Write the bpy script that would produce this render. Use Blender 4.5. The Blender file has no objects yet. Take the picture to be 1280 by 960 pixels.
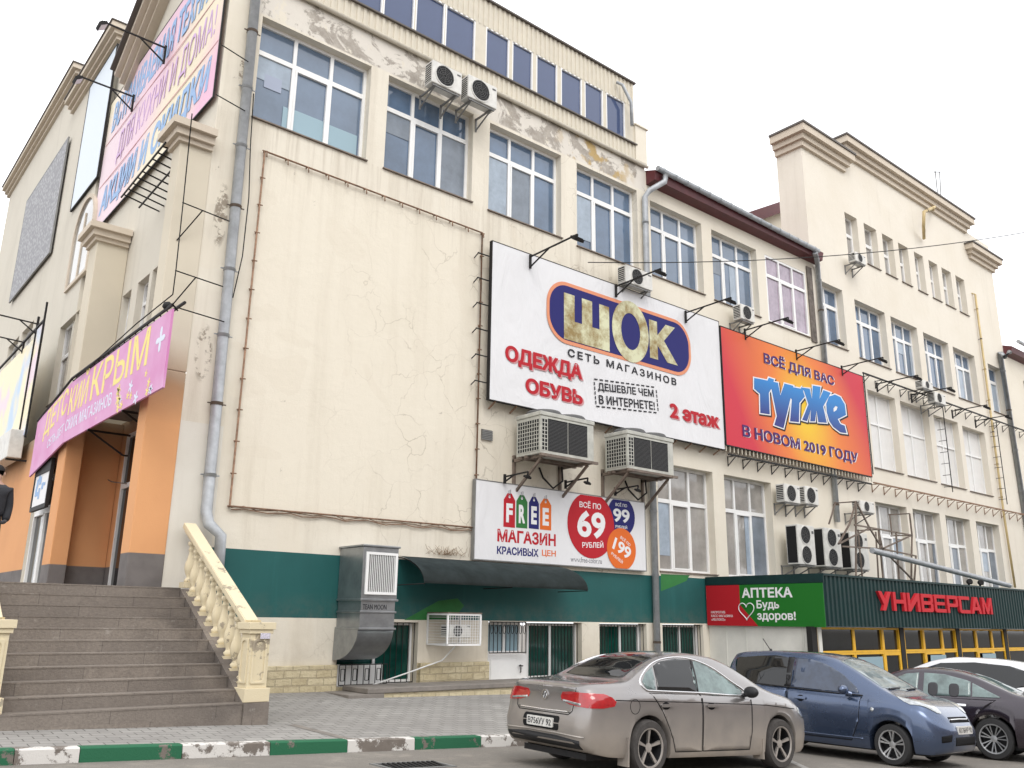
import bpy, bmesh, math, random
from mathutils import Vector, Matrix
from mathutils.bvhtree import BVHTree
from mathutils.geometry import tessellate_polygon, delaunay_2d_cdt

random.seed(7)
scene = bpy.context.scene
COL = scene.collection
R = math.radians

# ------------------------------------------------------------------ camera
def cam_axes(a, b, c):
    ca, sa, cb, sb = math.cos(a), math.sin(a), math.cos(b), math.sin(b)
    f = Vector((sa*cb, ca*cb, sb)); r0 = Vector((ca, -sa, 0)); u0 = Vector((-sa*sb, -ca*sb, cb))
    r = r0*math.cos(c) + u0*math.sin(c); u = -r0*math.sin(c) + u0*math.cos(c)
    return r, u, f
FPX = 1087.117
EYE = 1.5
CR, CU, CF = cam_axes(R(39.59219), R(15.23533), R(0.82172))
cam_d = bpy.data.cameras.new('camera'); cam = bpy.data.objects.new('camera', cam_d); COL.objects.link(cam)
mw = Matrix.Identity(4)
for i in range(3):
    mw[i][0] = CR[i]; mw[i][1] = CU[i]; mw[i][2] = -CF[i]
mw[2][3] = EYE
cam.matrix_world = mw
cam_d.sensor_width = 36.0; cam_d.lens = FPX/1280*36.0
cam_d.clip_start = 0.1; cam_d.clip_end = 2000
scene.camera = cam

# ------------------------------------------------------------------ overcast sky, soft sun, exposure
SUN_EL, SUN_AZ = R(48), R(205)        # azimuth clockwise from +Y
world = bpy.data.worlds.new('World'); scene.world = world; world.use_nodes = True
nt = world.node_tree; nt.nodes.clear()
sky = nt.nodes.new('ShaderNodeTexSky'); sky.sky_type = 'NISHITA'; sky.sun_disc = False
sky.sun_elevation = SUN_EL; sky.sun_rotation = SUN_AZ
sky.air_density = 1.0; sky.dust_density = 3.0; sky.ozone_density = 1.0
hsv = nt.nodes.new('ShaderNodeHueSaturation'); hsv.inputs['Saturation'].default_value = 0.22
bg = nt.nodes.new('ShaderNodeBackground'); bg.inputs['Strength'].default_value = 0.15
wo = nt.nodes.new('ShaderNodeOutputWorld')
cl = nt.nodes.new('ShaderNodeMix'); cl.data_type = 'RGBA'; cl.inputs['B'].default_value = (13.0, 13.1, 13.4, 1)   # even overcast cloud layer
cn = nt.nodes.new('ShaderNodeTexNoise'); cn.inputs['Scale'].default_value = 1.6; cn.inputs['Detail'].default_value = 4
cm = nt.nodes.new('ShaderNodeMapRange'); cm.inputs['To Min'].default_value = 0.62; cm.inputs['To Max'].default_value = 0.98
tc = nt.nodes.new('ShaderNodeTexCoord'); nt.links.new(tc.outputs['Generated'], cn.inputs['Vector']); nt.links.new(cn.outputs['Fac'], cm.inputs['Value']); nt.links.new(cm.outputs[0], cl.inputs['Factor'])
nt.links.new(sky.outputs[0], hsv.inputs['Color']); nt.links.new(hsv.outputs[0], cl.inputs['A']); nt.links.new(cl.outputs['Result'], bg.inputs['Color']); nt.links.new(bg.outputs[0], wo.inputs['Surface'])
sun_d = bpy.data.lights.new('sun', 'SUN'); sun_d.energy = 0.9; sun_d.angle = R(25); sun_d.color = (1.0, 0.96, 0.9)
sun = bpy.data.objects.new('sun', sun_d); COL.objects.link(sun)
sv = Vector((math.sin(SUN_AZ)*math.cos(SUN_EL), math.cos(SUN_AZ)*math.cos(SUN_EL), math.sin(SUN_EL)))
sun.rotation_euler = sv.to_track_quat('Z', 'Y').to_euler(); sun.location = sv*60
vs = scene.view_settings
vs.view_transform = 'Standard'; vs.look = 'None'; vs.gamma = 1.0; vs.use_curve_mapping = False
vs.exposure = 0.12

# ------------------------------------------------------------------ pixel of the 1280x960 photograph -> point on a real plane
def ray(x, y):
    return CF + CR*((x-640)/FPX) - CU*((y-480)/FPX)
def F(x, y, Y=16.0):
    r = ray(x, y); q = r*(Y/r.y); q.z += EYE; return q
def FX(x, y, X):
    r = ray(x, y); q = r*(X/r.x); q.z += EYE; return q
def zr(X):                                  # road height
    X = max(-12, min(22, X)); return 0.08 - 0.045*X
def zf(X):                                  # pavement height at the facade
    return 0.16 - 0.012*(X-7)
def zs(X, Y):                               # pavement height
    t = max(0, min(1, (Y-10.98)/(16-10.98))); return (zr(X)+0.15)*(1-t) + zf(X)*t
def G(x, y):                                # pixel -> road
    r = ray(x, y); t = 10.0
    for _ in range(60):
        t = (zr(r.x*t)-EYE)/r.z
    return Vector((r.x*t, r.y*t, zr(r.x*t)))

# ------------------------------------------------------------------ materials
def mat(name, col, rough=0.6, metal=0.0, spec=0.5, bump=0.0, bscale=40.0, vary=0.0, vscale=3.0, coat=0.0, alpha=None):
    m = bpy.data.materials.new(name); m.use_nodes = True
    n = m.node_tree.nodes; l = m.node_tree.links; p = n['Principled BSDF']
    p.inputs['Base Color'].default_value = (*col, 1); p.inputs['Roughness'].default_value = rough
    p.inputs['Metallic'].default_value = metal; p.inputs['Specular IOR Level'].default_value = spec
    p.inputs['Coat Weight'].default_value = coat; p.inputs['Coat Roughness'].default_value = 0.05
    if bump or vary:
        g = n.new('ShaderNodeTexCoord')
    if vary:
        no = n.new('ShaderNodeTexNoise'); no.inputs['Scale'].default_value = vscale; no.inputs['Detail'].default_value = 7; no.inputs['Roughness'].default_value = 0.65
        l.new(g.outputs['Object'], no.inputs['Vector'])
        mx = n.new('ShaderNodeMix'); mx.data_type = 'RGBA'
        mx.inputs['A'].default_value = (*[c*(1-vary) for c in col], 1); mx.inputs['B'].default_value = (*[min(1, c*(1+vary)) for c in col], 1)
        mr = n.new('ShaderNodeMapRange'); mr.inputs['From Min'].default_value = 0.3; mr.inputs['From Max'].default_value = 0.7
        l.new(no.outputs['Fac'], mr.inputs['Value']); l.new(mr.outputs[0], mx.inputs['Factor']); l.new(mx.outputs['Result'], p.inputs['Base Color'])
    if bump:
        nb = n.new('ShaderNodeTexNoise'); nb.inputs['Scale'].default_value = bscale; nb.inputs['Detail'].default_value = 5
        l.new(g.outputs['Object'], nb.inputs['Vector'])
        b = n.new('ShaderNodeBump'); b.inputs['Strength'].default_value = bump; b.inputs['Distance'].default_value = 0.02
        l.new(nb.outputs['Fac'], b.inputs['Height']); l.new(b.outputs[0], p.inputs['Normal'])
    return m

class NB:                                   # short-hand for building node trees
    def __init__(s, name):
        s.m = bpy.data.materials.new(name); s.m.use_nodes = True
        s.n = s.m.node_tree.nodes; s.l = s.m.node_tree.links; s.p = s.n['Principled BSDF']
        g = s.n.new('ShaderNodeNewGeometry'); s.pos = g.outputs['Position']
        x = s.n.new('ShaderNodeSeparateXYZ'); s.l.new(s.pos, x.inputs[0]); s.x, s.y, s.z = x.outputs
        s.obj = s.n.new('ShaderNodeTexCoord').outputs['Object']
    def set(s, sock, v):
        if hasattr(v, 'is_linked') or hasattr(v, 'node'): s.l.new(v, sock)
        elif isinstance(v, (tuple, list)) and len(v) == 3 and sock.type == 'RGBA': sock.default_value = (*v, 1)
        else: sock.default_value = v
    def noise(s, scale, detail=4, rough=0.55, vec=None, stretch=None, dist=0.0):
        t = s.n.new('ShaderNodeTexNoise'); t.inputs['Scale'].default_value = scale; t.inputs['Detail'].default_value = detail
        t.inputs['Roughness'].default_value = rough; t.inputs['Distortion'].default_value = dist
        v = vec or s.pos
        if stretch:
            mp = s.n.new('ShaderNodeMapping'); mp.inputs['Scale'].default_value = stretch; s.l.new(v, mp.inputs['Vector']); v = mp.outputs[0]
        s.l.new(v, t.inputs['Vector']); return t.outputs['Fac']
    def ramp(s, v, a, b, lo=0.0, hi=1.0):
        r = s.n.new('ShaderNodeMapRange'); s.set(r.inputs['Value'], v)
        for k, q in (('From Min', a), ('From Max', b), ('To Min', lo), ('To Max', hi)): r.inputs[k].default_value = q
        return r.outputs[0]
    def math(s, op, a, b=0.0):
        r = s.n.new('ShaderNodeMath'); r.operation = op; s.set(r.inputs[0], a); s.set(r.inputs[1], b); return r.outputs[0]
    def mix(s, f, a, b):
        r = s.n.new('ShaderNodeMix'); r.data_type = 'RGBA'; s.set(r.inputs['Factor'], f); s.set(r.inputs['A'], a); s.set(r.inputs['B'], b); return r.outputs['Result']
    def bump(s, h, strength=0.3, dist=0.02):
        b = s.n.new('ShaderNodeBump'); b.inputs['Strength'].default_value = strength; b.inputs['Distance'].default_value = dist
        s.l.new(h, b.inputs['Height']); s.l.new(b.outputs[0], s.p.inputs['Normal'])
    def out(s, col, rough=0.8, metal=0.0, spec=0.3):
        s.set(s.p.inputs['Base Color'], col); s.set(s.p.inputs['Roughness'], rough); s.p.inputs['Metallic'].default_value = metal
        s.p.inputs['Specular IOR Level'].default_value = spec; return s.m
    def cracks(s, scale, width, seed=0.0):
        nz = s.n.new('ShaderNodeTexNoise'); nz.inputs['Scale'].default_value = 1.3; nz.inputs['Detail'].default_value = 5; s.l.new(s.pos, nz.inputs['Vector'])
        ad = s.n.new('ShaderNodeVectorMath'); ad.operation = 'MULTIPLY_ADD'; s.l.new(nz.outputs['Color'], ad.inputs[0]); ad.inputs[1].default_value = (0.9, 0.9, 0.9); s.l.new(s.pos, ad.inputs[2])
        v = s.n.new('ShaderNodeTexVoronoi'); v.feature = 'DISTANCE_TO_EDGE'; v.inputs['Scale'].default_value = scale; s.l.new(ad.outputs[0], v.inputs['Vector'])
        return s.ramp(v.outputs['Distance'], 0.0, width, 1.0, 0.0)
    def gate(s, v, a, b, soft):             # 1 between a and b
        return s.math('MULTIPLY', s.ramp(v, a, a+soft), s.ramp(v, b-soft, b, 1.0, 0.0))

def plaster_main():
    s = NB('cream_plaster')
    base, dirt = (0.725, 0.675, 0.575), (0.57, 0.505, 0.395)
    big = s.noise(0.35, 6, 0.6); streak = s.noise(1.0, 6, 0.65, stretch=(2.2, 2.2, 0.16))
    c = s.mix(s.ramp(big, 0.45, 0.75, 0, 0.4), base, dirt)
    c = s.mix(s.ramp(streak, 0.5, 0.75, 0, 0.42), c, (0.42, 0.36, 0.275))
    # faded lighter panel inside the empty frame
    pan = s.math('MULTIPLY', s.gate(s.x, 6.35, 12.1, 0.02), s.gate(s.z, 3.5, 10.9, 0.02))
    c = s.mix(s.math('MULTIPLY', pan, 0.5), c, (0.76, 0.70, 0.58))
    # fine cracks, strongest in the middle and right of the panel
    reg = s.ramp(s.noise(0.22, 3, 0.5), 0.40, 0.5)
    cr = s.math('MULTIPLY', s.cracks(1.25, 0.016), s.ramp(s.noise(0.7, 3), 0.40, 0.55))
    cr = s.math('MULTIPLY', cr, s.ramp(s.x, 7.5, 10.5, 0.0, 0.7))
    cr = s.math('MULTIPLY', cr, s.ramp(s.noise(2.3, 4), 0.35, 0.65, 0.25, 1.0))
    c = s.mix(s.math('MULTIPLY', cr, reg), c, (0.30, 0.25, 0.185))
    # old patch repairs, run-off stains under the window sills
    rp = s.math('MULTIPLY', s.ramp(s.noise(0.55, 2, 0.4, dist=1.2), 0.60, 0.615, 0, 0.5), s.ramp(s.z, 12.5, 11.5))
    c = s.mix(rp, c, (0.70, 0.64, 0.53))
    rn = s.math('MULTIPLY', s.ramp(s.noise(1.0, 5, 0.7, stretch=(7, 7, 0.25)), 0.5, 0.72), s.math('MULTIPLY', s.ramp(s.z, 9.6, 11.55), s.ramp(s.z, 11.6, 11.65, 1, 0)))
    c = s.mix(s.math('MULTIPLY', rn, 0.6), c, (0.36, 0.30, 0.225))
    rn = s.math('MULTIPLY', s.ramp(s.noise(1.0, 5, 0.7, stretch=(5, 5, 0.3)), 0.52, 0.75), s.math('MULTIPLY', s.ramp(s.z, 2.8, 3.5), s.ramp(s.z, 3.5, 5.2, 1, 0)))
    c = s.mix(s.math('MULTIPLY', rn, 0.35), c, (0.42, 0.35, 0.26))
    # lintel strip under the cornice: peeled paint, grey mortar, ochre stain
    strip = s.math('MULTIPLY', s.gate(s.z, 14.16, 15.1, 0.05), s.ramp(s.x, 5.6, 6.0))
    pe = s.ramp(s.noise(1.5, 8, 0.7, stretch=(1, 1, 0.6)), 0.40, 0.44)
    c = s.mix(s.math('MULTIPLY', strip, s.math('MULTIPLY', pe, 0.85)), c, (0.66, 0.62, 0.56))
    gr = s.ramp(s.noise(1.3, 9, 0.72, dist=0.6), 0.50, 0.54, 0, 0.85)
    c = s.mix(s.math('MULTIPLY', strip, gr), c, s.mix(s.ramp(s.noise(4, 6, .7), .35, .65), (0.24, 0.21, 0.18), (0.42, 0.38, 0.33)))
    och = s.math('MULTIPLY', strip, s.math('MULTIPLY', s.gate(s.x, 14.6, 18.0, 0.8), s.ramp(s.noise(1.9, 6), 0.48, 0.56)))
    c = s.mix(och, c, (0.46, 0.33, 0.15))
    for cx, cz, rx, rz in ((5.62, 9.25, .16, .75), (5.58, 6.35, .18, .6), (5.75, 12.6, .1, .5), (5.9, 3.3, .2, 1.1)):   # peeled spots near the corner
        dd = s.math('ADD', s.math('POWER', s.math('DIVIDE', s.math('SUBTRACT', s.x, cx), rx), 2.0), s.math('POWER', s.math('DIVIDE', s.math('SUBTRACT', s.z, cz), rz), 2.0))
        c = s.mix(s.math('MULTIPLY', s.ramp(dd, 1.0, .5), s.ramp(s.noise(3.5, 8, .75), .49, .53, 0, .9)), c, (0.27, 0.225, 0.175))
    # small knocks and chipped spots
    ch = s.ramp(s.noise(2.6, 9, 0.78), 0.665, 0.70)
    c = s.mix(s.math('MULTIPLY', ch, 0.7), c, (0.24, 0.20, 0.16))
    # dirt splash over the base
    low = s.math('MULTIPLY', s.ramp(s.z, 1.6, 0.2), s.ramp(s.noise(2.2, 6), 0.4, 0.7))
    c = s.mix(s.math('MULTIPLY', low, 0.45), c, (0.36, 0.31, 0.24))
    h = s.math('ADD', s.noise(70, 3), s.math('MULTIPLY', s.noise(3.5, 6, 0.6), 2.2))
    h = s.math('SUBTRACT', h, s.math('MULTIPLY', s.math('MULTIPLY', strip, gr), 1.5))
    s.bump(h, 0.35, 0.02)
    return s.out(c, 0.88)

def plaster(name, base, dirt, streaks=0.22, bumps=0.25):
    s = NB(name)
    c = s.mix(s.ramp(s.noise(0.4, 6, 0.6), 0.45, 0.75, 0, 0.4), base, dirt)
    c = s.mix(s.ramp(s.noise(1.0, 6, 0.65, stretch=(2, 2, 0.14)), 0.56, 0.8, 0, streaks), c, tuple(q*0.72 for q in dirt))
    c = s.mix(s.ramp(s.noise(2.4, 9, 0.75), 0.71, 0.74, 0, 0.5), c, tuple(q*0.5 for q in dirt))
    s.bump(s.math('ADD', s.noise(60, 3), s.math('MULTIPLY', s.noise(3, 5), 2)), bumps, 0.02)
    return s.out(c, 0.88)

def pier_paint():                           # grey foot, orange shaft, sprayed fade to cream above
    s = NB('portico_paint')
    wob = s.math('MULTIPLY', s.math('SUBTRACT', s.noise(0.9, 3), 0.5), 0.5)
    zz = s.math('ADD', s.z, wob)
    ora = s.mix(s.ramp(s.noise(0.8, 6), 0.4, 0.75, 0, 0.4), (0.68, 0.345, 0.16), (0.56, 0.27, 0.125))
    crm = s.mix(s.ramp(s.noise(0.5, 6), 0.4, 0.75, 0, 0.5), (0.62, 0.56, 0.45), (0.48, 0.43, 0.34))
    tr = s.mix(s.ramp(zz, 5.6, 6.6), (0.34, 0.22, 0.13), crm)
    c = s.mix(s.ramp(zz, 4.9, 5.8), ora, tr)
    fo = s.mix(s.ramp(s.noise(2, 6), 0.4, 0.7), (0.17, 0.155, 0.15), (0.12, 0.11, 0.105))
    c = s.mix(s.ramp(s.z, 2.545, 2.56), fo, c)
    s.bump(s.noise(50, 4), 0.2, 0.02)
    return s.out(c, 0.85)

def paving():
    s = NB('paving_slabs')
    mp = s.n.new('ShaderNodeMapping'); mp.inputs['Rotation'].default_value = (0, 0, R(4)); s.l.new(s.pos, mp.inputs['Vector'])
    b = s.n.new('ShaderNodeTexBrick'); s.l.new(mp.outputs[0], b.inputs['Vector'])
    b.inputs['Scale'].default_value = 1.0; b.inputs['Brick Width'].default_value = 0.26; b.inputs['Row Height'].default_value = 0.2; b.inputs['Mortar Size'].default_value = 0.007
    b.inputs['Color1'].default_value = (0.33, 0.32, 0.30, 1); b.inputs['Color2'].default_value = (0.275, 0.265, 0.25, 1); b.inputs['Mortar'].default_value = (0.09, 0.085, 0.08, 1)
    c = s.mix(s.ramp(s.noise(0.8, 7, 0.7), 0.4, 0.7, 0, 0.65), b.outputs['Color'], (0.19, 0.18, 0.17))
    c = s.mix(s.ramp(s.noise(2.6, 8, 0.75), 0.6, 0.68, 0, 0.6), c, (0.12, 0.11, 0.10))
    s.bump(s.math('ADD', s.math('MULTIPLY', b.outputs['Fac'], -1.0), s.math('MULTIPLY', s.noise(60, 3), 0.3)), 0.5, 0.012)
    return s.out(c, 0.85)

def asphalt():
    s = NB('asphalt')
    c = s.mix(s.ramp(s.noise(90, 3), 0.35, 0.7), (0.16, 0.147, 0.13), (0.27, 0.25, 0.222))
    c = s.mix(s.ramp(s.noise(0.5, 7, 0.65), 0.4, 0.7, 0, 0.6), c, (0.15, 0.135, 0.12))
    c = s.mix(s.ramp(s.noise(2.5, 7, 0.7), 0.52, 0.7, 0, 0.6), c, (0.31, 0.28, 0.24))
    s.bump(s.noise(120, 4), 0.5, 0.01)
    return s.out(c, 0.9)

def stone_steps():
    s = NB('worn_stone')
    b = s.n.new('ShaderNodeTexNoise')
    c = s.mix(s.ramp(s.noise(0.7, 7, 0.65), 0.35, 0.75), (0.22, 0.188, 0.16), (0.315, 0.275, 0.235))
    c = s.mix(s.ramp(s.noise(25, 4), 0.4, 0.75, 0, 0.45), c, (0.10, 0.085, 0.075))
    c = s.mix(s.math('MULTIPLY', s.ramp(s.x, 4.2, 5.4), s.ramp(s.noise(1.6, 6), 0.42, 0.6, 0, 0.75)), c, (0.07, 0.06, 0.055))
    st = s.math('FLOOR', s.math('DIVIDE', s.math('ADD', s.z, 0.01), 0.164)); cell = s.math('FLOOR', s.math('ADD', s.math('MULTIPLY', s.x, 0.72), s.math('MULTIPLY', st, 0.37)))
    wn = s.n.new('ShaderNodeTexWhiteNoise'); wn.noise_dimensions = '2D'; cv = s.n.new('ShaderNodeCombineXYZ'); s.l.new(cell, cv.inputs[0]); s.l.new(st, cv.inputs[1]); s.l.new(cv.outputs[0], wn.inputs['Vector'])
    c = s.mix(s.ramp(wn.outputs['Value'], 0, 1, 0, .5), c, (0.15, 0.13, 0.115))
    fr = s.math('FRACT', s.math('ADD', s.math('MULTIPLY', s.x, 0.72), s.math('MULTIPLY', st, 0.37))); c = s.mix(s.ramp(fr, 0.008, 0.0, 0, .8), c, (0.05, 0.045, 0.04))
    c = s.mix(s.ramp(s.noise(3.2, 8, .75), .6, .68, 0, .5), c, (0.40, 0.37, 0.33))
    s.bump(s.math('ADD', s.noise(40, 5), s.math('MULTIPLY', s.noise(5, 5, .7), 1.5)), 0.45, 0.012)
    return s.out(c, 0.85)

def peeled(name, col, under=(0.22, 0.19, 0.165), lo=0.5):
    s = NB(name)
    f = s.ramp(s.noise(3.2, 9, 0.72), lo, lo+0.035)
    c = s.mix(f, col, s.mix(s.noise(9, 4), tuple(u*0.6 for u in under), under))
    s.bump(s.math('SUBTRACT', s.noise(60, 3), s.math('MULTIPLY', f, 2)), 0.3, 0.01)
    return s.out(c, 0.75)

def rough_blocks():
    s = NB('split_stone_blocks')
    nz = s.n.new('ShaderNodeTexNoise'); nz.inputs['Scale'].default_value = 3.5; s.l.new(s.pos, nz.inputs['Vector']); ad = s.n.new('ShaderNodeVectorMath'); ad.operation = 'MULTIPLY_ADD'; s.l.new(nz.outputs['Color'], ad.inputs[0]); ad.inputs[1].default_value = (0.09, 0.09, 0.05); s.l.new(s.pos, ad.inputs[2])
    mp = s.n.new('ShaderNodeMapping'); mp.inputs['Rotation'].default_value = (R(90), 0, 0); s.l.new(ad.outputs[0], mp.inputs['Vector'])
    b = s.n.new('ShaderNodeTexBrick'); s.l.new(mp.outputs[0], b.inputs['Vector'])
    b.inputs['Scale'].default_value = 1.0; b.inputs['Brick Width'].default_value = 0.33; b.inputs['Row Height'].default_value = 0.14; b.inputs['Mortar Size'].default_value = 0.012
    b.inputs['Color1'].default_value = (0.62, 0.545, 0.37, 1); b.inputs['Color2'].default_value = (0.54, 0.465, 0.30, 1); b.inputs['Mortar'].default_value = (0.44, 0.38, 0.26, 1)
    c = s.mix(s.ramp(s.noise(7, 7, 0.7), 0.45, 0.7, 0, 0.6), b.outputs['Color'], (0.36, 0.29, 0.18))
    s.bump(s.math('ADD', s.math('MULTIPLY', b.outputs['Fac'], -0.8), s.noise(14, 6, 0.65)), 0.9, 0.035)
    return s.out(c, 0.9)

def car_paint(name, col, dust, metal=0.55, dustz=(0.15, 0.75), cover=0.75):
    s = NB(name)
    o = s.n.new('ShaderNodeSeparateXYZ'); s.l.new(s.obj, o.inputs[0])
    d = s.math('MULTIPLY', s.ramp(o.outputs[2], dustz[1], dustz[0], 0, cover), s.ramp(s.noise(3.5, 6, 0.6, vec=s.obj), 0.25, 0.6, 0.55, 1.0))
    d2 = s.math('MAXIMUM', d, s.ramp(s.noise(2.0, 6, 0.6, vec=s.obj), 0.35, 0.8, 0.0, 0.2*cover))
    s.set(s.p.inputs['Metallic'], s.ramp(d2, 0, 1, metal, 0.0))
    s.set(s.p.inputs['Coat Weight'], s.ramp(d2, 0, 0.8, 1.0, 0.0)); s.p.inputs['Coat Roughness'].default_value = 0.06
    c = s.mix(d2, col, dust)
    s.set(s.p.inputs['Base Color'], c); s.set(s.p.inputs['Roughness'], s.ramp(d2, 0, 1, 0.26, 0.85))
    return s.m

M = {}
M['wall'] = plaster_main()
M['wing'] = plaster('cream_plaster_wing', (0.73, 0.68, 0.58), (0.60, 0.53, 0.415), 0.32)
M['tower'] = plaster('pale_plaster_tower', (0.73, 0.68, 0.59), (0.62, 0.555, 0.445), 0.34)
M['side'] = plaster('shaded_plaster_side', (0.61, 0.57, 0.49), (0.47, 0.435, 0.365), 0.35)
M['trim'] = plaster('cornice_plaster', (0.60, 0.525, 0.43), (0.46, 0.39, 0.31), 0.2)
M['white_wall'] = plaster('whitewashed_plaster', (0.70, 0.67, 0.60), (0.52, 0.48, 0.41), 0.2)
M['pier'] = pier_paint()
def green_band():
    s = NB('dark_green_paint')
    c = s.mix(s.ramp(s.noise(0.9, 6), 0.4, 0.75, 0, 0.6), (0.016, 0.10, 0.096), (0.012, 0.072, 0.07))
    c = s.mix(s.ramp(s.noise(5, 8, 0.7), 0.66, 0.72, 0, 0.6), c, (0.16, 0.20, 0.18))
    c = s.mix(s.math('MULTIPLY', s.ramp(s.z, 2.0, 1.5), s.ramp(s.noise(3, 7, .7), .4, .65, 0, .5)), c, (0.12, 0.13, 0.11))
    c = s.mix(s.ramp(s.noise(1.0, 6, .65, stretch=(3, 3, .2)), .55, .75, 0, .4), c, (0.03, 0.16, 0.15))
    s.bump(s.noise(60, 4), 0.25, 0.01)
    return s.out(c, 0.55)
M['green'] = green_band()
M['fresh_green'] = mat('fresh_green_paint', (0.02, 0.17, 0.035), 0.6, bump=0.1, vary=0.15)
M['pave'] = paving(); M['road'] = asphalt(); M['step'] = stone_steps(); M['blocks'] = rough_blocks()
M['kerb_w'] = peeled('peeling_white_paint', (0.62, 0.60, 0.57), lo=0.50)
M['kerb_g'] = peeled('green_kerb_paint', (0.022, 0.125, 0.062), lo=0.57)
M['balus'] = peeled('old_cream_stone_paint', (0.66, 0.575, 0.40), (0.42, 0.36, 0.27), lo=0.58)
M['slab'] = mat('dark_concrete_slab', (0.20, 0.18, 0.16), 0.85, bump=0.3, vary=0.25)
M['pvc'] = mat('white_pvc', (0.78, 0.78, 0.77), 0.4, vary=0.06, vscale=1.5)
M['glass'] = mat('blue_window_glass', (0.085, 0.135, 0.215), 0.04, spec=0.9, vary=0.45, vscale=0.45)
M['glass_deep'] = mat('deep_blue_window_glass', (0.06, 0.10, 0.165), 0.03, spec=0.9, vary=0.5, vscale=0.6)
M['glass_clear'] = mat('clear_blue_window_glass', (0.12, 0.17, 0.245), 0.05, spec=0.9, vary=0.35, vscale=0.35)
M['glass_film'] = mat('blue_film_glass', (0.06, 0.085, 0.17), 0.06, spec=0.6, vary=0.12, vscale=0.6)
M['glass_grey'] = mat('grey_window_glass', (0.32, 0.305, 0.285), 0.04, spec=0.8, vary=0.4, vscale=0.7)  # reflection of the building opposite is put into the grey base
M['glass_dark'] = mat('dark_window_glass', (0.014, 0.016, 0.017), 0.05, spec=0.35, vary=0.4, vscale=0.8)
M['glass_green'] = mat('green_lined_glass', (0.006, 0.05, 0.038), 0.06, spec=0.55, vary=0.5, vscale=2.5)
M['curtain'] = mat('lilac_curtain_glass', (0.33, 0.27, 0.33), 0.15, spec=0.6, vary=0.3, vscale=2)
M['blind'] = mat('white_blind', (0.70, 0.69, 0.67), 0.5, vary=0.05)
M['film_light'] = mat('pale_blue_board', (0.26, 0.38, 0.44), 0.15, spec=0.6)
M['dark'] = mat('dark_void', (0.02, 0.02, 0.022), 0.8)
M['sill'] = mat('rusty_sill_metal', (0.16, 0.125, 0.10), 0.7, vary=0.4)
M['zinc'] = mat('painted_zinc_pipe', (0.40, 0.42, 0.44), 0.5, metal=0.25, vary=0.2, vscale=4)
M['galv'] = mat('galvanised_sheet', (0.31, 0.325, 0.335), 0.33, metal=0.8, vary=0.22, vscale=3, bump=0.08, bscale=6)
M['iron'] = mat('black_iron', (0.02, 0.019, 0.019), 0.6, spec=0.2)
M['rust'] = mat('rusty_iron', (0.25, 0.15, 0.095), 0.85, vary=0.45, vscale=12)
M['greysteel'] = mat('grey_steel', (0.22, 0.22, 0.215), 0.55, metal=0.4, vary=0.2)
M['redmetal'] = mat('dark_red_metal', (0.10, 0.018, 0.022), 0.5, vary=0.2)
M['siding'] = mat('beige_steel_siding', (0.58, 0.53, 0.43), 0.5, vary=0.07)
M['capdark'] = mat('dark_flashing', (0.10, 0.085, 0.075), 0.6)
M['ac'] = mat('aged_white_ac_casing', (0.62, 0.61, 0.575), 0.5, vary=0.14, vscale=5)
M['chiller'] = mat('weathered_grey_casing', (0.44, 0.44, 0.395), 0.5, vary=0.2, vscale=4)
M['acgrille'] = mat('grey_fan_grille', (0.09, 0.09, 0.09), 0.6)
M['acdark'] = mat('dark_coil', (0.02, 0.02, 0.021), 0.7, spec=0.15, bump=0.3, bscale=200)
def vinyl():
    s = NB('white_banner_vinyl')
    c = s.mix(s.ramp(s.noise(0.5, 6, .65), .45, .8, 0, .35), (0.70, 0.70, 0.715), (0.58, 0.575, 0.57))
    c = s.mix(s.ramp(s.noise(1.0, 6, .7, stretch=(3, 3, .2)), .6, .8, 0, .25), c, (0.5, 0.48, 0.45))
    s.bump(s.noise(0.9, 4, .6, stretch=(1, 1, .45), dist=1.5), .9, .06); return s.out(c, .5)
M['bn_white'] = vinyl()
M['pale_curtain'] = mat('pale_curtain', (0.30, 0.36, 0.43), .3, spec=.6, vary=.25, vscale=2)  # this and the next: strip colours of the painted pane reflections
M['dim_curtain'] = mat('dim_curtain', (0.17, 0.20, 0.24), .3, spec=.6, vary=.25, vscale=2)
M['yellow'] = mat('yellow_frame_paint', (0.75, 0.42, 0.02), 0.5, vary=0.12)
M['gasy'] = mat('yellow_gas_pipe', (0.52, 0.40, 0.20), 0.55, vary=0.2)
M['fascia'] = mat('dark_green_profile_sheet', (0.006, 0.028, 0.028), 0.5, spec=0.25, vary=0.15)
M['awning'] = mat('smoky_polycarbonate', (0.13, 0.165, 0.17), 0.3, spec=0.6, vary=0.25, vscale=3)
M['siding_w'] = mat('white_wall_panels', (0.66, 0.65, 0.60), 0.6, vary=0.1, vscale=1.5)

# ------------------------------------------------------------------ scene-graph helpers
WL = {}                                     # world origin of every root and part
def thing(name, label, cat, loc, group=None, rot=None):
    o = bpy.data.objects.new(name, None); COL.objects.link(o); o.empty_display_size = 0.2
    o.location = loc; o['label'] = label; o['category'] = cat
    if rot: o.rotation_euler = rot
    if group: o['group'] = group
    WL[o.name] = Vector(loc); return o
def mesh_obj(name, bm, mats, smooth=False, bevel=0.0):
    me = bpy.data.meshes.new(name)
    if smooth is not False:
        for f in bm.faces: f.smooth = True
    bm.to_mesh(me); bm.free()
    for m in (mats if isinstance(mats, (list, tuple)) else [mats]): me.materials.append(m)
    if smooth not in (False, True): me.set_sharp_from_angle(angle=R(smooth))
    o = bpy.data.objects.new(name, me); COL.objects.link(o)
    if bevel:
        md = o.modifiers.new('bevel', 'BEVEL'); md.width = bevel; md.segments = 2; md.limit_method = 'ANGLE'; md.angle_limit = R(40)
    return o
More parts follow.
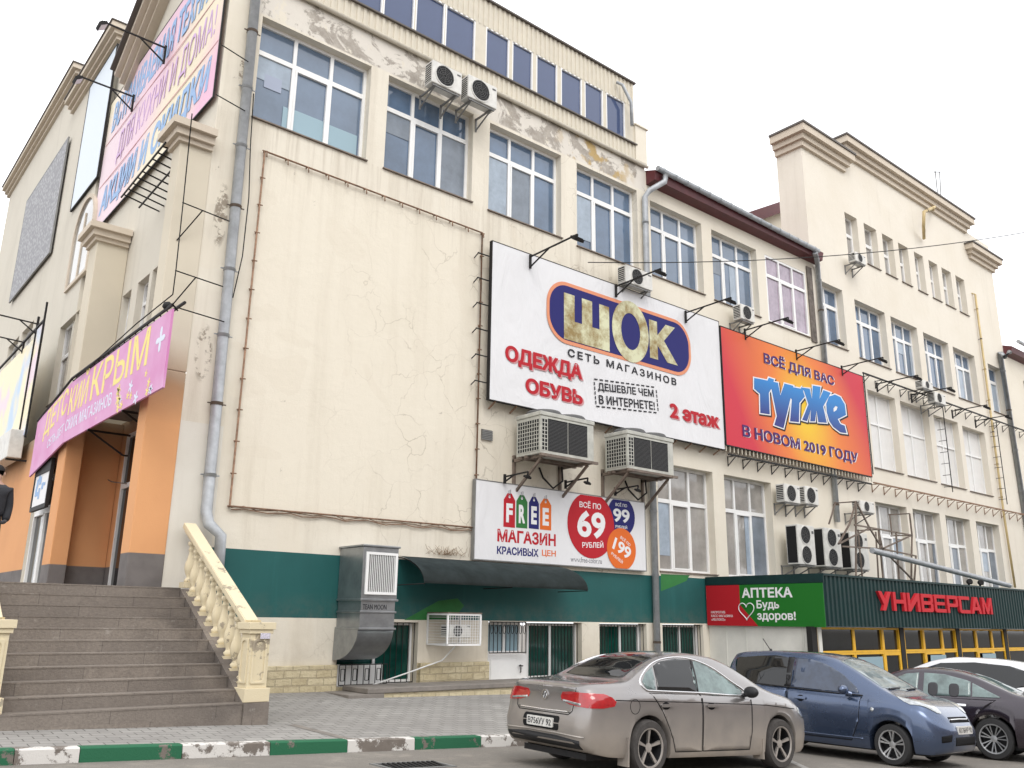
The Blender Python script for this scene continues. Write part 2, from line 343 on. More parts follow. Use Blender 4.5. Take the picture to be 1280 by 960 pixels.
def part(name, bm, mats, parent, origin=None, smooth=False, bevel=0.0, local=False):
    """bm is in world coordinates (or the parent's own with local=True)"""
    if local: org = Vector(origin) if origin else Vector((0, 0, 0))
    else: org = Vector(origin) if origin else WL[parent.name].copy()
    bmesh.ops.translate(bm, verts=bm.verts, vec=-org)
    o = mesh_obj(name, bm, mats, smooth, bevel)
    o.parent = parent
    o.location = org if local else org - WL[parent.name]
    WL[o.name] = org if not local else Vector((0, 0, 0)); return o
def solo(name, bm, mats, label, cat, origin, group=None, smooth=False, bevel=0.0):
    bmesh.ops.translate(bm, verts=bm.verts, vec=-Vector(origin))
    o = mesh_obj(name, bm, mats, smooth, bevel); o.location = origin; o['label'] = label; o['category'] = cat
    if group: o['group'] = group
    WL[o.name] = Vector(origin); return o
def struct(name, bm, mats, smooth=False):
    o = mesh_obj(name, bm, mats, smooth); o['kind'] = 'structure'; return o

def B(): return bmesh.new()
def box(bm, x0, x1, y0, y1, z0, z1, mi=0, mtx=None):
    vs_ = [Vector((x, y, z)) for x in (x0, x1) for y in (y0, y1) for z in (z0, z1)]
    if mtx: vs_ = [mtx @ v for v in vs_]
    v = [bm.verts.new(q) for q in vs_]
    for idx in ((0, 1, 3, 2), (4, 6, 7, 5), (0, 4, 5, 1), (2, 3, 7, 6), (0, 2, 6, 4), (1, 5, 7, 3)):
        f = bm.faces.new([v[i] for i in idx]); f.material_index = mi
def frame_of(d):
    d = d.normalized(); a = Vector((0, 0, 1)) if abs(d.z) < 0.9 else Vector((1, 0, 0))
    u = d.cross(a).normalized(); return u, d.cross(u).normalized()
def tube(bm, pts, r, seg=8, mi=0, cap=True):
    pts = [Vector(p) for p in pts]; rings = []
    n = len(pts)
    u, w = frame_of(pts[1]-pts[0])
    for i, p in enumerate(pts):
        d = (pts[min(i+1, n-1)]-pts[max(i-1, 0)]).normalized()
        u = (u - d*u.dot(d)).normalized(); w = d.cross(u)
        rr = r[i] if isinstance(r, (list, tuple)) else r
        rings.append([bm.verts.new(p + u*(rr*math.cos(2*math.pi*k/seg)) + w*(rr*math.sin(2*math.pi*k/seg))) for k in range(seg)])
    for a, b in zip(rings, rings[1:]):
        for k in range(seg):
            f = bm.faces.new((a[k], a[(k+1) % seg], b[(k+1) % seg], b[k])); f.material_index = mi; f.smooth = True
    if cap:
        for rg in (rings[0], rings[-1]):
            f = bm.faces.new(rg); f.material_index = mi
def bar(bm, a, b, w, h=None, mi=0):         # square bar between two points
    a, b = Vector(a), Vector(b); h = h or w; u, v = frame_of(b-a)
    q = []
    for p in (a, b):
        q.append([bm.verts.new(p + u*sx*w/2 + v*sy*h/2) for sx, sy in ((-1, -1), (1, -1), (1, 1), (-1, 1))])
    for k in range(4): bm.faces.new((q[0][k], q[0][(k+1) % 4], q[1][(k+1) % 4], q[1][k])).material_index = mi
    bm.faces.new(q[0]).material_index = mi; bm.faces.new(q[1]).material_index = mi
def lathe(bm, prof, c, seg=16, axis=Vector((0, 0, 1)), mi=0, cap=True):
    u, w = frame_of(axis); c = Vector(c); rings = []
    for r_, h in prof:
        rings.append([bm.verts.new(c + axis*h + u*(r_*math.cos(2*math.pi*k/seg)) + w*(r_*math.sin(2*math.pi*k/seg))) for k in range(seg)])
    for a, b in zip(rings, rings[1:]):
        for k in range(seg):
            f = bm.faces.new((a[k], a[(k+1) % seg], b[(k+1) % seg], b[k])); f.material_index = mi; f.smooth = True
    for rg in ((rings[0], rings[-1]) if cap else ()):
        bm.faces.new(rg).material_index = mi
class Plane:                                # u to the right, v up, n towards the viewer
    def __init__(s, O, U, V):
        s.O, s.U, s.V = Vector(O), Vector(U), Vector(V); s.N = s.U.cross(s.V)
    def at(s, u, v, d=0.0): return s.O + s.U*u + s.V*v + s.N*d
def front(Y, X=0, Z=0): return Plane((X, Y, Z), (1, 0, 0), (0, 0, 1))
def left(X, Y=0, Z=0): return Plane((X, Y, Z), (0, -1, 0), (0, 0, 1))
def plate(bm, pl, loops, d0, d1, mi=0):     # extruded outline (first loop outer, the rest holes) between offsets d0 < d1
    loops = [lp if (area2(lp) > 0) == (k == 0) else lp[::-1] for k, lp in enumerate(loops)]
    flat = [p for lp in loops for p in lp]; eds = []; k = 0
    for lp in loops:
        n = len(lp); eds += [(k+i, k+(i+1) % n) for i in range(n)]; k += n
    res = delaunay_2d_cdt([Vector(p) for p in flat], eds, [], 0, 1e-7)
    ft = [bm.verts.new(pl.at(p.x, p.y, d1)) for p in res[0]]
    for f in res[2]:
        c = sum((res[0][i] for i in f), Vector((0, 0)))/len(f)
        if not inside(c, loops[0]) or any(inside(c, h) for h in loops[1:]): continue
        a = (res[0][f[1]]-res[0][f[0]]).cross(res[0][f[2]]-res[0][f[0]])
        try: bm.faces.new([ft[i] for i in (f if a > 0 else f[::-1])]).material_index = mi
        except ValueError: pass
    mp_ = {}
    for i, src in enumerate(res[3]):
        for q in src: mp_[q] = i
    k = 0
    for lp in loops:
        n = len(lp); bk = [bm.verts.new(pl.at(u, v, d0)) for u, v in lp]
        for i in range(n):
            a, b = ft[mp_[k+i]], ft[mp_[k+(i+1) % n]]
            if a is b: continue
            try: bm.faces.new((a, bk[i], bk[(i+1) % n], b)).material_index = mi
            except ValueError: pass
        k += n
    loose = [v for v in ft if not v.link_faces]
    for v in loose: bm.verts.remove(v)
def rect(u0, u1, v0, v1): return [(u0, v0), (u1, v0), (u1, v1), (u0, v1)]
def rrect(u0, u1, v0, v1, r, n=8):
    o = []
    for cx, cy, a0 in ((u1-r, v0+r, -90), (u1-r, v1-r, 0), (u0+r, v1-r, 90), (u0+r, v0+r, 180)):
        for k in range(n+1):
            a = R(a0+90*k/n); o.append((cx+r*math.cos(a), cy+r*math.sin(a)))
    return o
def disc(cx, cy, rx, ry=None, n=40): return [(cx+rx*math.cos(2*math.pi*k/n), cy+(ry or rx)*math.sin(2*math.pi*k/n)) for k in range(n)]

def grow(lp, g):                            # offset an outline outwards (counter-clockwise loops) or inwards
    n = len(lp); o = []
    for i in range(n):
        p, q, r_ = Vector(lp[i-1]), Vector(lp[i]), Vector(lp[(i+1) % n])
        if (q-p).length < 1e-9 or (r_-q).length < 1e-9: o.append(lp[i]); continue
        e1, e2 = (q-p).normalized(), (r_-q).normalized(); n1, n2 = Vector((e1.y, -e1.x)), Vector((e2.y, -e2.x)); m_ = n1+n2
        m_ = m_/max(.6, m_.length**2/2) if m_.length > .1 else n1
        o.append(tuple(q+m_*g))
    return o
def area2(lp): return sum(lp[i][0]*lp[(i+1) % len(lp)][1]-lp[(i+1) % len(lp)][0]*lp[i][1] for i in range(len(lp)))
def inside(p, lp):
    c = False; n = len(lp)
    for i in range(n):
        (x0, y0), (x1, y1) = lp[i-1], lp[i]
        if (y0 > p[1]) != (y1 > p[1]) and p[0] < (x1-x0)*(p[1]-y0)/(y1-y0)+x0: c = not c
    return c
def glyphs(body, bold=0.0, shear=0.0, space=1.0):
    """contours of a line of lettering as groups [outer, hole, hole...]"""
    cu = bpy.data.curves.new('lettering', 'FONT'); cu.body = body; cu.size = 1; cu.shear = shear; cu.space_character = space
    cu.resolution_u = 4; cu.fill_mode = 'NONE'
    o = bpy.data.objects.new('lettering', cu); COL.objects.link(o)
    dg = bpy.context.evaluated_depsgraph_get(); me = bpy.data.meshes.new_from_object(o.evaluated_get(dg))
    bpy.data.objects.remove(o); bpy.data.curves.remove(cu)
    bm = B(); bm.from_mesh(me); bpy.data.meshes.remove(me); bmesh.ops.remove_doubles(bm, verts=bm.verts, dist=1e-5)
    seen = set(); loops = []
    for v in bm.verts:
        if v in seen or len(v.link_edges) != 2: continue
        lp = [v]; seen.add(v); cur = v.link_edges[0].other_vert(v)
        while cur not in seen:
            seen.add(cur); lp.append(cur)
            nx_ = [e.other_vert(cur) for e in cur.link_edges if e.other_vert(cur) not in seen]
            if not nx_: break
            cur = nx_[0]
        if len(lp) > 2: loops.append([(q.co.x, q.co.y) for q in lp])
    bm.free()
    loops = [lp if area2(lp) > 0 else lp[::-1] for lp in loops]
    loops.sort(key=lambda l: -area2(l)); groups = []
    for lp in loops:                        # a loop whose every point lies inside a bigger one is a counter
        host = None
        for g in groups:
            if all(inside(p, g[0]) and inside(((p[0]+lp[k-1][0])/2, (p[1]+lp[k-1][1])/2), g[0]) for k, p in enumerate(lp)): host = g
        if host is not None and not any(all(inside(p, h) for p in lp) for h in host[1:]): host.append(lp)
        else: groups.append([lp])
    return [[grow(g[0], bold)]+[grow(h, -bold*.8) for h in g[1:]] for g in groups]
def write(body, pl, u0, v0, w, h, d, parent, m, bold=0.0, thick=0.004, shear=0.0, space=1.0, rot=0.0, name='lettering', local=False):
    """lettering fitted in the box u0..u0+w, v0..v0+h of a plane, standing d..d+thick in front of it"""
    gs = glyphs(body, bold, shear, space)
    xs = [p[0] for g in gs for p in g[0]]; ys = [p[1] for g in gs for p in g[0]]
    x0, y0, sx, sy = min(xs), min(ys), w/(max(xs)-min(xs)), h/(max(ys)-min(ys))
    c, s_ = math.cos(rot), math.sin(rot)
    def tr(p):
        a, b = (p[0]-x0)*sx, (p[1]-y0)*sy
        if rot: a, b = a-w/2, b-h/2; a, b = a*c-b*s_+w/2, a*s_+b*c+h/2
        return u0+a, v0+b
    bm = B()
    for i, g in enumerate(sorted(gs, key=lambda g: min(p[0] for p in g[0]))):
        plate(bm, pl, [[tr(p) for p in lp] for lp in g], d+.0004, d+thick-.0006*(i % 3))
    return part(name, bm, m, parent, local=local)
# ------------------------------------------------------------------ ground
def grid_sheet(xs, ys, zfun):
    bm = B(); V = {}
    for i, x in enumerate(xs):
        for j, y in enumerate(ys): V[i, j] = bm.verts.new((x, y, zfun(x, y)))
    for i in range(len(xs)-1):
        for j in range(len(ys)-1): bm.faces.new((V[i, j], V[i+1, j], V[i+1, j+1], V[i, j+1]))
    return bm
struct('road', grid_sheet([-500, -12, 0, 5, 10, 15, 22, 60, 500], [-500, -5, 10.9, 40, 500], lambda x, y: zr(x) - (0.0 if y < 11 else 0.6)), M['road'])
struct('pavement', grid_sheet([-40, -12, -5, 0, 2, 4, 6, 8, 10, 12, 14, 16, 18, 20, 22, 60], [10.98, 12, 13, 14, 15, 16.02], zs), M['pave'])
KB = [-40, -3, F(18, 945, 10.83).x, F(100, 942, 10.83).x, F(228, 940, 10.83).x, F(338, 935, 10.83).x, F(435, 930, 10.83).x, F(519, 928, 10.83).x, F(602, 924, 10.83).x]
while KB[-1] < 40: KB.append(KB[-1]+1.25)
bm = B()
for i in range(len(KB)-1):
    a, b = KB[i]+0.004, KB[i+1]-0.004
    vs_ = [bm.verts.new(p) for x in (a, b) for p in ((x, 10.83, zr(x)-0.2), (x, 10.84, zr(x)+0.14), (x, 10.855, zr(x)+0.155), (x, 10.99, zr(x)+0.157), (x, 10.99, zr(x)-0.2))]
    for k in range(4): bm.faces.new((vs_[k], vs_[k+5], vs_[k+6], vs_[k+1])).material_index = i % 2
    bm.faces.new(vs_[:5]).material_index = i % 2; bm.faces.new(vs_[5:]).material_index = i % 2
struct('kerb', bm, [M['kerb_w'], M['kerb_g']])
# step edge of stone across the pavement, painted parking line
bm = B(); p, q = Vector((6.15, 12.3, 0)), Vector((F(432, 930, 10.99).x, 11.0, 0)); n = Vector((0.07, 0.06, 0))
vs_ = [bm.verts.new((c.x, c.y, zs(c.x, c.y)+h)) for c, h in ((p-n, .004), (q-n, .004), (q+n, .004), (p+n, .004))]
bm.faces.new(vs_); struct('path_edging', bm, M['slab'])
bm = B(); a, b = G(985, 950), G(1060, 985); n = Vector((b.y-a.y, a.x-b.x, 0)).normalized()*0.05
for c in (a, b): c.z += 0.004
bm.faces.new([bm.verts.new(c) for c in (a-n, b-n, b+n, a+n)]); struct('parking_line', bm, mat('worn_road_paint', (0.34, 0.33, 0.31), 0.8, vary=0.35, vscale=8))
# storm drain
g = G(517, 957); t = thing('storm_drain', 'iron storm drain grate set in the asphalt by the kerb', 'drain grate', g)
bm = B()
for k in range(11): bar(bm, g+Vector((-0.36+k*0.072-.05, -0.2, 0.006-0.045*(-0.36+k*0.072))), g+Vector((-0.36+k*0.072+.05, 0.2, 0.006-0.045*(-0.36+k*0.072))), 0.03, 0.02)
part('grate', bm, M['iron'], t)
bm = B(); plate(bm, Plane(g+Vector((0, 0, 0)), (1, 0, -0.045), (0, 1, 0)), [rect(-.46, .46, -.27, .27), rect(-.41, .41, -.22, .22)], -0.02, 0.012); part('frame', bm, M['greysteel'], t)
bm = B(); plate(bm, Plane(g, (1, 0, -0.045), (0, 1, 0)), [rect(-.41, .41, -.22, .22)], -0.03, 0.003); part('pit', bm, M['dark'], t)

# ------------------------------------------------------------------ wall sheets and windows
def mp_front(Y): return lambda u, v, d: Vector((u, Y+d, v))
def mp_left(X): return lambda u, v, d: Vector((X+d, u, v))
def sheet(bm, pos, u0, u1, v0, v1, holes, rev=0.3, mif=None, vb=(), ub=()):
    us = sorted({u0, u1, *ub, *[h[0] for h in holes], *[h[1] for h in holes]}); vv = sorted({v0, v1, *vb, *[h[2] for h in holes], *[h[3] for h in holes]})
    us = [u for u in us if u0 <= u <= u1]; vv = [v for v in vv if v0 <= v <= v1]
    V = {}
    def gv(u, v):
        if (u, v) not in V: V[u, v] = bm.verts.new(pos(u, v, 0))
        return V[u, v]
    for a, b in zip(us, us[1:]):
        for c, d in zip(vv, vv[1:]):
            mu, mv = (a+b)/2, (c+d)/2
            if any(h[0] < mu < h[1] and h[2] < mv < h[3] for h in holes): continue
            f = bm.faces.new((gv(a, c), gv(b, c), gv(b, d), gv(a, d)))
            if mif: f.material_index = mif(mu, mv)
    for h in holes:
        c = [(h[0], h[2]), (h[1], h[2]), (h[1], h[3]), (h[0], h[3])]
        for i in range(4):
            p, q = c[i], c[(i+1) % 4]
            f = bm.faces.new([bm.verts.new(pos(*p, 0)), bm.verts.new(pos(*q, 0)), bm.verts.new(pos(*q, rev)), bm.verts.new(pos(*p, rev))])
            if mif and i == 0: f.material_index = 0
def window(parent, pos, u0, u1, v0, v1, depth, cols=(0, 1/3, 2/3, 1), rows=(0, .70, 1), glass='glass', fr='pvc', fw=0.075, sash=(1,), sill=True, name='window', tilt=0.006, label=None):
    """panes as the window, white frame and metal sill as its sub-parts"""
    org = pos((u0+u1)/2, v0, depth)
    bm = B(); W, H = u1-u0, v1-v0
    for a, b in zip(cols, cols[1:]):
        for c, d in zip(rows, rows[1:]):
            t1, t2 = random.uniform(-tilt, tilt), random.uniform(-tilt, tilt)
            cs = [(u0+a*W+.01, v0+c*H+.01, depth+t1+t2), (u0+b*W-.01, v0+c*H+.01, depth-t1+t2), (u0+b*W-.01, v0+d*H-.01, depth-t1-t2), (u0+a*W+.01, v0+d*H-.01, depth+t1-t2)]
            bm.faces.new([bm.verts.new(pos(*q)) for q in cs])
    w = part(name, bm, M[random.choice(('glass', 'glass', 'glass_deep', 'glass_clear')) if glass == 'glass' else glass], parent, origin=org)
    if label: w['label'] = label
    bm = B()
    def fb(a, b, c, d, d0=0.05, d1=0.02): # frame bar a..b x c..d
        vs_ = [bm.verts.new(pos(u, v, dd)) for dd in (depth-d0, depth+d1) for u, v in ((a, c), (b, c), (b, d), (a, d))]
        for idx in ((0, 1, 2, 3), (0, 1, 5, 4), (1, 2, 6, 5), (2, 3, 7, 6), (3, 0, 4, 7)): bm.faces.new([vs_[i] for i in idx])
    fb(u0, u0+fw, v0, v1); fb(u1-fw, u1, v0, v1); fb(u0+fw, u1-fw, v0, v0+fw); fb(u0+fw, u1-fw, v1-fw, v1)
    for c in cols[1:-1]: fb(u0+c*W-fw*.55, u0+c*W+fw*.55, v0+fw, v1-fw, 0.047)
    for r_ in rows[1:-1]:
        y = v0+r_*H
        xs = [u0+fw]+[u0+c*W for c in cols[1:-1]]+[u1-fw]
        for i in range(len(xs)-1):
            a = xs[i]+(fw*.55 if i else 0); b = xs[i+1]-(fw*.55 if i < len(xs)-2 else 0)
            fb(a, b, y-fw*.75, y+fw*.75, 0.044)
    for s_ in sash:                          # opening sash: a second, narrower frame inside one lower pane
        if s_ >= len(cols)-1: continue
        a, b = u0+cols[s_]*W+fw*.55, u0+cols[s_+1]*W-fw*.55; c, d = v0+fw, v0+rows[1]*H-fw*.75; e = 0.045
        if s_ == 0: a = u0+fw
        if s_ == len(cols)-2: b = u1-fw
        fb(a, a+e, c, d, 0.06); fb(b-e, b, c, d, 0.06); fb(a+e, b-e, c, c+e, 0.06); fb(a+e, b-e, d-e, d, 0.06)
    part('frame', bm, M[fr], w, origin=org)
    if glass in ('glass', 'glass_grey') and W > 1.2:     # pale or dim strips painting reflections over some panes
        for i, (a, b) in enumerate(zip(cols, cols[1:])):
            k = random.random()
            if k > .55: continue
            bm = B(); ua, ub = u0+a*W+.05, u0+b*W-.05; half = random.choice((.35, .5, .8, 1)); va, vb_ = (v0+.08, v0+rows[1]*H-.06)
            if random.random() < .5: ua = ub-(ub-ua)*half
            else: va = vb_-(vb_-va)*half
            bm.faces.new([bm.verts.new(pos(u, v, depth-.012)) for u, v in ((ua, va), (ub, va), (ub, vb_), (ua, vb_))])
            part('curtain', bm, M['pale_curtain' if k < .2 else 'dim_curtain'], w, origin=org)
    if sill:
        bm = B(); vs_ = [bm.verts.new(pos(u, v, d)) for u in (u0-.03, u1+.03) for v, d in ((v0+.012, depth), (v0-.005, -.05), (v0-.035, -.055), (v0-.035, depth))]
        for k in range(4): bm.faces.new((vs_[k], vs_[k+4], vs_[(k+1) % 4+4], vs_[(k+1) % 4]))
        bm.faces.new(vs_[:4]); bm.faces.new(vs_[4:])
        part('sill', bm, M['sill'], w, origin=org)
    return w

# ------------------------------------------------------------------ corner building
X0 = 5.30                                   # left corner of the main facade
CB = thing('corner_building', 'cream corner building with peeling plaster, a blank framed wall and a beige metal top storey', 'building', (X0, 16, 0))
f3 = [(6.05, 8.78, 11.66, 14.13), (9.26, 11.82, 11.64, 14.12), (12.36, 14.9, 11.6, 14.1), (15.5, 18.02, 11.55, 14.1)]
base_w = [(8.85, 10.75, 0.2, 1.44), (12.64, 15.58, 0.16, 1.48), (16.19, 17.95, 0.1, 1.47)]
bm = B(); P = mp_front(16)
def mif(u, v):
    if 1.5 < v < 2.73 and u > 6.12: return 1
    if v < 0.62 and u > 6.12: return 2
    if v < 5.0 and u < 6.12: return 3
    return 0
sheet(bm, P, X0, 18.4, -0.6, 15.05, f3+base_w, 0.3, mif, vb=(0.62, 1.5, 2.73, 5.0), ub=(6.12,))
part('wall', bm, [M['wall'], M['green'], M['blocks'], M['white_wall']], CB)
w1 = window(CB, P, *f3[0], 0.26); window(CB, P, *f3[1], 0.26); window(CB, P, *f3[2], 0.26); window(CB, P, *f3[3], 0.26)
bm = B()                                     # pale panels over the lower panes of the first window, sheet of paper on its left pane
for a, b, c in ((0.75, 0.9, .6), (0.98, 1.78, .62), (1.87, 2.6, .6)):
    plate(bm, front(16.25), [rect(6.05+a, 6.05+b, 11.74, 11.74+c)], 0, 0.004)
part('pale_board', bm, M['film_light'], w1, origin=WL[w1.name])
bm = B(); plate(bm, front(16.25), [rect(6.32, 6.72, 12.62, 12.95)], 0, 0.004); part('paper_sheet', bm, mat('paper_behind_glass', (0.32, 0.36, 0.46), 0.3), w1, origin=WL[w1.name])
# basement windows
window(CB, P, 8.9, 10.72, 0.24, 1.43, 0.24, cols=(0, .5, 1), rows=(0, 1), glass='glass_green', sash=(), sill=False, fw=0.05)
window(CB, P, 13.95, 15.56, 0.2, 1.46, 0.24, cols=(0, .46, 1), rows=(0, 1), glass='glass_green', sash=(), sill=False, fw=0.06)
window(CB, P, 12.67, 13.75, 0.78, 1.46, 0.24, cols=(0, .55, 1), rows=(0, 1), glass='film_light', sash=(), sill=False, fw=0.05)
window(CB, P, 16.2, 17.93, 0.12, 1.45, 0.24, cols=(0, .54, .94, 1), rows=(0, 1), glass='glass_green', sash=(), sill=False, fw=0.05)
bm = B(); box(bm, 12.66, 13.9, 16.12, 16.2, 0.16, 0.76); box(bm, 12.82, 13.55, 16.105, 16.119, 0.2, 0.66); part('panel_door', bm, M['pvc'], CB, bevel=0.008)
bm = B(); tube(bm, [(13.68, 16.1, 0.36), (13.68, 16.07, 0.36), (13.68, 16.07, 0.52), (13.68, 16.1, 0.52)], 0.012); tube(bm, [(13.62, 16.07, 0.5), (13.74, 16.07, 0.5)], 0.012); part('door_handle', bm, M['iron'], CB)
def grille(u0, u1, v0, v1, y, n, lattice=0):
    bm = B()
    for v in (v0, v1): bar(bm, (u0, y, v), (u1, y, v), .02)
    for k in range(n+1):
        u = u0+(u1-u0)*k/n; bar(bm, (u, y+.001, v0+.01), (u, y+.001, v1-.01), .013)
        if lattice == 1 and k < n and k % 2 == 0:
            m_ = (v0+v1)/2; w_ = (u1-u0)/n*.5
            bm2 = rect(u+w_*.4, u+w_*1.6, m_-.11, m_+.11)
            for i in range(4): bar(bm, (bm2[i][0], y-.012, bm2[i][1]), (bm2[(i+1) % 4][0], y-.012, bm2[(i+1) % 4][1]), .012)
        if lattice == 2 and k < n:
            w_ = (u1-u0)/n; pts = [(u+w_*.5+w_*.28*math.cos(R(a)), y-.01, v1-.16+.1*math.sin(R(a))) for a in range(-180, 181, 30)]
            tube(bm, pts, .007, 5)
    return bm
part('window_grille', grille(12.66, 13.75, 0.8, 1.47, 15.98, 9, 2), M['iron'], CB)
part('window_grille', grille(13.98, 15.5, 0.2, 1.45, 16.08, 14), M['iron'], CB)
part('window_grille', grille(16.22, 17.9, 0.15, 1.45, 16.08, 14), M['iron'], CB)
bm = B(); box(bm, 8.87, 9.94, 16.05, 16.1, 0.21, 0.62); part('backing_panel', bm, M['pvc'], CB)
part('lattice_fence', grille(8.86, 9.95, 0.24, 0.62, 15.88, 8, 1), M['iron'], CB)
part('window_grille', grille(10.0, 10.72, 0.24, 1.43, 16.1, 5), M['iron'], CB)
# torn edge of the newer green paint
for pts in ([(505, 775), (548, 751), (572, 748), (580, 757), (566, 775)], [(826, 739), (826, 717.5), (862, 719), (858, 726), (842, 733)]):
    bm = B(); plate(bm, front(16), [[(F(x, y).x, F(x, y).z) for x, y in pts][::-1] if pts[0][0] < 600 else [(F(x, y).x, F(x, y).z) for x, y in pts]], 0.001, 0.004)
    part('paint_patch', bm, M['fresh_green'], CB)
# rough stone base
for a, b in ((6.15, 8.83), (10.78, 12.62)):
    bm = B(); box(bm, a, b, 15.9, 15.998, -0.3, 0.62); part('stone_base', bm, M['blocks'], CB, bevel=0.012)
# cornice pipe under the metal storey
bm = B(); box(bm, X0-.02, 18.46, 15.93, 16.0, 15.03, 15.085); tube(bm, [(X0, 15.92, 15.03), (18.45, 15.92, 15.01)], 0.055, 10)
part('cornice', bm, M['siding'], CB)
def corrugated(bm, x0, x1, z0, z1, Y, pitch=0.17, depth=0.025, mi=0):
    n = max(1, round((x1-x0)/pitch)); p = (x1-x0)/n; prof = []
    for k in range(n):
        a = x0+k*p; prof += [(a, 0), (a+p*.42, 0), (a+p*.5, depth), (a+p*.92, depth)]
    prof.append((x1, 0))
    lo = [bm.verts.new((x, Y-d, z0)) for x, d in prof]; hi = [bm.verts.new((x, Y-d, z1)) for x, d in prof]
    for k in range(len(prof)-1): bm.faces.new((lo[k], lo[k+1], hi[k+1], hi[k])).material_index = mi
aw = [(5.75, 6.5), (6.62, 7.3), (7.4, 8.15), (8.25, 8.92), (9.02, 9.83), (9.95, 10.75), (10.86, 11.74), (12.18, 12.91), (13.10, 13.76), (13.98, 14.69), (14.92, 15.67), (15.87, 16.55), (16.77, 17.5)]
bm = B(); corrugated(bm, X0, 17.95, 15.1, 15.6, 15.99); corrugated(bm, X0, 17.95, 16.9, 17.72, 15.99)
xs = [X0]+[q for w in aw for q in (w[0]-.045, w[1]+.045)]+[17.95]
for k in range(0, len(xs), 2): box(bm, xs[k], xs[k+1], 15.975, 16.15, 15.6, 16.9)
box(bm, X0+.02, 17.94, 16.2, 22, 15.1, 17.7); box(bm, X0+.02, 17.94, 16.02, 16.19, 15.1, 15.6); box(bm, X0+.02, 17.94, 16.02, 16.19, 16.9, 17.7)
part('metal_storey', bm, M['siding'], CB)
bm = B(); box(bm, X0, 18.0, 15.9, 15.97, 15.585, 15.625); box(bm, X0, 18.0, 15.9, 16.02, 17.72, 17.77)
part('flashing', bm, M['capdark'], CB)
for a, b in aw: window(CB, P, a-.045, b+.045, 15.63, 16.92, 0.03, cols=(0, 1), rows=(0, 1), glass='glass_film', sash=(), sill=False, fw=0.04)
bm = B(); box(bm, 17.95, 18.45, 15.93, 17.5, 15.1, 16.28); box(bm, 17.9, 18.5, 15.88, 17.5, 16.28, 16.33); part('end_pier', bm, M['wing'], CB)
e = [F(771, 103, 15.9), F(778, 106, 15.75), F(789, 128, 15.75), F(790, 157, 15.75)]; bm = B(); tube(bm, e, .05, 8); part('roof_downpipe', bm, M['zinc'], CB, smooth=False)

# left side wall of the corner building (recessed behind the pilasters)
PL = mp_left(X0)
sw = []
for a, b, c, d in ((152, 163, 382, 0), (172, 186, 360, 0), (191, 201, 340, 0)):
    y0, y1 = FX(b, c-8, X0).y, FX(a, c, X0).y; sw.append((min(y0, y1), max(y0, y1), 7.2, 8.9))
bm = B()
sheet(bm, PL, 16.0, 22.2, 5.95, 17.6, sw, 0.22)
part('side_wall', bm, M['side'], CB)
for h in sw: window(CB, PL, *h, 0.2, cols=(0, 1), rows=(0, .7, 1), glass='glass_grey', sash=(), fw=0.05)
bm = B(); vs_ = [bm.verts.new(p) for p in ((X0, 22.2, 17.6), (X0, 16.0, 17.6), (X0, 16, 19.6), (X0, 18.6, 20.6), (X0, 22.2, 18.75))]; bm.faces.new(vs_)
sheet(bm, PL, 22.2, 26.0, 5.95, 17.2, [], 0.2)
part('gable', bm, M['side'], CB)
bm = B()                                     # raking cornice of the gable
a, b = FX(188, 0, X0-.35), FX(150, 96, X0-.35); d = (a-b); a = b+d*2.6
for k, (w_, off) in enumerate(((.5, 0), (.36, -.16), (.22, -.30))):
    pa, pb = a+Vector((.35-w_/2, 0, off)), b+Vector((.35-w_/2, 0, off)); bar(bm, pa, pb, w_, .15)
bar(bm, a+Vector((.05, 0, .12)), b+Vector((.05, 0, .12)), .66, .05, 1)
part('raking_cornice', bm, [M['trim'], M['capdark']], CB)
# portico: piers with capitals, recessed lower wall, soffit
def pier(y0, y1, ztop, xl=4.67, low=.627):
    bm = B(); box(bm, xl, X0-.003, y0, y1, 5.9, ztop+.1); box(bm, xl, xl+low, y0+.003, y1-.003, 1.9, 5.9)
    p = part('pier', bm, M['pier'], CB, origin=((xl+X0)/2, y0, 1.97), bevel=0.02)
    bm = B(); c = (xl-.05, X0-.02, y0-.06, y1+.06)
    for k, (o_, z0, z1) in enumerate(((0.02, ztop+.05, ztop+.15), (.1, ztop+.15, ztop+.3), (.2, ztop+.3, ztop+.45))):
        box(bm, c[0]-o_, c[1], c[2]-o_, c[3]+o_, z0, z1)
    part('capital', bm, M['trim'], p, origin=WL[p.name])
pier(15.97, 16.45, 10.45); pier(21.2, 21.9, 10.1, 4.58, .36)
bm = B(); box(bm, 4.95, 5.84, 21.6, 21.75, 1.9, 5.89); part('vestibule_wall', bm, M['pier'], CB)
XR = 5.85
PR = mp_left(XR)
gy0, gy1 = FX(169, 640, XR).y, FX(135, 725, XR).y
bm = B(); sheet(bm, PR, 16.3, 34, 1.9, 5.95, [(gy0, gy1, 1.97, 5.6)], 0.2); part('entrance_wall', bm, M['pier'], CB)
window(CB, PR, gy0, gy1, 1.97, 5.6, 0.05, cols=(0, 1), rows=(0, .66, 1), glass='glass_dark', sash=(), sill=False, name='glazed_screen')
bm = B(); box(bm, 4.75, XR+.02, 17.11, 21.19, 5.9, 5.98); box(bm, 4.9, XR+.02, 22.31, 34, 5.9, 5.98); part('soffit', bm, M['slab'], CB)
ya, yb = FX(133, 660, XR).y, FX(112, 660, XR).y
bm = B(); box(bm, XR-.35, XR-.003, ya, yb, 1.9, 5.89); part('pilaster', bm, M['pier'], CB, bevel=0.015)
ya, yb = FX(78, 660, XR-.3).y, FX(62, 660, XR-.3).y
bm = B(); box(bm, XR-.55, XR-.003, ya, yb, 1.9, 5.89); part('pilaster', bm, M['pier'], CB, bevel=0.015)

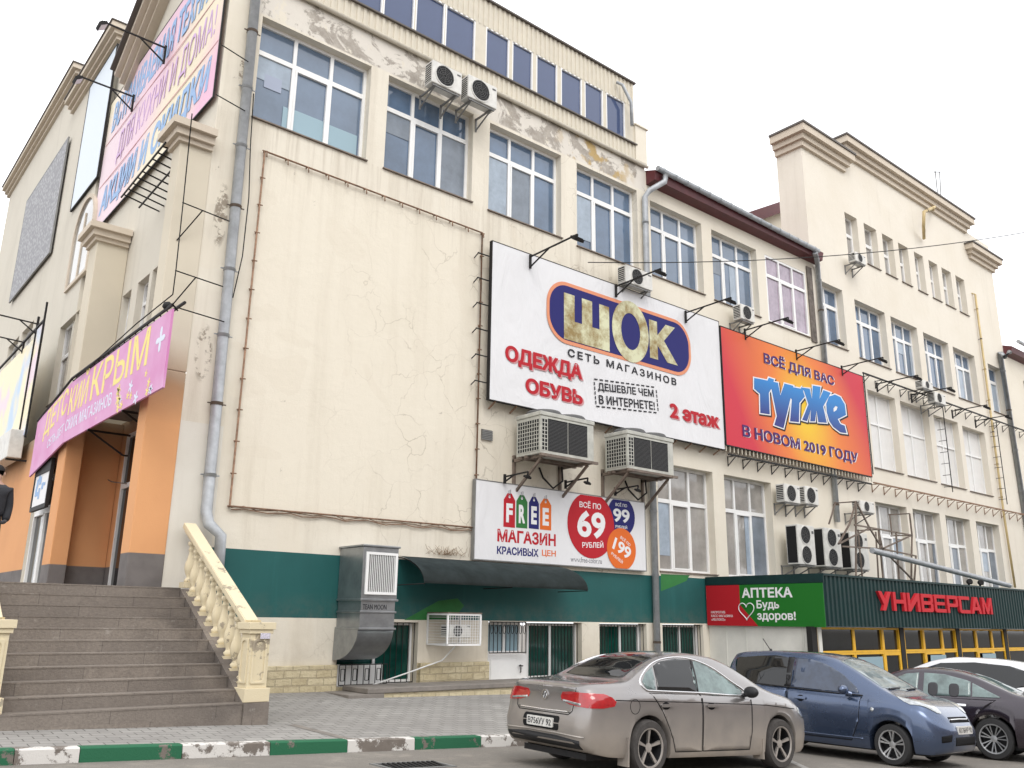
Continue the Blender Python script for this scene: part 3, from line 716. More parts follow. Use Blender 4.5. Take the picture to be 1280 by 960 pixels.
# ------------------------------------------------------------------ far side block beyond the corner building
XL = 5.18
SB = thing('side_block', 'tall grey cream wing beyond the stairs with an arched window and stepped cornices', 'building', (XL, 25.2, 0))
Q = mp_left(XL)
mwin = (FX(93, 430, XL).y, FX(66, 470, XL).y, 7.2, 9.55)
lw = [(FX(a, c, XL).y, FX(b, c, XL).y, 8.8, 10.9) for a, b, c in ((51, 39, 350), (32, 21, 375))]
bm = B(); sheet(bm, Q, 25.2, 45, 5.9, 14.6, [mwin]+lw, .25); XD = 4.7; dy0, dy1 = FX(58, 690, XD).y, FX(31, 690, XD).y; sheet(bm, mp_left(XD), 21.3, 40, 1.9, 5.95, [(dy0, dy1, 1.97, 4.7)], .2, lambda u, v: 1); sheet(bm, Q, 25.2, 30.3, 14.6, 18.4, []); sheet(bm, Q, 30.3, 41.7, 14.6, 19.7, [])
for z0, z1, y in ((5.9, 18.4, 25.2), (18.0, 19.7, 30.3)): sheet(bm, mp_front(y), XL, 7.0, z0, z1, [])
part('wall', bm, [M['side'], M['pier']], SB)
bm = B()
for y0, y1, zb in ((25.1, 30.3, 18.2), (30.2, 41.9, 19.5), (41.9, 52, 15.05)):
    for o_, a, b in ((.1, 0, .12), (.2, .12, .25), (.32, .25, .42)): box(bm, XL-o_, 7.0, y0-o_, y1, zb+a, zb+b)
    box(bm, XL-.36, 7.0, y0-.36, y1, zb+.42, zb+.46, 1)
part('cornice', bm, [M['trim'], M['capdark']], SB)
window(SB, mp_left(XD), dy0, dy1, 1.97, 4.7, .12, cols=(0, .5, 1), rows=(0, .72, 1), glass='glass_dark', sash=(0, 1), sill=False, name='entrance_door', fw=.09)
bm = B(); sheet(bm, mp_left(XL+.2), 41.7, 52, 1.9, 15.1, []); part('low_end_wall', bm, M['tower'], SB)
window(SB, Q, *mwin, .2, cols=(0, .5, 1), rows=(0, .6, 1), glass='glass_grey', sash=())
for h in lw: window(SB, Q, *h, .2, cols=(0, .5, 1), rows=(0, .65, 1), glass='glass_grey', sash=())
# arched window
ya, yb, zb, zt = FX(112, 318, XL-.02).y, FX(86, 340, XL-.02).y, 10.6, 12.15
arch = [(-yb, zb), (-ya, zb)]+[(-(ya+yb)/2+(yb-ya)/2*math.cos(R(a)), zt+(yb-ya)/2*math.sin(R(a))) for a in range(0, 181, 15)]
inner = [(-(yb-.12), zb+.1), (-(ya+.12), zb+.1)]+[(-(ya+yb)/2+((yb-ya)/2-.12)*math.cos(R(a)), zt+((yb-ya)/2-.12)*math.sin(R(a))) for a in range(0, 181, 15)]
bm = B(); plate(bm, left(XL), [inner], 0.005, 0.02); aw_ = part('arched_window', bm, M['glass_grey'], SB, origin=(XL, (ya+yb)/2, zb))
bm = B(); plate(bm, left(XL), [arch, inner], -0.02, 0.07); plate(bm, left(XL), [rect(-(ya+yb)/2-.04, -(ya+yb)/2+.04, zb+.101, zt+.6)], .021, .05)
part('arch_frame', bm, M['trim'], aw_, origin=WL[aw_.name])
# framed mesh panel high on that block, white billboard, white banner
y0, y1 = FX(85, 200, XL).y, FX(24, 330, XL).y
t = thing('mesh_panel', 'grey wire mesh panel in a frame high on the far wing wall', 'panel', (XL-.05, (y0+y1)/2, 12.6))
s = NB('grey_mesh'); br = s.n.new('ShaderNodeTexVoronoi'); br.inputs['Scale'].default_value = 7; s.l.new(s.pos, br.inputs['Vector'])
c = s.mix(s.ramp(br.outputs['Distance'], .25, .5), (0.42, 0.42, 0.435), (0.25, 0.25, 0.265)); M['mesh'] = s.out(c, .6)
bm = B(); plate(bm, left(XL-.08), [rect(-y1, -y0, 12.9, 17.05)], 0, .03); part('panel', bm, M['mesh'], t)
bm = B(); plate(bm, left(XL-.08), [rect(-y1-.05, -y0+.05, 12.85, 17.1), rect(-y1, -y0, 12.9, 17.05)], -.02, .035); part('frame', bm, M['greysteel'], t)
y0, y1 = FX(135, 120, XL-.1).y, FX(97, 200, XL-.1).y
t = thing('blank_billboard', 'blank pale blue billboard in a black frame beside the big pink banner', 'billboard', (XL-.1, (y0+y1)/2, 12.4))
bm = B(); plate(bm, left(XL-.05), [rect(-y1, -y0, 13.6, 17.95)], 0, .02); part('panel', bm, mat('pale_blue_vinyl', (0.56, 0.63, 0.70), .4), t)
bm = B(); plate(bm, left(XL-.05), [rect(-y1-.04, -y0+.04, 13.56, 17.99), rect(-y1, -y0, 13.6, 17.95)], -.03, .03); part('frame', bm, M['iron'], t)

# ------------------------------------------------------------------ middle wing
MW = thing('middle_wing', 'lower cream middle wing with a dark red eave and grey gutter', 'building', (18.4, 16, 0))
f3m = [(18.6, 21.07, 11.54, 13.98), (21.58, 24.05, 11.5, 13.95), (24.54, 27.05, 11.45, 13.93)]
f1m = [(18.56, 21.05, 2.88, 5.87), (21.6, 24.02, 2.85, 5.87)]
bs = [(18.58, 20.3, 0.1, 1.47)]
bm = B(); sheet(bm, P, 18.4, 27.5, -1.2, 14.9, f3m+f1m+bs, .32, lambda u, v: 1 if 1.5 < v < 2.74 and u < 20.5 else 0, vb=(1.5, 2.74), ub=(20.5,))
part('wall', bm, [M['wing'], M['green']], MW)
window(MW, P, *f3m[0], .28); window(MW, P, *f3m[1], .28)
window(MW, P, *f3m[2], .06, glass='curtain')
for h in f1m: window(MW, P, *h, .3, rows=(0, .66, 1), glass='glass_grey')
window(MW, P, 18.6, 20.28, .12, 1.45, .24, cols=(0, .54, .94, 1), rows=(0, 1), glass='glass_green', sash=(), sill=False, fw=.05)
part('window_grille', grille(18.62, 20.26, .15, 1.45, 16.08, 14), M['iron'], MW)
bm = B()                                     # eave: boarded soffit and roof slope in dark red sheet
gl_, gr_ = F(822, 210, 15.52), F(1023, 314, 15.52)
pr = [(16.02, 14.44), (15.66, 14.50), (15.60, (gl_.z+gr_.z)/2+.04), (22, 17.0), (22, 16.9)]
a = [bm.verts.new((18.45, y, z)) for y, z in pr]; b = [bm.verts.new((27.75, y, z)) for y, z in pr]
for k in range(len(pr)-1): bm.faces.new((a[k], b[k], b[k+1], a[k+1]))
bm.faces.new(a[::-1]); bm.faces.new(b)
part('red_eave', bm, M['redmetal'], MW)
bm = B(); tube(bm, [(gl_.x, 15.52, gl_.z), (gr_.x, 15.52, gr_.z)], .085, 10)
for k in range(16): p = gl_.lerp(gr_, (k+.5)/16); tube(bm, [p+Vector((-.02, 0, 0)), p+Vector((.02, 0, 0))], .096, 10); tube(bm, [p+Vector((0, .05, -.06)), p+Vector((0, .02, .13))], .012, 5)
part('gutter', bm, M['zinc'], MW)
bm = B(); box(bm, 27.12, 27.45, 15.95, 16.0, 11.3, 14.2); part('stained_strip', bm, mat('black_stained_plaster', (0.13, 0.11, 0.095), .9, vary=.5, vscale=5), MW)
# gable roof rising behind it
bm = B(); a, b = F(918, 271, 20), F(990, 247, 20)
vs_ = [a, b, b+Vector((0, 0, -.55)), a+Vector((0, 0, -.55))]; k0 = [bm.verts.new(v) for v in vs_]; k1 = [bm.verts.new(v+Vector((0, 8, 0))) for v in vs_]
bm.faces.new(k0); bm.faces.new(k1)
for k in range(4): bm.faces.new((k0[k], k0[(k+1) % 4], k1[(k+1) % 4], k1[k]))
part('back_roof', bm, M['redmetal'], MW)
bm = B(); vs_ = [a+Vector((0, .3, -.5)), b+Vector((0, .3, -.5)), Vector((b.x, b.y+.3, 14)), Vector((a.x, a.y+.3, 14))]; bm.faces.new([bm.verts.new(v) for v in vs_]); part('back_wall', bm, M['wing'], MW)

# ------------------------------------------------------------------ tower wing
TW = thing('tall_right_wing', 'tall pale cream right wing with stepped moulded cornice and narrow top windows', 'building', (27.5, 16, 0))
nx = [(30.32, 31.27), (31.8, 32.82), (33.27, 34.2), (34.64, 35.49), (36.05, 36.88), (37.4, 38.24), (38.65, 39.59), (40.05, 40.97)]
f4t = [(a, b, 15.6+.05*(40-a)/10, 17.42+.05*(36-a)/10) for a, b in nx]
f3t = [(27.98, 29.6, 11.5, 13.9), (30.45, 32.8, 11.4, 13.77), (33.25, 35.5, 11.38, 13.74), (36.02, 38.36, 11.32, 13.68), (38.8, 41.0, 11.28, 13.63), (42.4, 43.9, 11.25, 13.57)]
f2t = [(30.78, 32.9, 7.2, 10.2), (33.3, 35.65, 7.19, 10.18), (36.1, 38.35, 7.17, 10.07), (38.75, 41.0, 7.14, 10.0)]
f1t = [(30.55, 32.9, 2.9, 5.9), (33.38, 35.62, 2.9, 5.9), (36.12, 38.33, 2.9, 5.88), (38.92, 41.22, 2.9, 5.87)]
bm = B(); sheet(bm, P, 27.5, 44.5, -1.2, 20.2, f4t+f3t+f2t+f1t, .35)
sheet(bm, mp_left(27.5), 16, 17.1, 14.2, 19.4, []); part('wall', bm, M['tower'], TW)
for h in f4t: window(TW, P, *h, .3, cols=(0, 1), rows=(0, .58, 1), glass='glass_grey', sash=(0,), fw=.07)
for h in f3t: window(TW, P, *h, .32, glass='glass', cols=(0, .36, .68, 1) if h[1]-h[0] > 2 else (0, .45, 1), sash=(1,))
for h in f2t: window(TW, P, *h, .3, glass='blind', cols=(0, .52, 1), rows=(0, .6, 1), sash=(), fw=.05)
for h in f1t: window(TW, P, *h, .32, glass='glass_grey', rows=(0, .62, 1))
def cornice(bm, x0, x1, zb, h, yb=17.1):
    for o_, a, b in ((.12, 0, .28), (.24, .28, .55), (.4, .55, .9)): box(bm, x0-o_, x1+o_, 16-o_, yb, zb+a*h, zb+b*h)
    box(bm, x0-.45, x1+.45, 15.55, yb, zb+.9*h, zb+h, 1)
bm = B(); cornice(bm, 27.5, 30.45, 19.25, .82); part('cornice', bm, [M['trim'], M['capdark']], TW)
bm = B(); cornice(bm, 30.75, 41.7, 20.05, .78); sheet(bm, P, 30.75, 41.7, 20.2, 20.3, []); part('cornice', bm, [M['trim'], M['capdark']], TW)
bm = B(); cornice(bm, 41.95, 44.5, 18.75, .72); part('cornice', bm, [M['trim'], M['capdark']], TW)
bm = B(); box(bm, 41.9, 44.46, 15.99, 16.4, 18.7, 18.76); part('coping', bm, M['tower'], TW)
for a, b in (((1168, 213), (1174, 255)), ((1174, 214), (1177, 258))):
    pass
t = thing('mast', 'thin steel double pole mast standing on the right wing roof', 'mast', F(1174, 258, 17.5))
bm = B(); tube(bm, [F(1174, 262, 17.5), F(1169, 214, 17.5)], .03, 6); tube(bm, [F(1177, 262, 17.5), F(1174.5, 215, 17.5)], .03, 6); tube(bm, [F(1167.5, 215, 17.5), F(1175.5, 215, 17.5)], .03, 6); part('poles', bm, M['greysteel'], t)

# wing beyond it
FW = thing('far_right_wing', 'low cream wing with a dark red eave at the far right edge', 'building', (44.5, 16, 0))
bm = B(); sheet(bm, P, 44.5, 70, -1.2, 14.4, [(46.5, 49, 11.2, 13.5), (46.5, 49, 3, 6)], .3); part('wall', bm, M['wing'], FW)
window(FW, P, 46.5, 49, 11.2, 13.5, .28); window(FW, P, 46.5, 49, 3, 6, .28, glass='glass_grey')
bm = B(); a = [bm.verts.new((44.55, y, z)) for y, z in pr]; b = [bm.verts.new((70, y, z)) for y, z in pr]
for k in range(len(pr)-1): bm.faces.new((a[k], b[k], b[k+1], a[k+1]))
bm.faces.new(a[::-1]); part('red_eave', bm, M['redmetal'], FW)
bm = B(); tube(bm, [(44.5, 15.28, 14.95), (70, 15.28, 14.8)], .09, 10); part('gutter', bm, M['zinc'], FW)

# ------------------------------------------------------------------ stairs and balustrades
bm = B()
for k in range(11):
    z = 0.33+.164*k; y = 12.4+.3*k
    box(bm, -4, 5.42, y, (y+.3) if k < 10 else 40, z-.164 if k else -.2, z-.02)
    box(bm, -4, 5.43, y-.006, (y+.294) if k < 10 else 40, z-.02, z, 0)
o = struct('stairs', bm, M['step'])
bm = B(); v = [bm.verts.new((x, y, z)) for x in (5.425, 5.80) for y, z in ((12.36, -.3), (15.95, -.3), (15.95, 1.95), (15.4, 1.95), (12.42, .33), (12.36, .33))]
for k in range(6): bm.faces.new((v[k], v[(k+1) % 6], v[(k+1) % 6+6], v[k+6]))
bm.faces.new(v[:6]); bm.faces.new(v[6:]); struct('stair_side_wall', bm, M['step'])
BAL = [(.03, 0), (.075, 0), (.075, .05), (.05, .075), (.045, .1), (.075, .17), (.092, .25), (.085, .33), (.055, .43), (.042, .52), (.045, .56), (.06, .58), (.045, .6), (.045, .64), (.07, .66), (.07, .72), (.03, .72)]
def balustrade(xc, label):
    t = thing('balustrade', label, 'balustrade', (xc, 12.4, .33))
    bm = B(); x0, x1, y0, y1 = xc-.15, xc+.15, 12.44, 12.76
    box(bm, x0-.04, x1+.04, y0-.045, y1+.045, .335, .52); box(bm, x0, x1, y0, y1, .52, 1.27); box(bm, x0-.03, x1+.03, y0-.03, y1+.03, 1.27, 1.33); box(bm, x0-.055, x1+.055, y0-.055, y1+.055, 1.33, 1.43)
    plate(bm, front(y0), [rrect(x0+.04, x1-.04, .58, 1.2, .02, 2), rrect(x0+.07, x1-.07, .61, 1.17, .06, 4)], 0, .018)
    plate(bm, left(x0), [rrect(-y1+.04, -y0-.04, .58, 1.2, .02, 2), rrect(-y1+.07, -y0-.07, .61, 1.17, .06, 4)], 0, .018)
    part('newel_post', bm, M['balus'], t, bevel=.012)
    bm = B(); a, b = Vector((xc, 12.77, 1.40)), Vector((xc, 15.85, 1.40+3.08*.545)); bar(bm, a, b, .22, .10); bar(bm, a-Vector((0, 0, .085)), b-Vector((0, 0, .085)), .15, .06)
    part('handrail', bm, M['balus'], t, bevel=.015)
    for k in range(10):
        bm = B(); y = 12.97+.29*k; zb = .33+.164*(math.floor((y-12.4)/.3)); zt = 1.44+(y-12.83)*.545-.17; h = zt-zb-.1
        box(bm, xc-.12, xc+.12, y-.12, y+.12, zb+.003, zb+.1)
        lathe(bm, [(r_*1.05, zb+.1+q*h/.72) for r_, q in BAL], (xc, y, 0), 14)
        part('baluster', bm, M['balus'], t, origin=(xc, y, zb))
balustrade(5.62, 'cream stone balustrade with bulging balusters right of the stairs, running up to the drainpipe')
balustrade(F(22, 785, 12.34).x-.205, 'cream stone balustrade at the left picture edge, only its newel post in view')
bm = B(); plate(bm, front(12.405), [rect(5.6, 5.75, 1.2, 1.28)], 0, .004); solo('paper_notice', bm, mat('printed_paper', (0.55, 0.52, 0.6), .6, vary=.4, vscale=60), 'small torn paper notice stuck on the stair newel post', 'notice', (5.7, 12.405, 1.25))
# planter-like raised kerb wall under the basement windows
t = thing('low_wall', 'low stone faced retaining wall with a dark concrete slab below the basement windows', 'wall', (12, 15.2, 0))
a = F(478, 870, 15.0).x
bm = B(); box(bm, a, 15.9, 14.95, 15.88, -.6, .14); part('stone_face', bm, M['blocks'], t, bevel=.01)
bm = B(); box(bm, 8.95, 15.95, 14.92, 15.89, .143, .24); box(bm, 8.55, a-.002, 14.92, 15.89, -.1, .142); part('slab', bm, M['slab'], t, bevel=.015)
# ------------------------------------------------------------------ apartment block across the road: what the lower windows and car glass mirror
AB = thing('apartment_block', 'pinkish apartment block across the road, seen only mirrored in the lower windows', 'building', (30, -32, -1))
hs = [(-20+k*3.4, -20+k*3.4+1.7, 1.0+j*3.0, 2.6+j*3.0) for k in range(32) for j in range(5)]
bm = B(); sheet(bm, lambda u, v, d: Vector((u, -32-d, v)), -22, 90, -1.2, 16.5, hs, .25)
box(bm, -22, 90, -45, -32.6, 16.5, 16.9); part('wall', bm, plaster('pinkish_plaster', (0.50, 0.40, 0.35), (0.40, 0.33, 0.28)), AB)
bm = B(); box(bm, -21.9, 89.9, -44, -32.2, -1.1, 16.45); part('dark_rooms', bm, M['glass_dark'], AB)
bm = B()
for h in hs:
    u0, u1, v0, v1 = h
    for a, b in (((u0, v0), (u1, v0)), ((u1, v0), (u1, v1)), ((u1, v1), (u0, v1)), ((u0, v1), (u0, v0)), (((u0+u1)/2, v0), ((u0+u1)/2, v1))): bar(bm, (a[0], -32.12, a[1]), (b[0], -32.12, b[1]), .09)
o = part('window_frames', bm, M['pvc'], AB); o['kind'] = 'stuff'
# ------------------------------------------------------------------ signs and banners
def crop(ox, oy, s): return lambda x, y: (ox+x/s, oy+y/s)
def fbox(bl, tr, Y):                        # u0, v0, w, h of a box on a facade-parallel plane, from two pixels
    a, b = F(*bl, Y), F(*tr, Y); return a.x, a.z, b.x-a.x, b.z-a.z
def flat(name, col, **k): return mat(name, col, k.pop('rough', .6), spec=.25, **k)
M['ink'] = flat('black_print', (0.02, 0.02, 0.025)); M['red_print'] = flat('red_print', (0.43, 0.012, 0.022)); M['pink_print'] = flat('pale_red_print', (0.55, 0.27, 0.28))
M['navy'] = flat('navy_print', (0.014, 0.014, 0.13)); M['peach'] = flat('peach_print', (0.68, 0.27, 0.15)); M['white_print'] = flat('white_print', (0.75, 0.75, 0.76))
M['orange_print'] = flat('orange_print', (0.68, 0.14, 0.02)); M['green_print'] = flat('green_print', (0.03, 0.16, 0.04)); M['violet'] = flat('violet_print', (0.07, 0.018, 0.12)); M['grey_print'] = flat('grey_print', (0.2, 0.2, 0.22))
s = NB('aged_gold_print'); c = s.mix(s.ramp(s.noise(2.2, 7, .7), .4, .62), (0.62, 0.62, 0.42), (0.27, 0.19, 0.07)); M['gold'] = s.out(c, .55)
def hem(bm, pl, u0, u1, v0, v1, w=.05): plate(bm, pl, [rect(u0-w, u1+w, v0-w, v1+w), rect(u0, u1, v0, v1)], -.1, .006)
def cloth(pl, u0, u1, v0, v1, nu=40, nv=20, amp=.02, seed=0):
    rnd = random.Random(seed); bm = B(); V = {}
    ph = [(rnd.uniform(.5, 1.6), rnd.uniform(.5, 1.6), rnd.uniform(0, 6)) for _ in range(4)]
    for i in range(nu+1):
        for j in range(nv+1):
            u, v = u0+(u1-u0)*i/nu, v0+(v1-v0)*j/nv
            e = min(1, 6*min(i/nu, 1-i/nu, j/nv, 1-j/nv)); d = -amp*e*(1+sum(math.sin(a*u+b*v+c) for a, b, c in ph)/4)
            V[i, j] = bm.verts.new(pl.at(u, v, d))
    for i in range(nu):
        for j in range(nv): f = bm.faces.new((V[i, j], V[i+1, j], V[i+1, j+1], V[i, j+1])); f.smooth = True
    return bm

# --- big white clothing-store banner
YB = 15.7; pb = front(YB); c8 = crop(590, 290, 3.839)
a, b = F(616, 300.4, YB), F(906, 561.5, YB); a2 = F(898, 403, YB)
u0, u1, v0, v1 = a.x, (a2.x+b.x)/2, (b.z+F(615, 499.7, YB).z)/2, (a.z+a2.z)/2
t = thing('store_banner', 'white banner with a blue and gold logo and red writing, left of the orange banner', 'banner', ((u0+u1)/2, YB, v0))
part('sheet', cloth(pb, u0, u1, v0, v1, 60, 30, .012, 3), M['bn_white'], t, smooth=True)
bm = B(); hem(bm, pb, u0, u1, v0, v1, .02); part('frame', bm, M['iron'], t)
def q8(x, y): p = F(*c8(x, y), YB); return p.x, p.z
l, r = q8(358, 400)[0], q8(1050, 590)[0]; top, bot = (q8(500, 258)[1]+q8(960, 415)[1])/2, (q8(500, 540)[1]+q8(960, 690)[1])/2
rr = (top-bot)*.42
bm = B(); plate(bm, pb, [rrect(l, r, bot, top, rr, 12)], .0005, .004); part('logo_border', bm, M['peach'], t)
bm = B(); plate(bm, pb, [rrect(l+.1, r-.1, bot+.1, top-.1, rr-.1, 12)], .0045, .008); part('logo_field', bm, M['navy'], t)
def pp(pts): return [q8(*p) for p in pts]
sx0, sx1 = q8(440, 400)[0], q8(657, 450)[0]; sb, st = q8(440, 512)[1], q8(440, 290)[1]; w = (sx1-sx0)
bm = B(); k = w/3.55
plate(bm, pb, [[(sx0, sb), (sx1, sb), (sx1, st), (sx1-.8*k, st), (sx1-.8*k, sb+.55), (sx0+w/2+.4*k, sb+.55), (sx0+w/2+.4*k, st), (sx0+w/2-.4*k, st), (sx0+w/2-.4*k, sb+.55), (sx0+.8*k, sb+.55), (sx0+.8*k, st), (sx0, st)]], .009, .016)
part('lettering', bm, M['gold'], t)
ox, oz = q8(760, 478); orx, orz = (q8(848, 480)[0]-q8(674, 480)[0])/2, (q8(760, 335)[1]-q8(760, 625)[1])/2
bm = B(); plate(bm, pb, [disc(ox, oz, orx, orz), disc(ox, oz, orx*.52, orz*.6)], .009, .0165); part('lettering', bm, M['gold'], t)
kx0, kx1 = q8(850, 500)[0], q8(975, 560)[0]; kb, kt = q8(855, 600)[1]-.02, q8(850, 420)[1]; kw, kh = kx1-kx0, kt-kb
bm = B(); plate(bm, pb, [[(kx0+x*kw, kb+y*kh) for x, y in ((0, 0), (.3, 0), (.3, .38), (.66, 0), (1.06, 0), (.55, .55), (1.0, 1), (.64, 1), (.3, .64), (.3, 1), (0, 1))]], .009, .016); part('lettering', bm, M['gold'], t)
def put(body, bl, tr, m, bold=0.0, Y=YB, cr=c8, tt=None, d=.0, **k):
    u, v, w, h = fbox(cr(*bl), cr(*tr), Y); return write(body, front(Y), u, v, w, h, d, tt or t, M[m], bold, **k)
put('СЕТЬ МАГАЗИНОВ', (460, 596), (980, 703), 'ink', .025, space=1.35)
for d, m, off in ((0, 'pink_print', 7), (.005, 'red_print', 0)):
    put('ОДЕЖДА', (158+off, 630+off), (528+off, 637+off), m, .045, d=d)
    put('ОБУВЬ', (256+off, 770+off), (530+off, 762+off), m, .045, d=d)
    put('2 этаж', (950+off, 890+off), (1183+off, 878+off), m, .045, d=d)
bm = B(); A, Bq, C_, D = q8(588, 705), q8(886, 747), q8(893, 868), q8(596, 836)
ud = (Vector(C_)-Vector(D)).normalized(); pr2 = Plane((D[0], YB, D[1]), (ud.x, 0, ud.y), (-ud.y, 0, ud.x))
bx0, bz0 = 0, 0; bx1 = ((Vector(C_)-Vector(D)).length+(Vector(Bq)-Vector(A)).length)/2; bz1 = ((Vector(A)-Vector(D)).length+(Vector(Bq)-Vector(C_)).length)/2
write('ДЕШЕВЛЕ ЧЕМ', pr2, bx1*.05, bz1*.55, bx1*.9, bz1*.34, 0, t, M['ink'], .02); write('В ИНТЕРНЕТЕ!', pr2, bx1*.05, bz1*.1, bx1*.9, bz1*.33, 0, t, M['ink'], .02)
n = 12
for k in range(n):
    x = bx0+(bx1-bx0)*k/n
    for z in (bz0, bz1): plate(bm, pr2, [rect(x, x+(bx1-bx0)/n*.62, z-.018, z+.018)], .0005, .004)
for k in range(5):
    z = bz0+.06+(bz1-bz0-.1)*k/5
    for x in (bx0, bx1): plate(bm, pr2, [rect(x-.018, x+.018, z, z+(bz1-bz0)/5*.6)], .0005, .004)
part('dashed_border', bm, M['ink'], t)
bm = B()
for k in range(6): z = v0+.4+(v1-v0-.8)*k/5; bm = B(); box(bm, u0-.4, u0-.05, YB+.06, YB+.085, z-.012, z+.012); bar(bm, (u0-.38, YB+.07, z), (u0-.34, 15.99, z-.05), .02); part('bracket', bm, M['iron'], t, origin=(u0, YB, z))
for k in range(14): x = u0+.2+(u1-u0-.4)*k/13; bm = B(); bar(bm, (x, 15.98, v0-.16), (x, YB+.02, v0-.02), .03); part('bracket', bm, M['rust'], t, origin=(x, YB, v0))

# --- orange and yellow shop banner
YT = 15.66; pt = front(YT); c3 = crop(880, 380, 4.364)
a, a2, b, b2 = F(901, 407.5, YT), F(1079.4, 471.7, YT), F(1088.5, 596, YT), F(908, 554.6, YT)
u0, u1, v0, v1 = (a.x+b2.x)/2, (a2.x+b.x)/2, (b.z+b2.z)/2, (a.z+a2.z)/2
t = thing('shop_banner', 'red, orange and yellow banner with bouncing blue letters, right of the white banner', 'banner', ((u0+u1)/2, YT, v0))
s = NB('red_to_yellow_print')
dx = s.ramp(s.x, u0, u1, -1, 1); dz = s.ramp(s.z, v0, v1, -1, 1)
rad = s.math('SQRT', s.math('ADD', s.math('POWER', s.math('SUBTRACT', dx, .05), 2.0), s.math('MULTIPLY', s.math('POWER', s.math('ADD', dz, .1), 2.0), .12)))
rad = s.math('ADD', rad, s.math('MULTIPLY', s.math('MULTIPLY', dx, dz), .28))
c = s.mix(s.ramp(rad, .08, .42), (0.78, 0.50, 0.015), (0.72, 0.19, 0.03)); c = s.mix(s.ramp(rad, .42, .95), c, (0.55, 0.022, 0.045)); M['sunset'] = s.out(c, .5)
part('sheet', cloth(pt, u0, u1, v0, v1, 36, 16, .008, 5), M['sunset'], t, smooth=True)
bm = B(); hem(bm, pt, u0, u1, v0, v1, .03); part('frame', bm, M['iron'], t)
def q3(x, y): p = F(*c3(x, y), YT); return p.x, p.z
for d, m, o in ((0, 'white_print', 4), (.005, 'violet', 0)):
    k = dict(Y=YT, cr=c3, d=d)
    put('ВСЁ ДЛЯ ВАС', (328+o, 331+o*.6), (705+o, 382+o*.6), m, .034, **k)
    put('В НОВОМ 2019 ГОДУ', (212+o, 733+o*.6), (836+o, 812+o*.6), m, .034, **k)
TUT = [[(272, 403), (345, 418), (352, 402), (381, 412), (366, 462), (352, 485), (357, 602), (306, 595), (304, 490), (272, 462)],
       [(368, 470), (350, 418), (402, 430), (415, 500), (438, 434), (486, 447), (432, 678), (382, 660), (396, 612)],
       [(448, 447), (526, 462), (532, 452), (548, 505), (519, 540), (516, 645), (468, 640), (478, 520), (440, 488)],
       [(545, 478), (528, 455), (575, 462), (587, 520), (592, 445), (634, 452), (628, 520), (650, 470), (690, 485), (648, 560), (668, 648), (622, 645), (612, 580), (604, 640), (578, 640), (582, 575), (560, 640), (534, 632), (568, 548)]]
LE = [[(668, 590), (665, 545), (680, 505), (712, 494), (742, 508), (766, 548), (773, 606), (728, 628), (742, 655), (765, 664), (776, 705), (742, 700), (705, 672), (682, 640)], [(706, 590), (704, 570), (716, 556), (727, 562), (722, 578)]]
s = NB('blue_fade_print'); zb_, zt_ = q3(500, 650)[1], q3(400, 430)[1]
M['blue_fade'] = s.out(s.mix(s.ramp(s.z, zb_, zt_), (0.022, 0.03, 0.20), (0.018, 0.21, 0.55)), .5)
def ogrow(lp, g): return grow(lp, g if area2(lp) > 0 else -g)
for i, loops in enumerate([[x] for x in TUT]+[LE]):
    e = i*.0006
    bm = B(); plate(bm, pt, [[q3(x+5, y+6) for x, y in ogrow(loops[0], 8)]], .0005+e, .003+e); part('letter_shadow', bm, M['ink'], t)
    bm = B(); plate(bm, pt, [[q3(x, y) for x, y in ogrow(loops[0], 6)]], .004+e, .008+e); part('letter_outline', bm, M['white_print'], t)
    bm = B(); plate(bm, pt, [[q3(x, y) for x, y in lp] for lp in loops], .0085+e, .013+e); part('letter', bm, M['blue_fade'], t)
bm = B()
for k in range(44): x = u0+(u1-u0)*k/43; bar(bm, (x, YT+.03, v0-.2), (x, YT+.03, v0+.06), .025)
part('picket', bm, M['siding'], t)

# --- rows of wall brackets and the empty sign frame on the right wing
def rail_frame(name, label, x0, x1, z, n, vert=None, ext=None, m='iron'):
    t = thing(name, label, 'sign frame', ((x0+x1)/2, 15.8, z))
    bm = B(); bar(bm, (x0, 15.68, z), (x1, 15.68, z), .05); part('rail', bm, M[m], t)
    for k in range(n):
        x = x0+(x1-x0)*(k+.5)/n; bm = B(); bar(bm, (x, 15.99, z), (x, 15.70, z), .025); bar(bm, (x, 15.99, z-.27), (x, 15.70, z-.03), .022); bar(bm, (x, 15.985, z-.29), (x, 15.985, z+.03), .022); part('bracket', bm, M[m], t, origin=(x, 15.8, z))
    for xx, z2 in (vert or []):
        bm = B(); bar(bm, (xx, 15.67, z-.03), (xx, 15.67, z2), .028)
        for k in range(8): zz = z2+(z-z2)*(k+.5)/8; bar(bm, (xx, 15.69, zz), (xx, 15.99, zz), .02)
        part('upright', bm, M[m], t)
xa = F(911, 566, YT).x; rail_frame('sign_bracket_row', 'row of black triangular wall brackets under the orange banner', xa, u1-.05, v0-.28, 11)
rail_frame('empty_sign_frame', 'empty black sign frame with bracket teeth between second and third floors of the right wing', u1+.1, 45.5, 10.62, 16, [(u1+.12, 6.8), (36.3, 6.8), (41.6, 6.8)])
rail_frame('lower_bracket_rail', 'rust brown rail with bracket teeth above the ground floor windows of the right wing', u1+.12, 45.5, 6.5, 18, m='rust')

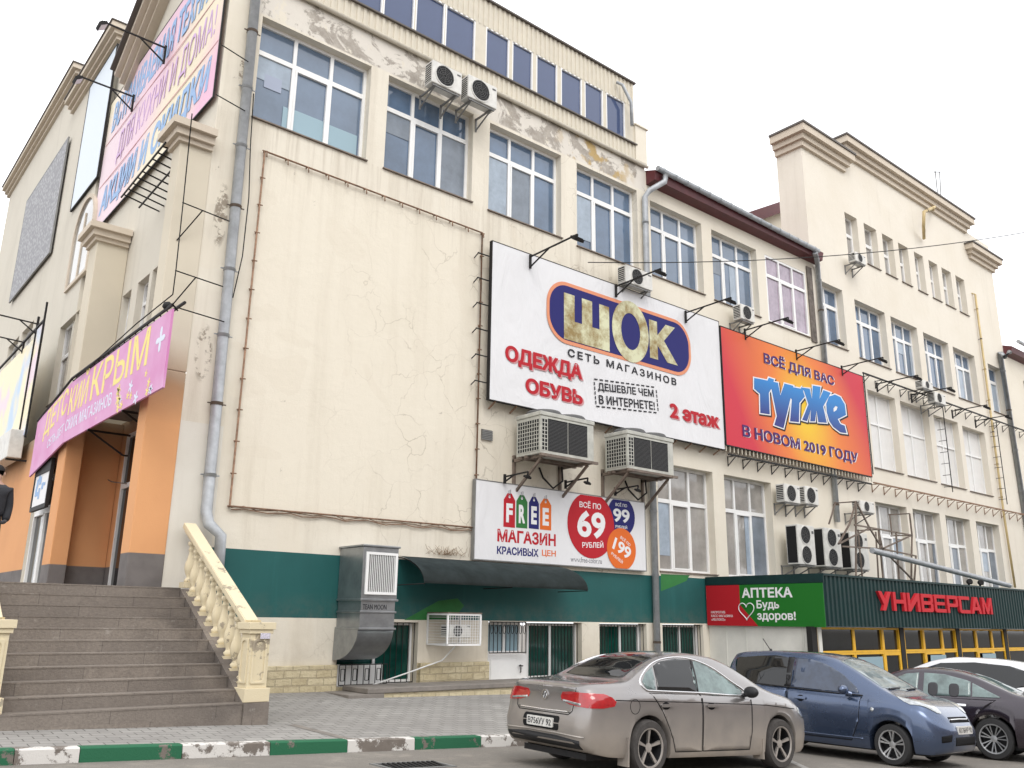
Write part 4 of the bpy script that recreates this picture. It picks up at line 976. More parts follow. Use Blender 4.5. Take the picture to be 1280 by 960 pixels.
# --- old rusty frame round the blank wall panel
t = thing('rusty_pipe_frame', 'thin rusty pipe frame with hooks round the blank cracked wall panel', 'frame', (9.2, 15.95, 3.5))
for a, b in (((6.36, 3.5), (6.36, 10.93)), ((6.38, 10.93), (12.14, 10.86)), ((12.14, 10.84), (12.14, 3.54)), ((6.38, 3.5), (12.12, 3.54))):
    bm = B(); tube(bm, [(a[0], 15.93, a[1]), (b[0], 15.93, b[1])], .02, 6)
    n = 12
    for k in range(n+1):
        p = Vector((a[0], 15.93, a[1])).lerp(Vector((b[0], 15.93, b[1])), k/n); tube(bm, [p, p+Vector((0, .06, 0))], .018, 5)
        if abs(a[1]-b[1]) < .2 and a[1] > 9: tube(bm, [p, p+Vector((.01, -.04, -.03)), p+Vector((.02, -.04, -.14))], .014, 5)
        elif abs(a[0]-b[0]) < .2: tube(bm, [p+Vector((-.05, 0, 0)), p+Vector((.06, -.02, 0))], .014, 5)
    part('pipe', bm, M['rust'], t)
bm = B(); rnd = random.Random(2); pts = [Vector((6.4+5.8*k/24, 15.95, 3.46+.03*math.sin(k*1.7)-.02*rnd.random())) for k in range(25)]; tube(bm, pts, .011, 5)
pts = [p+Vector((0, .01, .04+.02*math.sin(k*2.3))) for k, p in enumerate(pts)]; tube(bm, pts, .009, 5); part('cable', bm, M['rust'], t)

# --- price-shop sign
YF = 15.86; pf = front(YF); c6 = crop(570, 500, 4.172)
a, a2, b, b2 = F(595, 599.5, YF), F(806, 629, YF), F(807, 712.6, YF), F(593, 699, YF)
u0, u1, v0, v1 = (a.x+b2.x)/2, (a2.x+b.x)/2, (b.z+b2.z)/2, (a.z+a2.z)/2
t = thing('price_sign', 'white sign with coloured price tags and red, blue and orange price circles above the awning', 'sign', ((u0+u1)/2, YF, v0))
bm = B(); plate(bm, pf, [rect(u0, u1, v0, v1)], -.07, 0); part('board', bm, M['bn_white'], t)
bm = B(); hem(bm, pf, u0, u1, v0, v1, .025); part('frame', bm, M['greysteel'], t)
def q6(x, y): p = F(*c6(x, y), YF); return p.x, p.z
for x0, x1, yt, yb, m, ch in ((248, 308, 487, 664, 'red_print', 'F'), (314, 372, 496, 668, 'green_print', 'R'), (380, 432, 505, 672, 'navy', 'E'), (438, 496, 515, 678, 'orange_print', 'E')):
    l, r = q6(x0, 580)[0], q6(x1, 580)[0]; bo, to = q6((x0+x1)/2, yb)[1], q6((x0+x1)/2, yt)[1]; h = to-bo; w = r-l
    bm = B(); plate(bm, pf, [[(l, bo), (r, bo), (r, bo+h*.8), (l+w*.68, to), (l+w*.32, to), (l, bo+h*.8)], disc(l+w/2, bo+h*.9, .035, n=12)], .0005, .004); part('price_tag', bm, M[m], t)
    write(ch, pf, l+w*.22, bo+h*.14, w*.56, h*.56, .004, t, M['white_print'], .045)
    bm = B(); tube(bm, [pf.at(l+w/2-.02, bo+h*.9, .006), pf.at(l+w/2-.03, to+.06, .006), pf.at(l+w/2+.03, to+.09, .006), pf.at(l+w/2+.02, bo+h*.9, .006)], .006, 5); part('tag_string', bm, M['grey_print'], t)
k = dict(Y=YF, cr=c6)
put('МАГАЗИН', (215, 738), (520, 700), 'red_print', .034, **k); put('КРАСИВЫХ', (213, 803), (430, 778), 'navy', .034, **k); put('ЦЕН', (448, 818), (520, 786), 'orange_print', .02, **k)
put('www.free-color.ru', (598, 843), (760, 828), 'grey_print', .005, **k)
def circ(cx, cy, rx, m, d):
    x, z = q6(cx, cy); r_ = q6(cx+rx, cy)[0]-x; bm = B(); plate(bm, pf, [[(px, max(v0+.01, min(v1-.01, pz))) for px, pz in disc(x, z, r_, r_*1.0)]], d, d+.004); part('price_circle', bm, M[m], t); return x, z, r_
x, z, r_ = circ(862, 606, 70, 'navy', .0005)
write('ВСЁ ПО', pf, x-r_*.42, z+r_*.48, r_*.84, r_*.2, .0045, t, M['white_print'], .01); write('99', pf, x-r_*.6, z-r_*.32, r_*1.2, r_*.68, .0045, t, M['white_print'], .03); write('РУБЛЕЙ', pf, x-r_*.45, z-r_*.62, r_*.85, r_*.18, .0045, t, M['white_print'], .01)
x, z, r_ = circ(705, 652, 119, 'red_print', .005)
write('ВСЁ ПО', pf, x-r_*.5, z+r_*.5, r_*.92, r_*.22, .009, t, M['white_print'], .012); write('69', pf, x-r_*.6, z-r_*.4, r_*1.2, r_*.82, .009, t, M['white_print'], .035); write('РУБЛЕЙ', pf, x-r_*.4, z-r_*.68, r_*.9, r_*.21, .009, t, M['white_print'], .015, rot=.06)
x, z, r_ = circ(862, 778, 74, 'orange_print', .0095)
write('ВСЁ ПО', pf, x-r_*.1, z+r_*.32, r_*.75, r_*.18, .0138, t, M['white_print'], .01, rot=-.5); write('199', pf, x-r_*.6, z-r_*.28, r_*1.25, r_*.6, .0138, t, M['white_print'], .03, rot=-.42); write('РУБЛЕЙ', pf, x-r_*.75, z-r_*.5, r_*.85, r_*.18, .0138, t, M['white_print'], .01, rot=-.5)

# --- big pink and yellow banner on the left side wall
XB = 5.2; pl_ = left(XB)
s = NB('pastel_banner_print')
f = s.ramp(s.y, 16.5, 25, 0, 1); wv = s.math('ADD', s.math('MULTIPLY', s.z, .35), s.math('MULTIPLY', s.y, .16))
c = s.mix(f, (0.72, 0.42, 0.56), (0.74, 0.61, 0.65)); c = s.mix(s.math('MULTIPLY', s.ramp(s.math('SINE', s.math('MULTIPLY', s.math('ADD', s.y, s.math('MULTIPLY', s.z, 1.1)), .62)), -.2, .9), .85), c, (0.76, 0.71, 0.48)); M['pastel'] = s.out(c, .5)
yb0, yb1, zb0, zb1 = 16.06, 24.9, 11.8, 15.95
t = thing('appliance_banner', 'big pink and yellow banner with blue and violet writing high on the left side wall', 'banner', (XB, 20.5, zb0))
part('sheet', cloth(pl_, -yb1, -yb0, zb0, zb1, 40, 18, .01, 9), M['pastel'], t, smooth=True)
bm = B(); plate(bm, pl_, [rect(-yb1-.03, -yb0+.03, zb0-.03, zb1+.03), rect(-yb1, -yb0, zb0, zb1)], -.03, .006); part('frame', bm, M['iron'], t)
M['sky_print'] = flat('pale_blue_print', (0.28, 0.43, 0.67)); M['lilac_print'] = flat('lilac_print', (0.58, 0.39, 0.63))
write('ВСТРАИВАЕМАЯ ТЕХНИКА', pl_, -yb1+.5, 14.75, 8.1, .95, 0, t, M['sky_print'], .03, shear=.1)
write('ДЛЯ КУХНИ И ДОМА!', pl_, -yb1+1.5, 13.35, 7.0, .95, 0, t, M['lilac_print'], .0, shear=.05)
write('АКЦИИ И СКИДКИ', pl_, -yb1+.5, 12.0, 8.0, .98, 0, t, M['sky_print'], .04, shear=.1)
for zz in (14.5, 13.15): bm = B(); plate(bm, pl_, [rect(-yb1+.1, -yb0-.05, zz, zz+.03)], .0005, .004); part('seam', bm, M['pink_print'], t)
# stand-off ladder truss under it
t = thing('ladder_truss', 'black ladder shaped rail with rungs under the big pink banner', 'rail', (4.9, 20, 11))
p0, p1 = FX(207, 178, 4.5), FX(150, 258, 4.5); bm = B()
p1.z = p0.z-.1
tube(bm, [p0, p1], .022, 6); q0, q1 = p0+Vector((.4, 0, -.12)), p1+Vector((.4, 0, -.12)); tube(bm, [q0, q1], .022, 6)
for k in range(9): a = p0.lerp(p1, (k+.5)/9); tube(bm, [a, a+Vector((.8, 0, -.15))], .018, 5)
part('rails', bm, M['iron'], t)

# --- pink children's store sign over the portico
XP = 4.45; pk = left(XP)
ya, yb = FX(209, 435, XP).y, FX(84, 515, XP).y
zt, zb = (FX(213.6, 387, XP).z+FX(89, 478.5, XP).z)/2, (FX(204.5, 483, XP).z+FX(79.6, 553, XP).z)/2
t = thing('pink_store_sign', 'long pink sign with yellow serif letters and flowers over the orange portico', 'sign', (XP, (ya+yb)/2, zb))
s = NB('orchid_print'); c = s.mix(s.ramp(s.noise(1.2, 5), .35, .7), (0.56, 0.20, 0.42), (0.62, 0.31, 0.52)); 
vr = s.n.new('ShaderNodeTexVoronoi'); vr.inputs['Scale'].default_value = 2.6; s.l.new(s.pos, vr.inputs['Vector'])
c = s.mix(s.math('MULTIPLY', s.ramp(vr.outputs['Distance'], .14, .10, 0, .55), s.ramp(s.z, zb+1.2, zb+.2)), c, (0.75, 0.66, 0.5)); M['orchid'] = s.out(c, .5)
bm = B(); plate(bm, pk, [rect(-yb, -ya, zb, zt)], -.04, 0); part('board', bm, M['orchid'], t)
o2 = Vector((XP, yb, 0)); L2 = FX(42, 560, XP).y-yb; d2 = Vector((0, 1, -.42/L2)); pk2 = Plane(o2+d2*L2, -d2, (0, 0, 1))
bm = B(); plate(bm, pk2, [rect(0, L2-.02, zb, zt)], -.04, 0); part('board', bm, M['orchid'], t)
M['butter'] = flat('butter_print', (0.78, 0.66, 0.22)); M['ice_print'] = flat('ice_print', (0.66, 0.70, 0.80))
W_ = yb-ya
km, kk = -FX(185, 440, XP).y, -FX(115, 480, XP).y
write('КРЫМ', pk, kk, zb+.62, km-kk, .74, 0, t, M['butter'], .012); write('КИЙ', pk, -yb+.08, zb+.62, kk-.35+yb, .80, 0, t, M['butter'], .012)
write('ДЕТС', pk2, L2*.30, zb+.62, L2*.66, .74, 0, t, M['butter'], .012)
write('СКИХ МАГАЗИНОВ', pk, -yb+.05, zb+.24, (-FX(137, 510, XP).y+yb), .27, 0, t, M['ice_print'], .006); write('СЕТЬ ДЕТ', pk2, L2*.5, zb+.24, L2*.46, .25, 0, t, M['ice_print'], .006)
def flower(u, v, r_, m, n=5):
    bm = B(); o = []
    for k in range(n*8): a = 2*math.pi*k/(n*8); q = r_*(.62+.38*math.cos(n*a)); o.append((u+q*math.cos(a), v+q*math.sin(a)))
    plate(bm, pk, [o], .0005, .004); part('printed_flower', bm, M[m], t)
flower(-ya-.42, zt-.45, .24, 'ice_print', 4)
rnd = random.Random(4)
for k in range(16): flower(-ya-.2-rnd.random()*2.6, zb+.08+rnd.random()**2*.55, .07+.07*rnd.random(), ('butter', 'ice_print', 'butter')[k % 3])
bm = B(); tube(bm, [(XP, ya, zt+.07), (XP, yb, zt+.1), o2+d2*L2+Vector((0, 0, zt+.02))], .03, 6); tube(bm, [(XP+.2, ya, zt+.16), (XP+.15, yb, zt+.22), o2+d2*L2+Vector((.1, 0, zt+.1))], .03, 6)
for k in range(20): y = ya+(yb-ya)*k/19; tube(bm, [(XP, y, zt+.08), (XP+.1, y, zt-.02)], .014, 5)
for y in (ya+2.2, ya+4.5): tube(bm, [(XP, y, zb-.02), (X0, y, zb-.02)], .025, 6); tube(bm, [(XP+.05, y, zb-.03), (X0-.1, y, zb-.45), (X0, y, zb-.45)], .02, 6)
part('pipe_frame', bm, M['iron'], t)
bm = B(); lathe(bm, [(.03, 0), (.08, .03), (.08, .08), (.03, .12)], (XP+.05, ya+.35, zt+.12), 10, Vector((-.5, -.3, .3)).normalized()); part('spot_lamp', bm, M['iron'], t)
# pastel billboard and white entrance board further left
XQ = 4.5; y0, y1 = FX(42, 480, XQ).y, FX(-60, 560, XQ).y
z0, z1 = 6.0, 9.0
t = thing('pastel_billboard', 'pastel pink, yellow and blue billboard at the left picture edge below the far windows', 'billboard', (XQ, y0, z0))
s = NB('pastel_billboard_print'); n_ = s.noise(.55, 3); c = s.mix(s.ramp(n_, .40, .5), (0.75, 0.60, 0.66), (0.80, 0.72, 0.50)); c = s.mix(s.ramp(s.noise(.5, 2, vec=None, stretch=(1, 1, .7)), .52, .6), c, (0.45, 0.58, 0.74)); M['pastel2'] = s.out(c, .5)
bm = B(); plate(bm, left(XQ), [rect(-y1, -y0-.9, z0, z1)], -.04, 0); plate(bm, left(XQ), [rect(-y0-.75, -y0, z0+.1, z1+.2)], -.04, 0); part('panel', bm, M['pastel2'], t)
bm = B(); bar(bm, (XQ, y0+.82, z0-.1), (XQ, y0+.82, z1+.6), .06); bar(bm, (XQ, y0-.03, z0), (XQ, y0-.03, z1+.8), .05); bar(bm, (XQ, y0, z1+.28), (XQ, y1, z1+.05), .05); part('frame', bm, M['iron'], t)
XE = 4.55; a, b = FX(40, 630, XE), FX(63, 588, XE)
t = thing('entrance_board', 'small white notice board in a black frame above the entrance door', 'sign', (XE, (a.y+b.y)/2, min(a.z, b.z)))
y0, y1 = b.y, a.y; z1 = b.z; z0 = a.z-.1
bm = B(); plate(bm, left(XE), [rect(-y1, -y0, z0, z1)], -.05, 0); part('board', bm, M['white_print'], t)
bm = B(); plate(bm, left(XE), [rect(-y1-.08, -y0+.06, z0-.1, z1+.3), rect(-y1, -y0, z0, z1)], -.06, .02); part('frame', bm, M['iron'], t)
bm = B(); rnd = random.Random(8)
for k in range(9): u = -y1+.15+rnd.random()*(y1-y0-.5); v = z0+.1+rnd.random()*.6; plate(bm, left(XE), [rect(u, u+.1+.2*rnd.random(), v, v+.06+.2*rnd.random())], .001+k*.0005, .003+k*.0005)
part('printed_figures', bm, M['sky_print'], t)
bm = B(); bar(bm, (XE, (y0+y1)/2, z1+.3), (4.72, (y0+y1)/2, z1+.3), .05); part('hanger', bm, M['iron'], t)

# ------------------------------------------------------------------ supermarket extension
YE = 12.33; XE0 = 20.5
ft, fb_ = F(1027, 719, YE).z, F(1027, 783, YE).z
X1 = 52
t = EXT = thing('supermarket_extension', 'low supermarket building with a dark green ribbed fascia and yellow framed shop front', 'building', (XE0, YE, -.9))
bm = B(); corrugated(bm, XE0+.02, X1, fb_, ft, YE, .2, .03); part('fascia', bm, M['fascia'], t)
bm = B(); box(bm, XE0, X1, YE+.003, 15.99, fb_+.01, ft-.03); box(bm, XE0-.03, X1, YE-.06, YE+.02, ft-.004, ft+.05); box(bm, XE0-.04, XE0-.001, YE-.05, 15.98, ft-.18, ft+.05); part('roof_slab', bm, M['fascia'], t)
bm = B(); box(bm, XE0+.06, XE0+.2, YE+.25, 15.99, -1.4, fb_+.008)
for y in (13.0, 13.05, 14.2, 14.75, 15.4): box(bm, XE0+.045, XE0+.06, y, y+.02, -1, fb_)
part('side_wall', bm, M['siding_w'], t)
YS = 12.7
bm = B(); box(bm, XE0+.02, X1, YS+.1, YS+.2, -1.4, fb_); part('shop_interior', bm, M['glass_dark'], t)
posts = [F(x, 815, YS).x for x in (1012, 1123, 1194, 1254)]+[F(1254, 815, YS).x+5]
def bayframe(bm, a, b, z0, z1, w=.09, d=.08):
    for q in ((a, a+w, z0, z1), (b-w, b, z0, z1), (a+w, b-w, z0, z0+w), (a+w, b-w, z1-w, z1)): box(bm, q[0], q[1], YS-d, YS, q[2], q[3])
zt_, zm_ = fb_-.02, F(1040, 816, YS).z
zb_ = -.85
for i, (a, b) in enumerate(zip(posts, posts[1:])):
    a += .25; W_ = b-a; cols = [(0, .42, 0), (.42, .78, 0), (.78, 1, 1)] if i == 0 else [(0, .36, 0), (.36, .72, 1), (.72, 1, 0)]
    bm = B(); gl = B()
    for c0, c1, door in cols:
        bayframe(bm, a+c0*W_+.005, a+c1*W_-.005, zm_+.0, zt_, .05); bayframe(bm, a+c0*W_+.005, a+c1*W_-.005, zb_, zm_-.005, .09 if door else .05)
        for z0, z1 in ((zb_+.06, zm_-.06), (zm_+.06, zt_-.06)):
            e = random.uniform(-.02, .02); gl.faces.new([gl.verts.new(p) for p in ((a+c0*W_+.05, YS-.03, z0), (a+c1*W_-.05, YS-.03+e, z0), (a+c1*W_-.05, YS-.03+e, z1), (a+c0*W_+.05, YS-.03, z1))])
    w_ = part('shop_window', gl, M['glass_dark'], t, origin=(a, YS, zb_)); part('yellow_frame', bm, M['yellow'], w_, origin=(a, YS, zb_))
    bm = B(); x_ = a+W_*.45; plate(bm, front(YS-.075), [rect(x_, x_+W_*.3, zb_+.3, zm_-.12)], 0, .01); part('window_poster', bm, M['film_light'], w_, origin=(a, YS, zb_))
    bm = B(); box(bm, a-.25, a-.01, YS-.1, YS+.05, -1.2, fb_-.005); part('dark_post', bm, M['iron'], t)
# pharmacy sign on the end of the fascia
XA = XE0-.06; pa = left(XA); ca = crop(860, 690, 3.048)
def qa(x, y): p = FX(*ca(x, y), XA); return -p.y, p.z
t = thing('pharmacy_sign', 'red and green pharmacy sign with white writing and a heart outline on the fascia end', 'sign', (XA, 14, fb_))
a0, a1 = -15.95, -YE+.03; z0, z1 = fb_-.02, ft-.19
W_ = a1-a0
dv = [(a0+W_*.31, z1), (a0+W_*.31, z0+.55), (a0+W_*.46, z0)]
bm = B(); plate(bm, pa, [[(a0, z0), dv[2], dv[1], dv[0], (a0, z1)]], -.03, 0); part('red_panel', bm, flat('deep_red_panel', (0.42, 0.012, 0.02)), t)
bm = B(); plate(bm, pa, [[dv[2], (a1, z0), (a1, z1), dv[0], dv[1]]], -.03, 0); part('green_panel', bm, flat('bright_green_panel', (0.012, 0.145, 0.016)), t)
H_ = z1-z0
write('АПТЕКА', pa, a0+W_*.33, z0+H_*.68, W_*.43, H_*.24, 0, t, M['white_print'], .03); write('Будь', pa, a0+W_*.455, z0+H_*.37, W_*.19, H_*.25, 0, t, M['white_print'], .025); write('здоров!', pa, a0+W_*.455, z0+H_*.10, W_*.32, H_*.25, 0, t, M['white_print'], .025)
for k, s_ in enumerate(('НАПРОТИВ', 'КАСС МАГАЗИНА', '«ЯБЛОКО»')): write(s_, pa, a0+W_*.04, z0+H_*(.30-.09*k), W_*(.13, .2, .13)[k], H_*.06, 0, t, M['white_print'], .005)
bm = B(); cx, cz, sc = a0+W_*.365, z0+H_*.38, H_*.023
pts = [(16*math.sin(a)**3, 13*math.cos(a)-5*math.cos(2*a)-2*math.cos(3*a)-math.cos(4*a)) for a in [2*math.pi*k/40 for k in range(41)]]
tube(bm, [pa.at(cx+x*sc*.62, cz+y*sc*.62, .012) for x, y in pts], .013, 5, cap=False); part('heart_outline', bm, M['white_print'], t)
# red three-dimensional supermarket letters: block strokes on a 0..1 grid, one polygon per letter
XU = YE-.06; a, b = F(1097, 768, XU), F(1238, 748, XU); H_ = F(1097, 740, XU).z-F(1097, 764, XU).z
t = thing('supermarket_lettering', 'big red raised block letters on the dark green fascia', 'lettering', (a.x, XU, a.z))
w = .2
UN = {'У': [[(0, 1), (.26, 1), (.5, .58), (.74, 1), (1, 1), (.5, 0), (.24, 0), (.38, .3)]],
 'Н': [[(0, 0), (w, 0), (w, .4), (1-w, .4), (1-w, 0), (1, 0), (1, 1), (1-w, 1), (1-w, .6), (w, .6), (w, 1), (0, 1)]],
 'И': [[(0, 0), (w, 0), (1-w, .62), (1-w, 0), (1, 0), (1, 1), (1-w, 1), (w, .38), (w, 1), (0, 1)]],
 'В': [[(0, 0), (.9, 0), (1, .1), (1, .42), (.92, .5), (1, .58), (1, .9), (.9, 1), (0, 1)], [(w, .2), (w, .4), (1-w, .4), (1-w, .2)], [(w, .6), (w, .8), (1-w, .8), (1-w, .6)]],
 'Е': [[(.1, 0), (1, 0), (1, .2), (w, .2), (w, .41), (.9, .41), (.9, .59), (w, .59), (w, .8), (1, .8), (1, 1), (.1, 1), (0, .9), (0, .1)]],
 'Р': [[(0, 0), (w, 0), (w, .34), (.9, .34), (1, .44), (1, .9), (.9, 1), (0, 1)], [(w, .54), (w, .8), (1-w, .8), (1-w, .54)]],
 'С': [[(.1, 0), (1, 0), (1, .2), (w, .2), (w, .8), (1, .8), (1, 1), (.1, 1), (0, .9), (0, .1)]],
 'А': [[(0, 0), (.22, 0), (.3, .2), (.7, .2), (.78, 0), (1, 0), (.66, 1), (.34, 1)], [(.38, .4), (.5, .74), (.62, .4)]],
 'М': [[(0, 0), (.18, 0), (.18, .62), (.42, 0), (.58, 0), (.82, .62), (.82, 0), (1, 0), (1, 1), (.8, 1), (.5, .3), (.2, 1), (0, 1)]]}
word = 'УНИВЕРСАМ'; n = len(word); step = (b.x-a.x)/n
zc = (F(1097, 765, XU).z+F(1237, 766, XU).z)/2
for i, ch in enumerate(word):
    bm = B(); plate(bm, front(XU), [[(a.x+step*(i+.06+x*.88), zc+y*H_) for x, y in lp] for lp in UN[ch]], -.03, .045); part('letter', bm, flat('red_letter_acrylic', (0.52, 0.018, 0.028)) if i == 0 else bpy.data.materials['red_letter_acrylic'], t)
# ------------------------------------------------------------------ drainpipes, gas pipes, cable
def pipe(name, label, pts, r, m='zinc', collars=6, group=None, cat='drainpipe', brackets=True):
    pts = [Vector(p) for p in pts]; t = thing(name, label, cat, pts[-1], group)
    bm = B(); tube(bm, pts, r, 12); part('pipe', bm, M[m], t)
    for k in range(collars):                # collars with wall clips along the longest run
        i = max(range(len(pts)-1), key=lambda j: (pts[j+1]-pts[j]).length); p = pts[i].lerp(pts[i+1], (k+.5)/collars); d = (pts[i+1]-pts[i]).normalized()
        bm = B(); tube(bm, [p-d*.03, p+d*.03], r*1.14, 12)
        if brackets: tube(bm, [p, Vector((p.x, 16, p.z))], .015, 5); tube(bm, [p+Vector((-r*1.7, 0, 0)), p+Vector((r*1.7, 0, 0))], .014, 5)
        part('collar', bm, M['sill' if k % 3 == 1 else m], t, origin=p)
    return t
YP = 15.88
b0 = F(258, 640, YP)
pipe('drainpipe', 'long grey drainpipe on the left corner of the facade, ending beside the stair handrail', [F(325, -60, YP), b0, b0+Vector((.03, -.1, -.22)), b0+Vector((.26, -.14, -.42)), b0+Vector((.28, -.14, -1.3))], .105, collars=9)
a = F(806, 246, YP); e = F(821, 800, YP)
pipe('drainpipe', 'grey drainpipe joining the middle wing gutter between the third floor windows', [F(832, 219, 15.5), F(831, 227, 15.5), F(812, 238, 15.78), a, Vector((a.x-.02, YP, .15))], .088, collars=8)
a = F(1022, 332, YP)
pipe('drainpipe', 'grey drainpipe passing behind the orange banner at the right end of the gutter', [F(1019, 316, 15.52), F(1021, 324, 15.6), a, Vector((a.x-.1, YP, F(1043, 652, YP).z))], .088, collars=8)
a = F(1250, 440, YP)
pipe('drainpipe', 'grey drainpipe at the right end of the tall wing near the picture edge', [F(1262, 440, 15.3), F(1256, 446, 15.4), a, Vector((44.3, YP, -1))], .11, collars=8)
a = F(1219, 368, YP)
pipe('gas_pipe', 'yellow gas pipe running down the right part of the tall wing', [a+Vector((-.1, .2, .1)), a, Vector((a.x-.1, YP, 6.4)), Vector((a.x+.05, YP, 3.2))], .048, 'gasy', 7, cat='gas pipe')
a, b = F(1155, 298, YP), F(1156, 265, YP)
pipe('gas_pipe', 'short bent yellow gas pipe hooked over the cornice of the tall wing', [F(1174, 258, 15.5)+Vector((.3, .4, .1)), F(1168, 259, 15.45), F(1155, 265, 15.45), F(1154.5, 282, 15.5), a], .07, 'gasy', 2, cat='gas pipe', brackets=False)
bm = B(); p0, p1 = F(735, 328, 15.75), ray(1290, 289)*30; p1.z += EYE; tube(bm, [p0.lerp(p1, k/16)+Vector((0, 0, -.35*(1-(k/8-1)**2))) for k in range(17)], .014, 5)
solo('overhead_cable', bm, M['iron'], 'thin black overhead cable crossing the sky and tall wing at the upper right', 'cable', p0)
bm = B(); p = F(1014, 332, 15.75)
for a, b in (((330, 60), (310, 470)),):
    pts = [F(317, 117, 15.78), F(313, 182, 15.78), F(311, 247, 15.78), F(303, 320, 15.8), F(291, 372, 15.82)]
tube(bm, pts, .012, 5); solo('hanging_wire', bm, M['iron'], 'thin black wire hanging beside the left corner drainpipe', 'cable', pts[0])

# ------------------------------------------------------------------ floodlights on arms
def floodlight(base, tip, label, wall_y=None, strut=.28, lamp=True, group='floodlights on black arms over the banners', post=None, k_=1.0):
    t = thing('floodlight', label, 'floodlight', base, group)
    base, tip = Vector(base), Vector(tip); d = (tip-base).normalized()
    bm = B(); bar(bm, base, tip, .034); part('arm', bm, M['iron'], t)
    bm = B(); m_ = base.lerp(tip, .42); bar(bm, m_, base+Vector((0, 0, -strut)), .03); bar(bm, base+Vector((0, 0, .06)), base+Vector((0, 0, -strut-.04)), .05)
    part('strut', bm, M['iron'], t)
    if lamp:
        u = Vector((0, 0, 1)); s_ = d.cross(u).normalized(); c = tip+Vector((0, 0, -.12))-d*.02
        mt = Matrix.Translation(c) @ Matrix((s_, d, u)).transposed().to_4x4() @ Matrix.Rotation(R(-35), 4, 'X') @ Matrix.Scale(k_, 4)
        bm = B(); box(bm, -.15, .15, -.1, .1, -.035, .035, 0, mt); box(bm, -.13, .13, -.08, .08, -.042, -.036, 1, mt)
        for k in range(5): box(bm, -.12+.055*k, -.1+.055*k, -.07, .07, .035, .06, 0, mt)
        bar(bm, tip, c, .03); part('lamp_head', bm, [M['iron'], M['white_print']], t, origin=c)
    return t
def arm_tip(base, tip_px):                  # arm at right angles to the facade, length from the tip's image column
    best = None
    for k in range(20, 400):
        y = base.y-k*.01; r = ray(*tip_px)
        if best is None or abs((r*(y/r.y)).x-base.x) < best[0]: best = (abs((r*(y/r.y)).x-base.x), y)
    return Vector((base.x, best[1], base.z+.02))
LAMPS = [((663, 321), (722, 294), 'floodlight arm over the left end of the white banner'), ((770, 358), (826, 333), 'floodlight arm over the middle of the white banner, before the air conditioner'),
 ((857, 391), (914, 372), 'floodlight arm over the right end of the white banner'), ((931, 413), (986, 402), 'floodlight arm over the left end of the orange banner'),
 ((995, 439), (1050, 425), 'floodlight arm over the middle of the orange banner'), ((1052, 459), (1104, 447), 'floodlight arm over the right end of the orange banner'),
 ((1096, 480), (1147, 466), 'floodlight arm on the empty sign frame, nearest the orange banner'), ((1139, 494), (1189, 482), 'floodlight arm on the empty sign frame, over the air conditioners'),
 ((1190, 514), (1234, 508), 'floodlight arm on the empty sign frame, right of the air conditioners'), ((1219, 526), (1261, 520), 'floodlight arm at the far right end of the empty sign frame')]
for b, tp, lab in LAMPS:
    bs_ = F(*b, 15.66); floodlight(bs_, arm_tip(bs_, tp), lab)
for b, tp, lab in (((631, 597), (660, 588), 'small floodlight at the left end of the price sign'), ((707, 604), (735, 601), 'small floodlight in the middle of the price sign'), ((769, 613), (798, 610), 'small floodlight at the right end of the price sign')):
    bs_ = F(*b, 15.8); bs_.z += .02; floodlight(bs_, arm_tip(bs_, tp), lab, strut=.12, k_=.55, group='small floodlights over the price sign')
def arm_left(base, px):
    best = None
    for k in range(20, 400):
        x = base.x-k*.01; r = ray(*px); e_ = abs((r*(x/r.x)).y-base.y)
        if best is None or e_ < best[0]: best = (e_, x)
    return Vector((best[1], base.y, base.z+.02))
for b, tp, lab in (((207, 60), (127, 28), 'long floodlight arm on the big pink banner, the nearer and higher of the two'), ((167, 121), (97, 95), 'long floodlight arm on the big pink banner, the farther and lower of the two')):
    bs_ = FX(*b, 5.12); floodlight(bs_, arm_left(bs_, tp), lab, strut=.4, group='floodlights on the left side wall')
for b, tp, lab in (((47, 405), (-8, 396), 'floodlight arm over the pastel billboard at the left picture edge, the upper one'), ((30, 428), (-12, 422), 'floodlight arm over the pastel billboard at the left picture edge, the lower one')):
    bs_ = FX(*b, 4.5); floodlight(bs_, bs_+Vector((-1.1, 0, .05)), lab, strut=.3, lamp=False, group='floodlights on the left side wall')
# old stand-off rods on the corner pier
for pts, lab in ((((228, 253), (287, 275)), 'upper thin stand-off rod across the corner pier below the pink banner'), (((219, 338), (279, 357)), 'middle thin stand-off rod across the corner pier'), (((217, 383), (280, 404)), 'lower thin stand-off rod from the pink sign to the drainpipe'),
                 (((277, 56), (311, 71)), 'short rod beside the drainpipe at the upper picture edge'), (((270, 118), (307, 132)), 'short rod beside the drainpipe near the pink banner corner')):
    a, b = F(*pts[0], 15.6), F(*pts[1], 15.75); b.z = a.z-.02
    t = thing('stand_off_rod', lab, 'rod', a, 'thin rods across the corner pier')
    bm = B(); tube(bm, [a, b], .012, 6); part('rod', bm, M['iron'], t)
    if pts[0][0] < 230 and pts[0][1] < 350: m_ = a.lerp(b, .42); bm = B(); tube(bm, [m_, m_+Vector((-.32, .3, -.62))], .012, 6); part('brace', bm, M['iron'], t)
bm = B(); pts = [F(240, 142, 15.5), F(229, 252, 15.5), F(220, 336, 15.5), F(216, 368, 15.5), FX(170, 405, 4.45), FX(92, 476, 4.4)]; tube(bm, pts, .012, 5)
solo('guy_wire', bm, M['iron'], 'thin wire from the corner capital down to the pink sign', 'cable', pts[0])

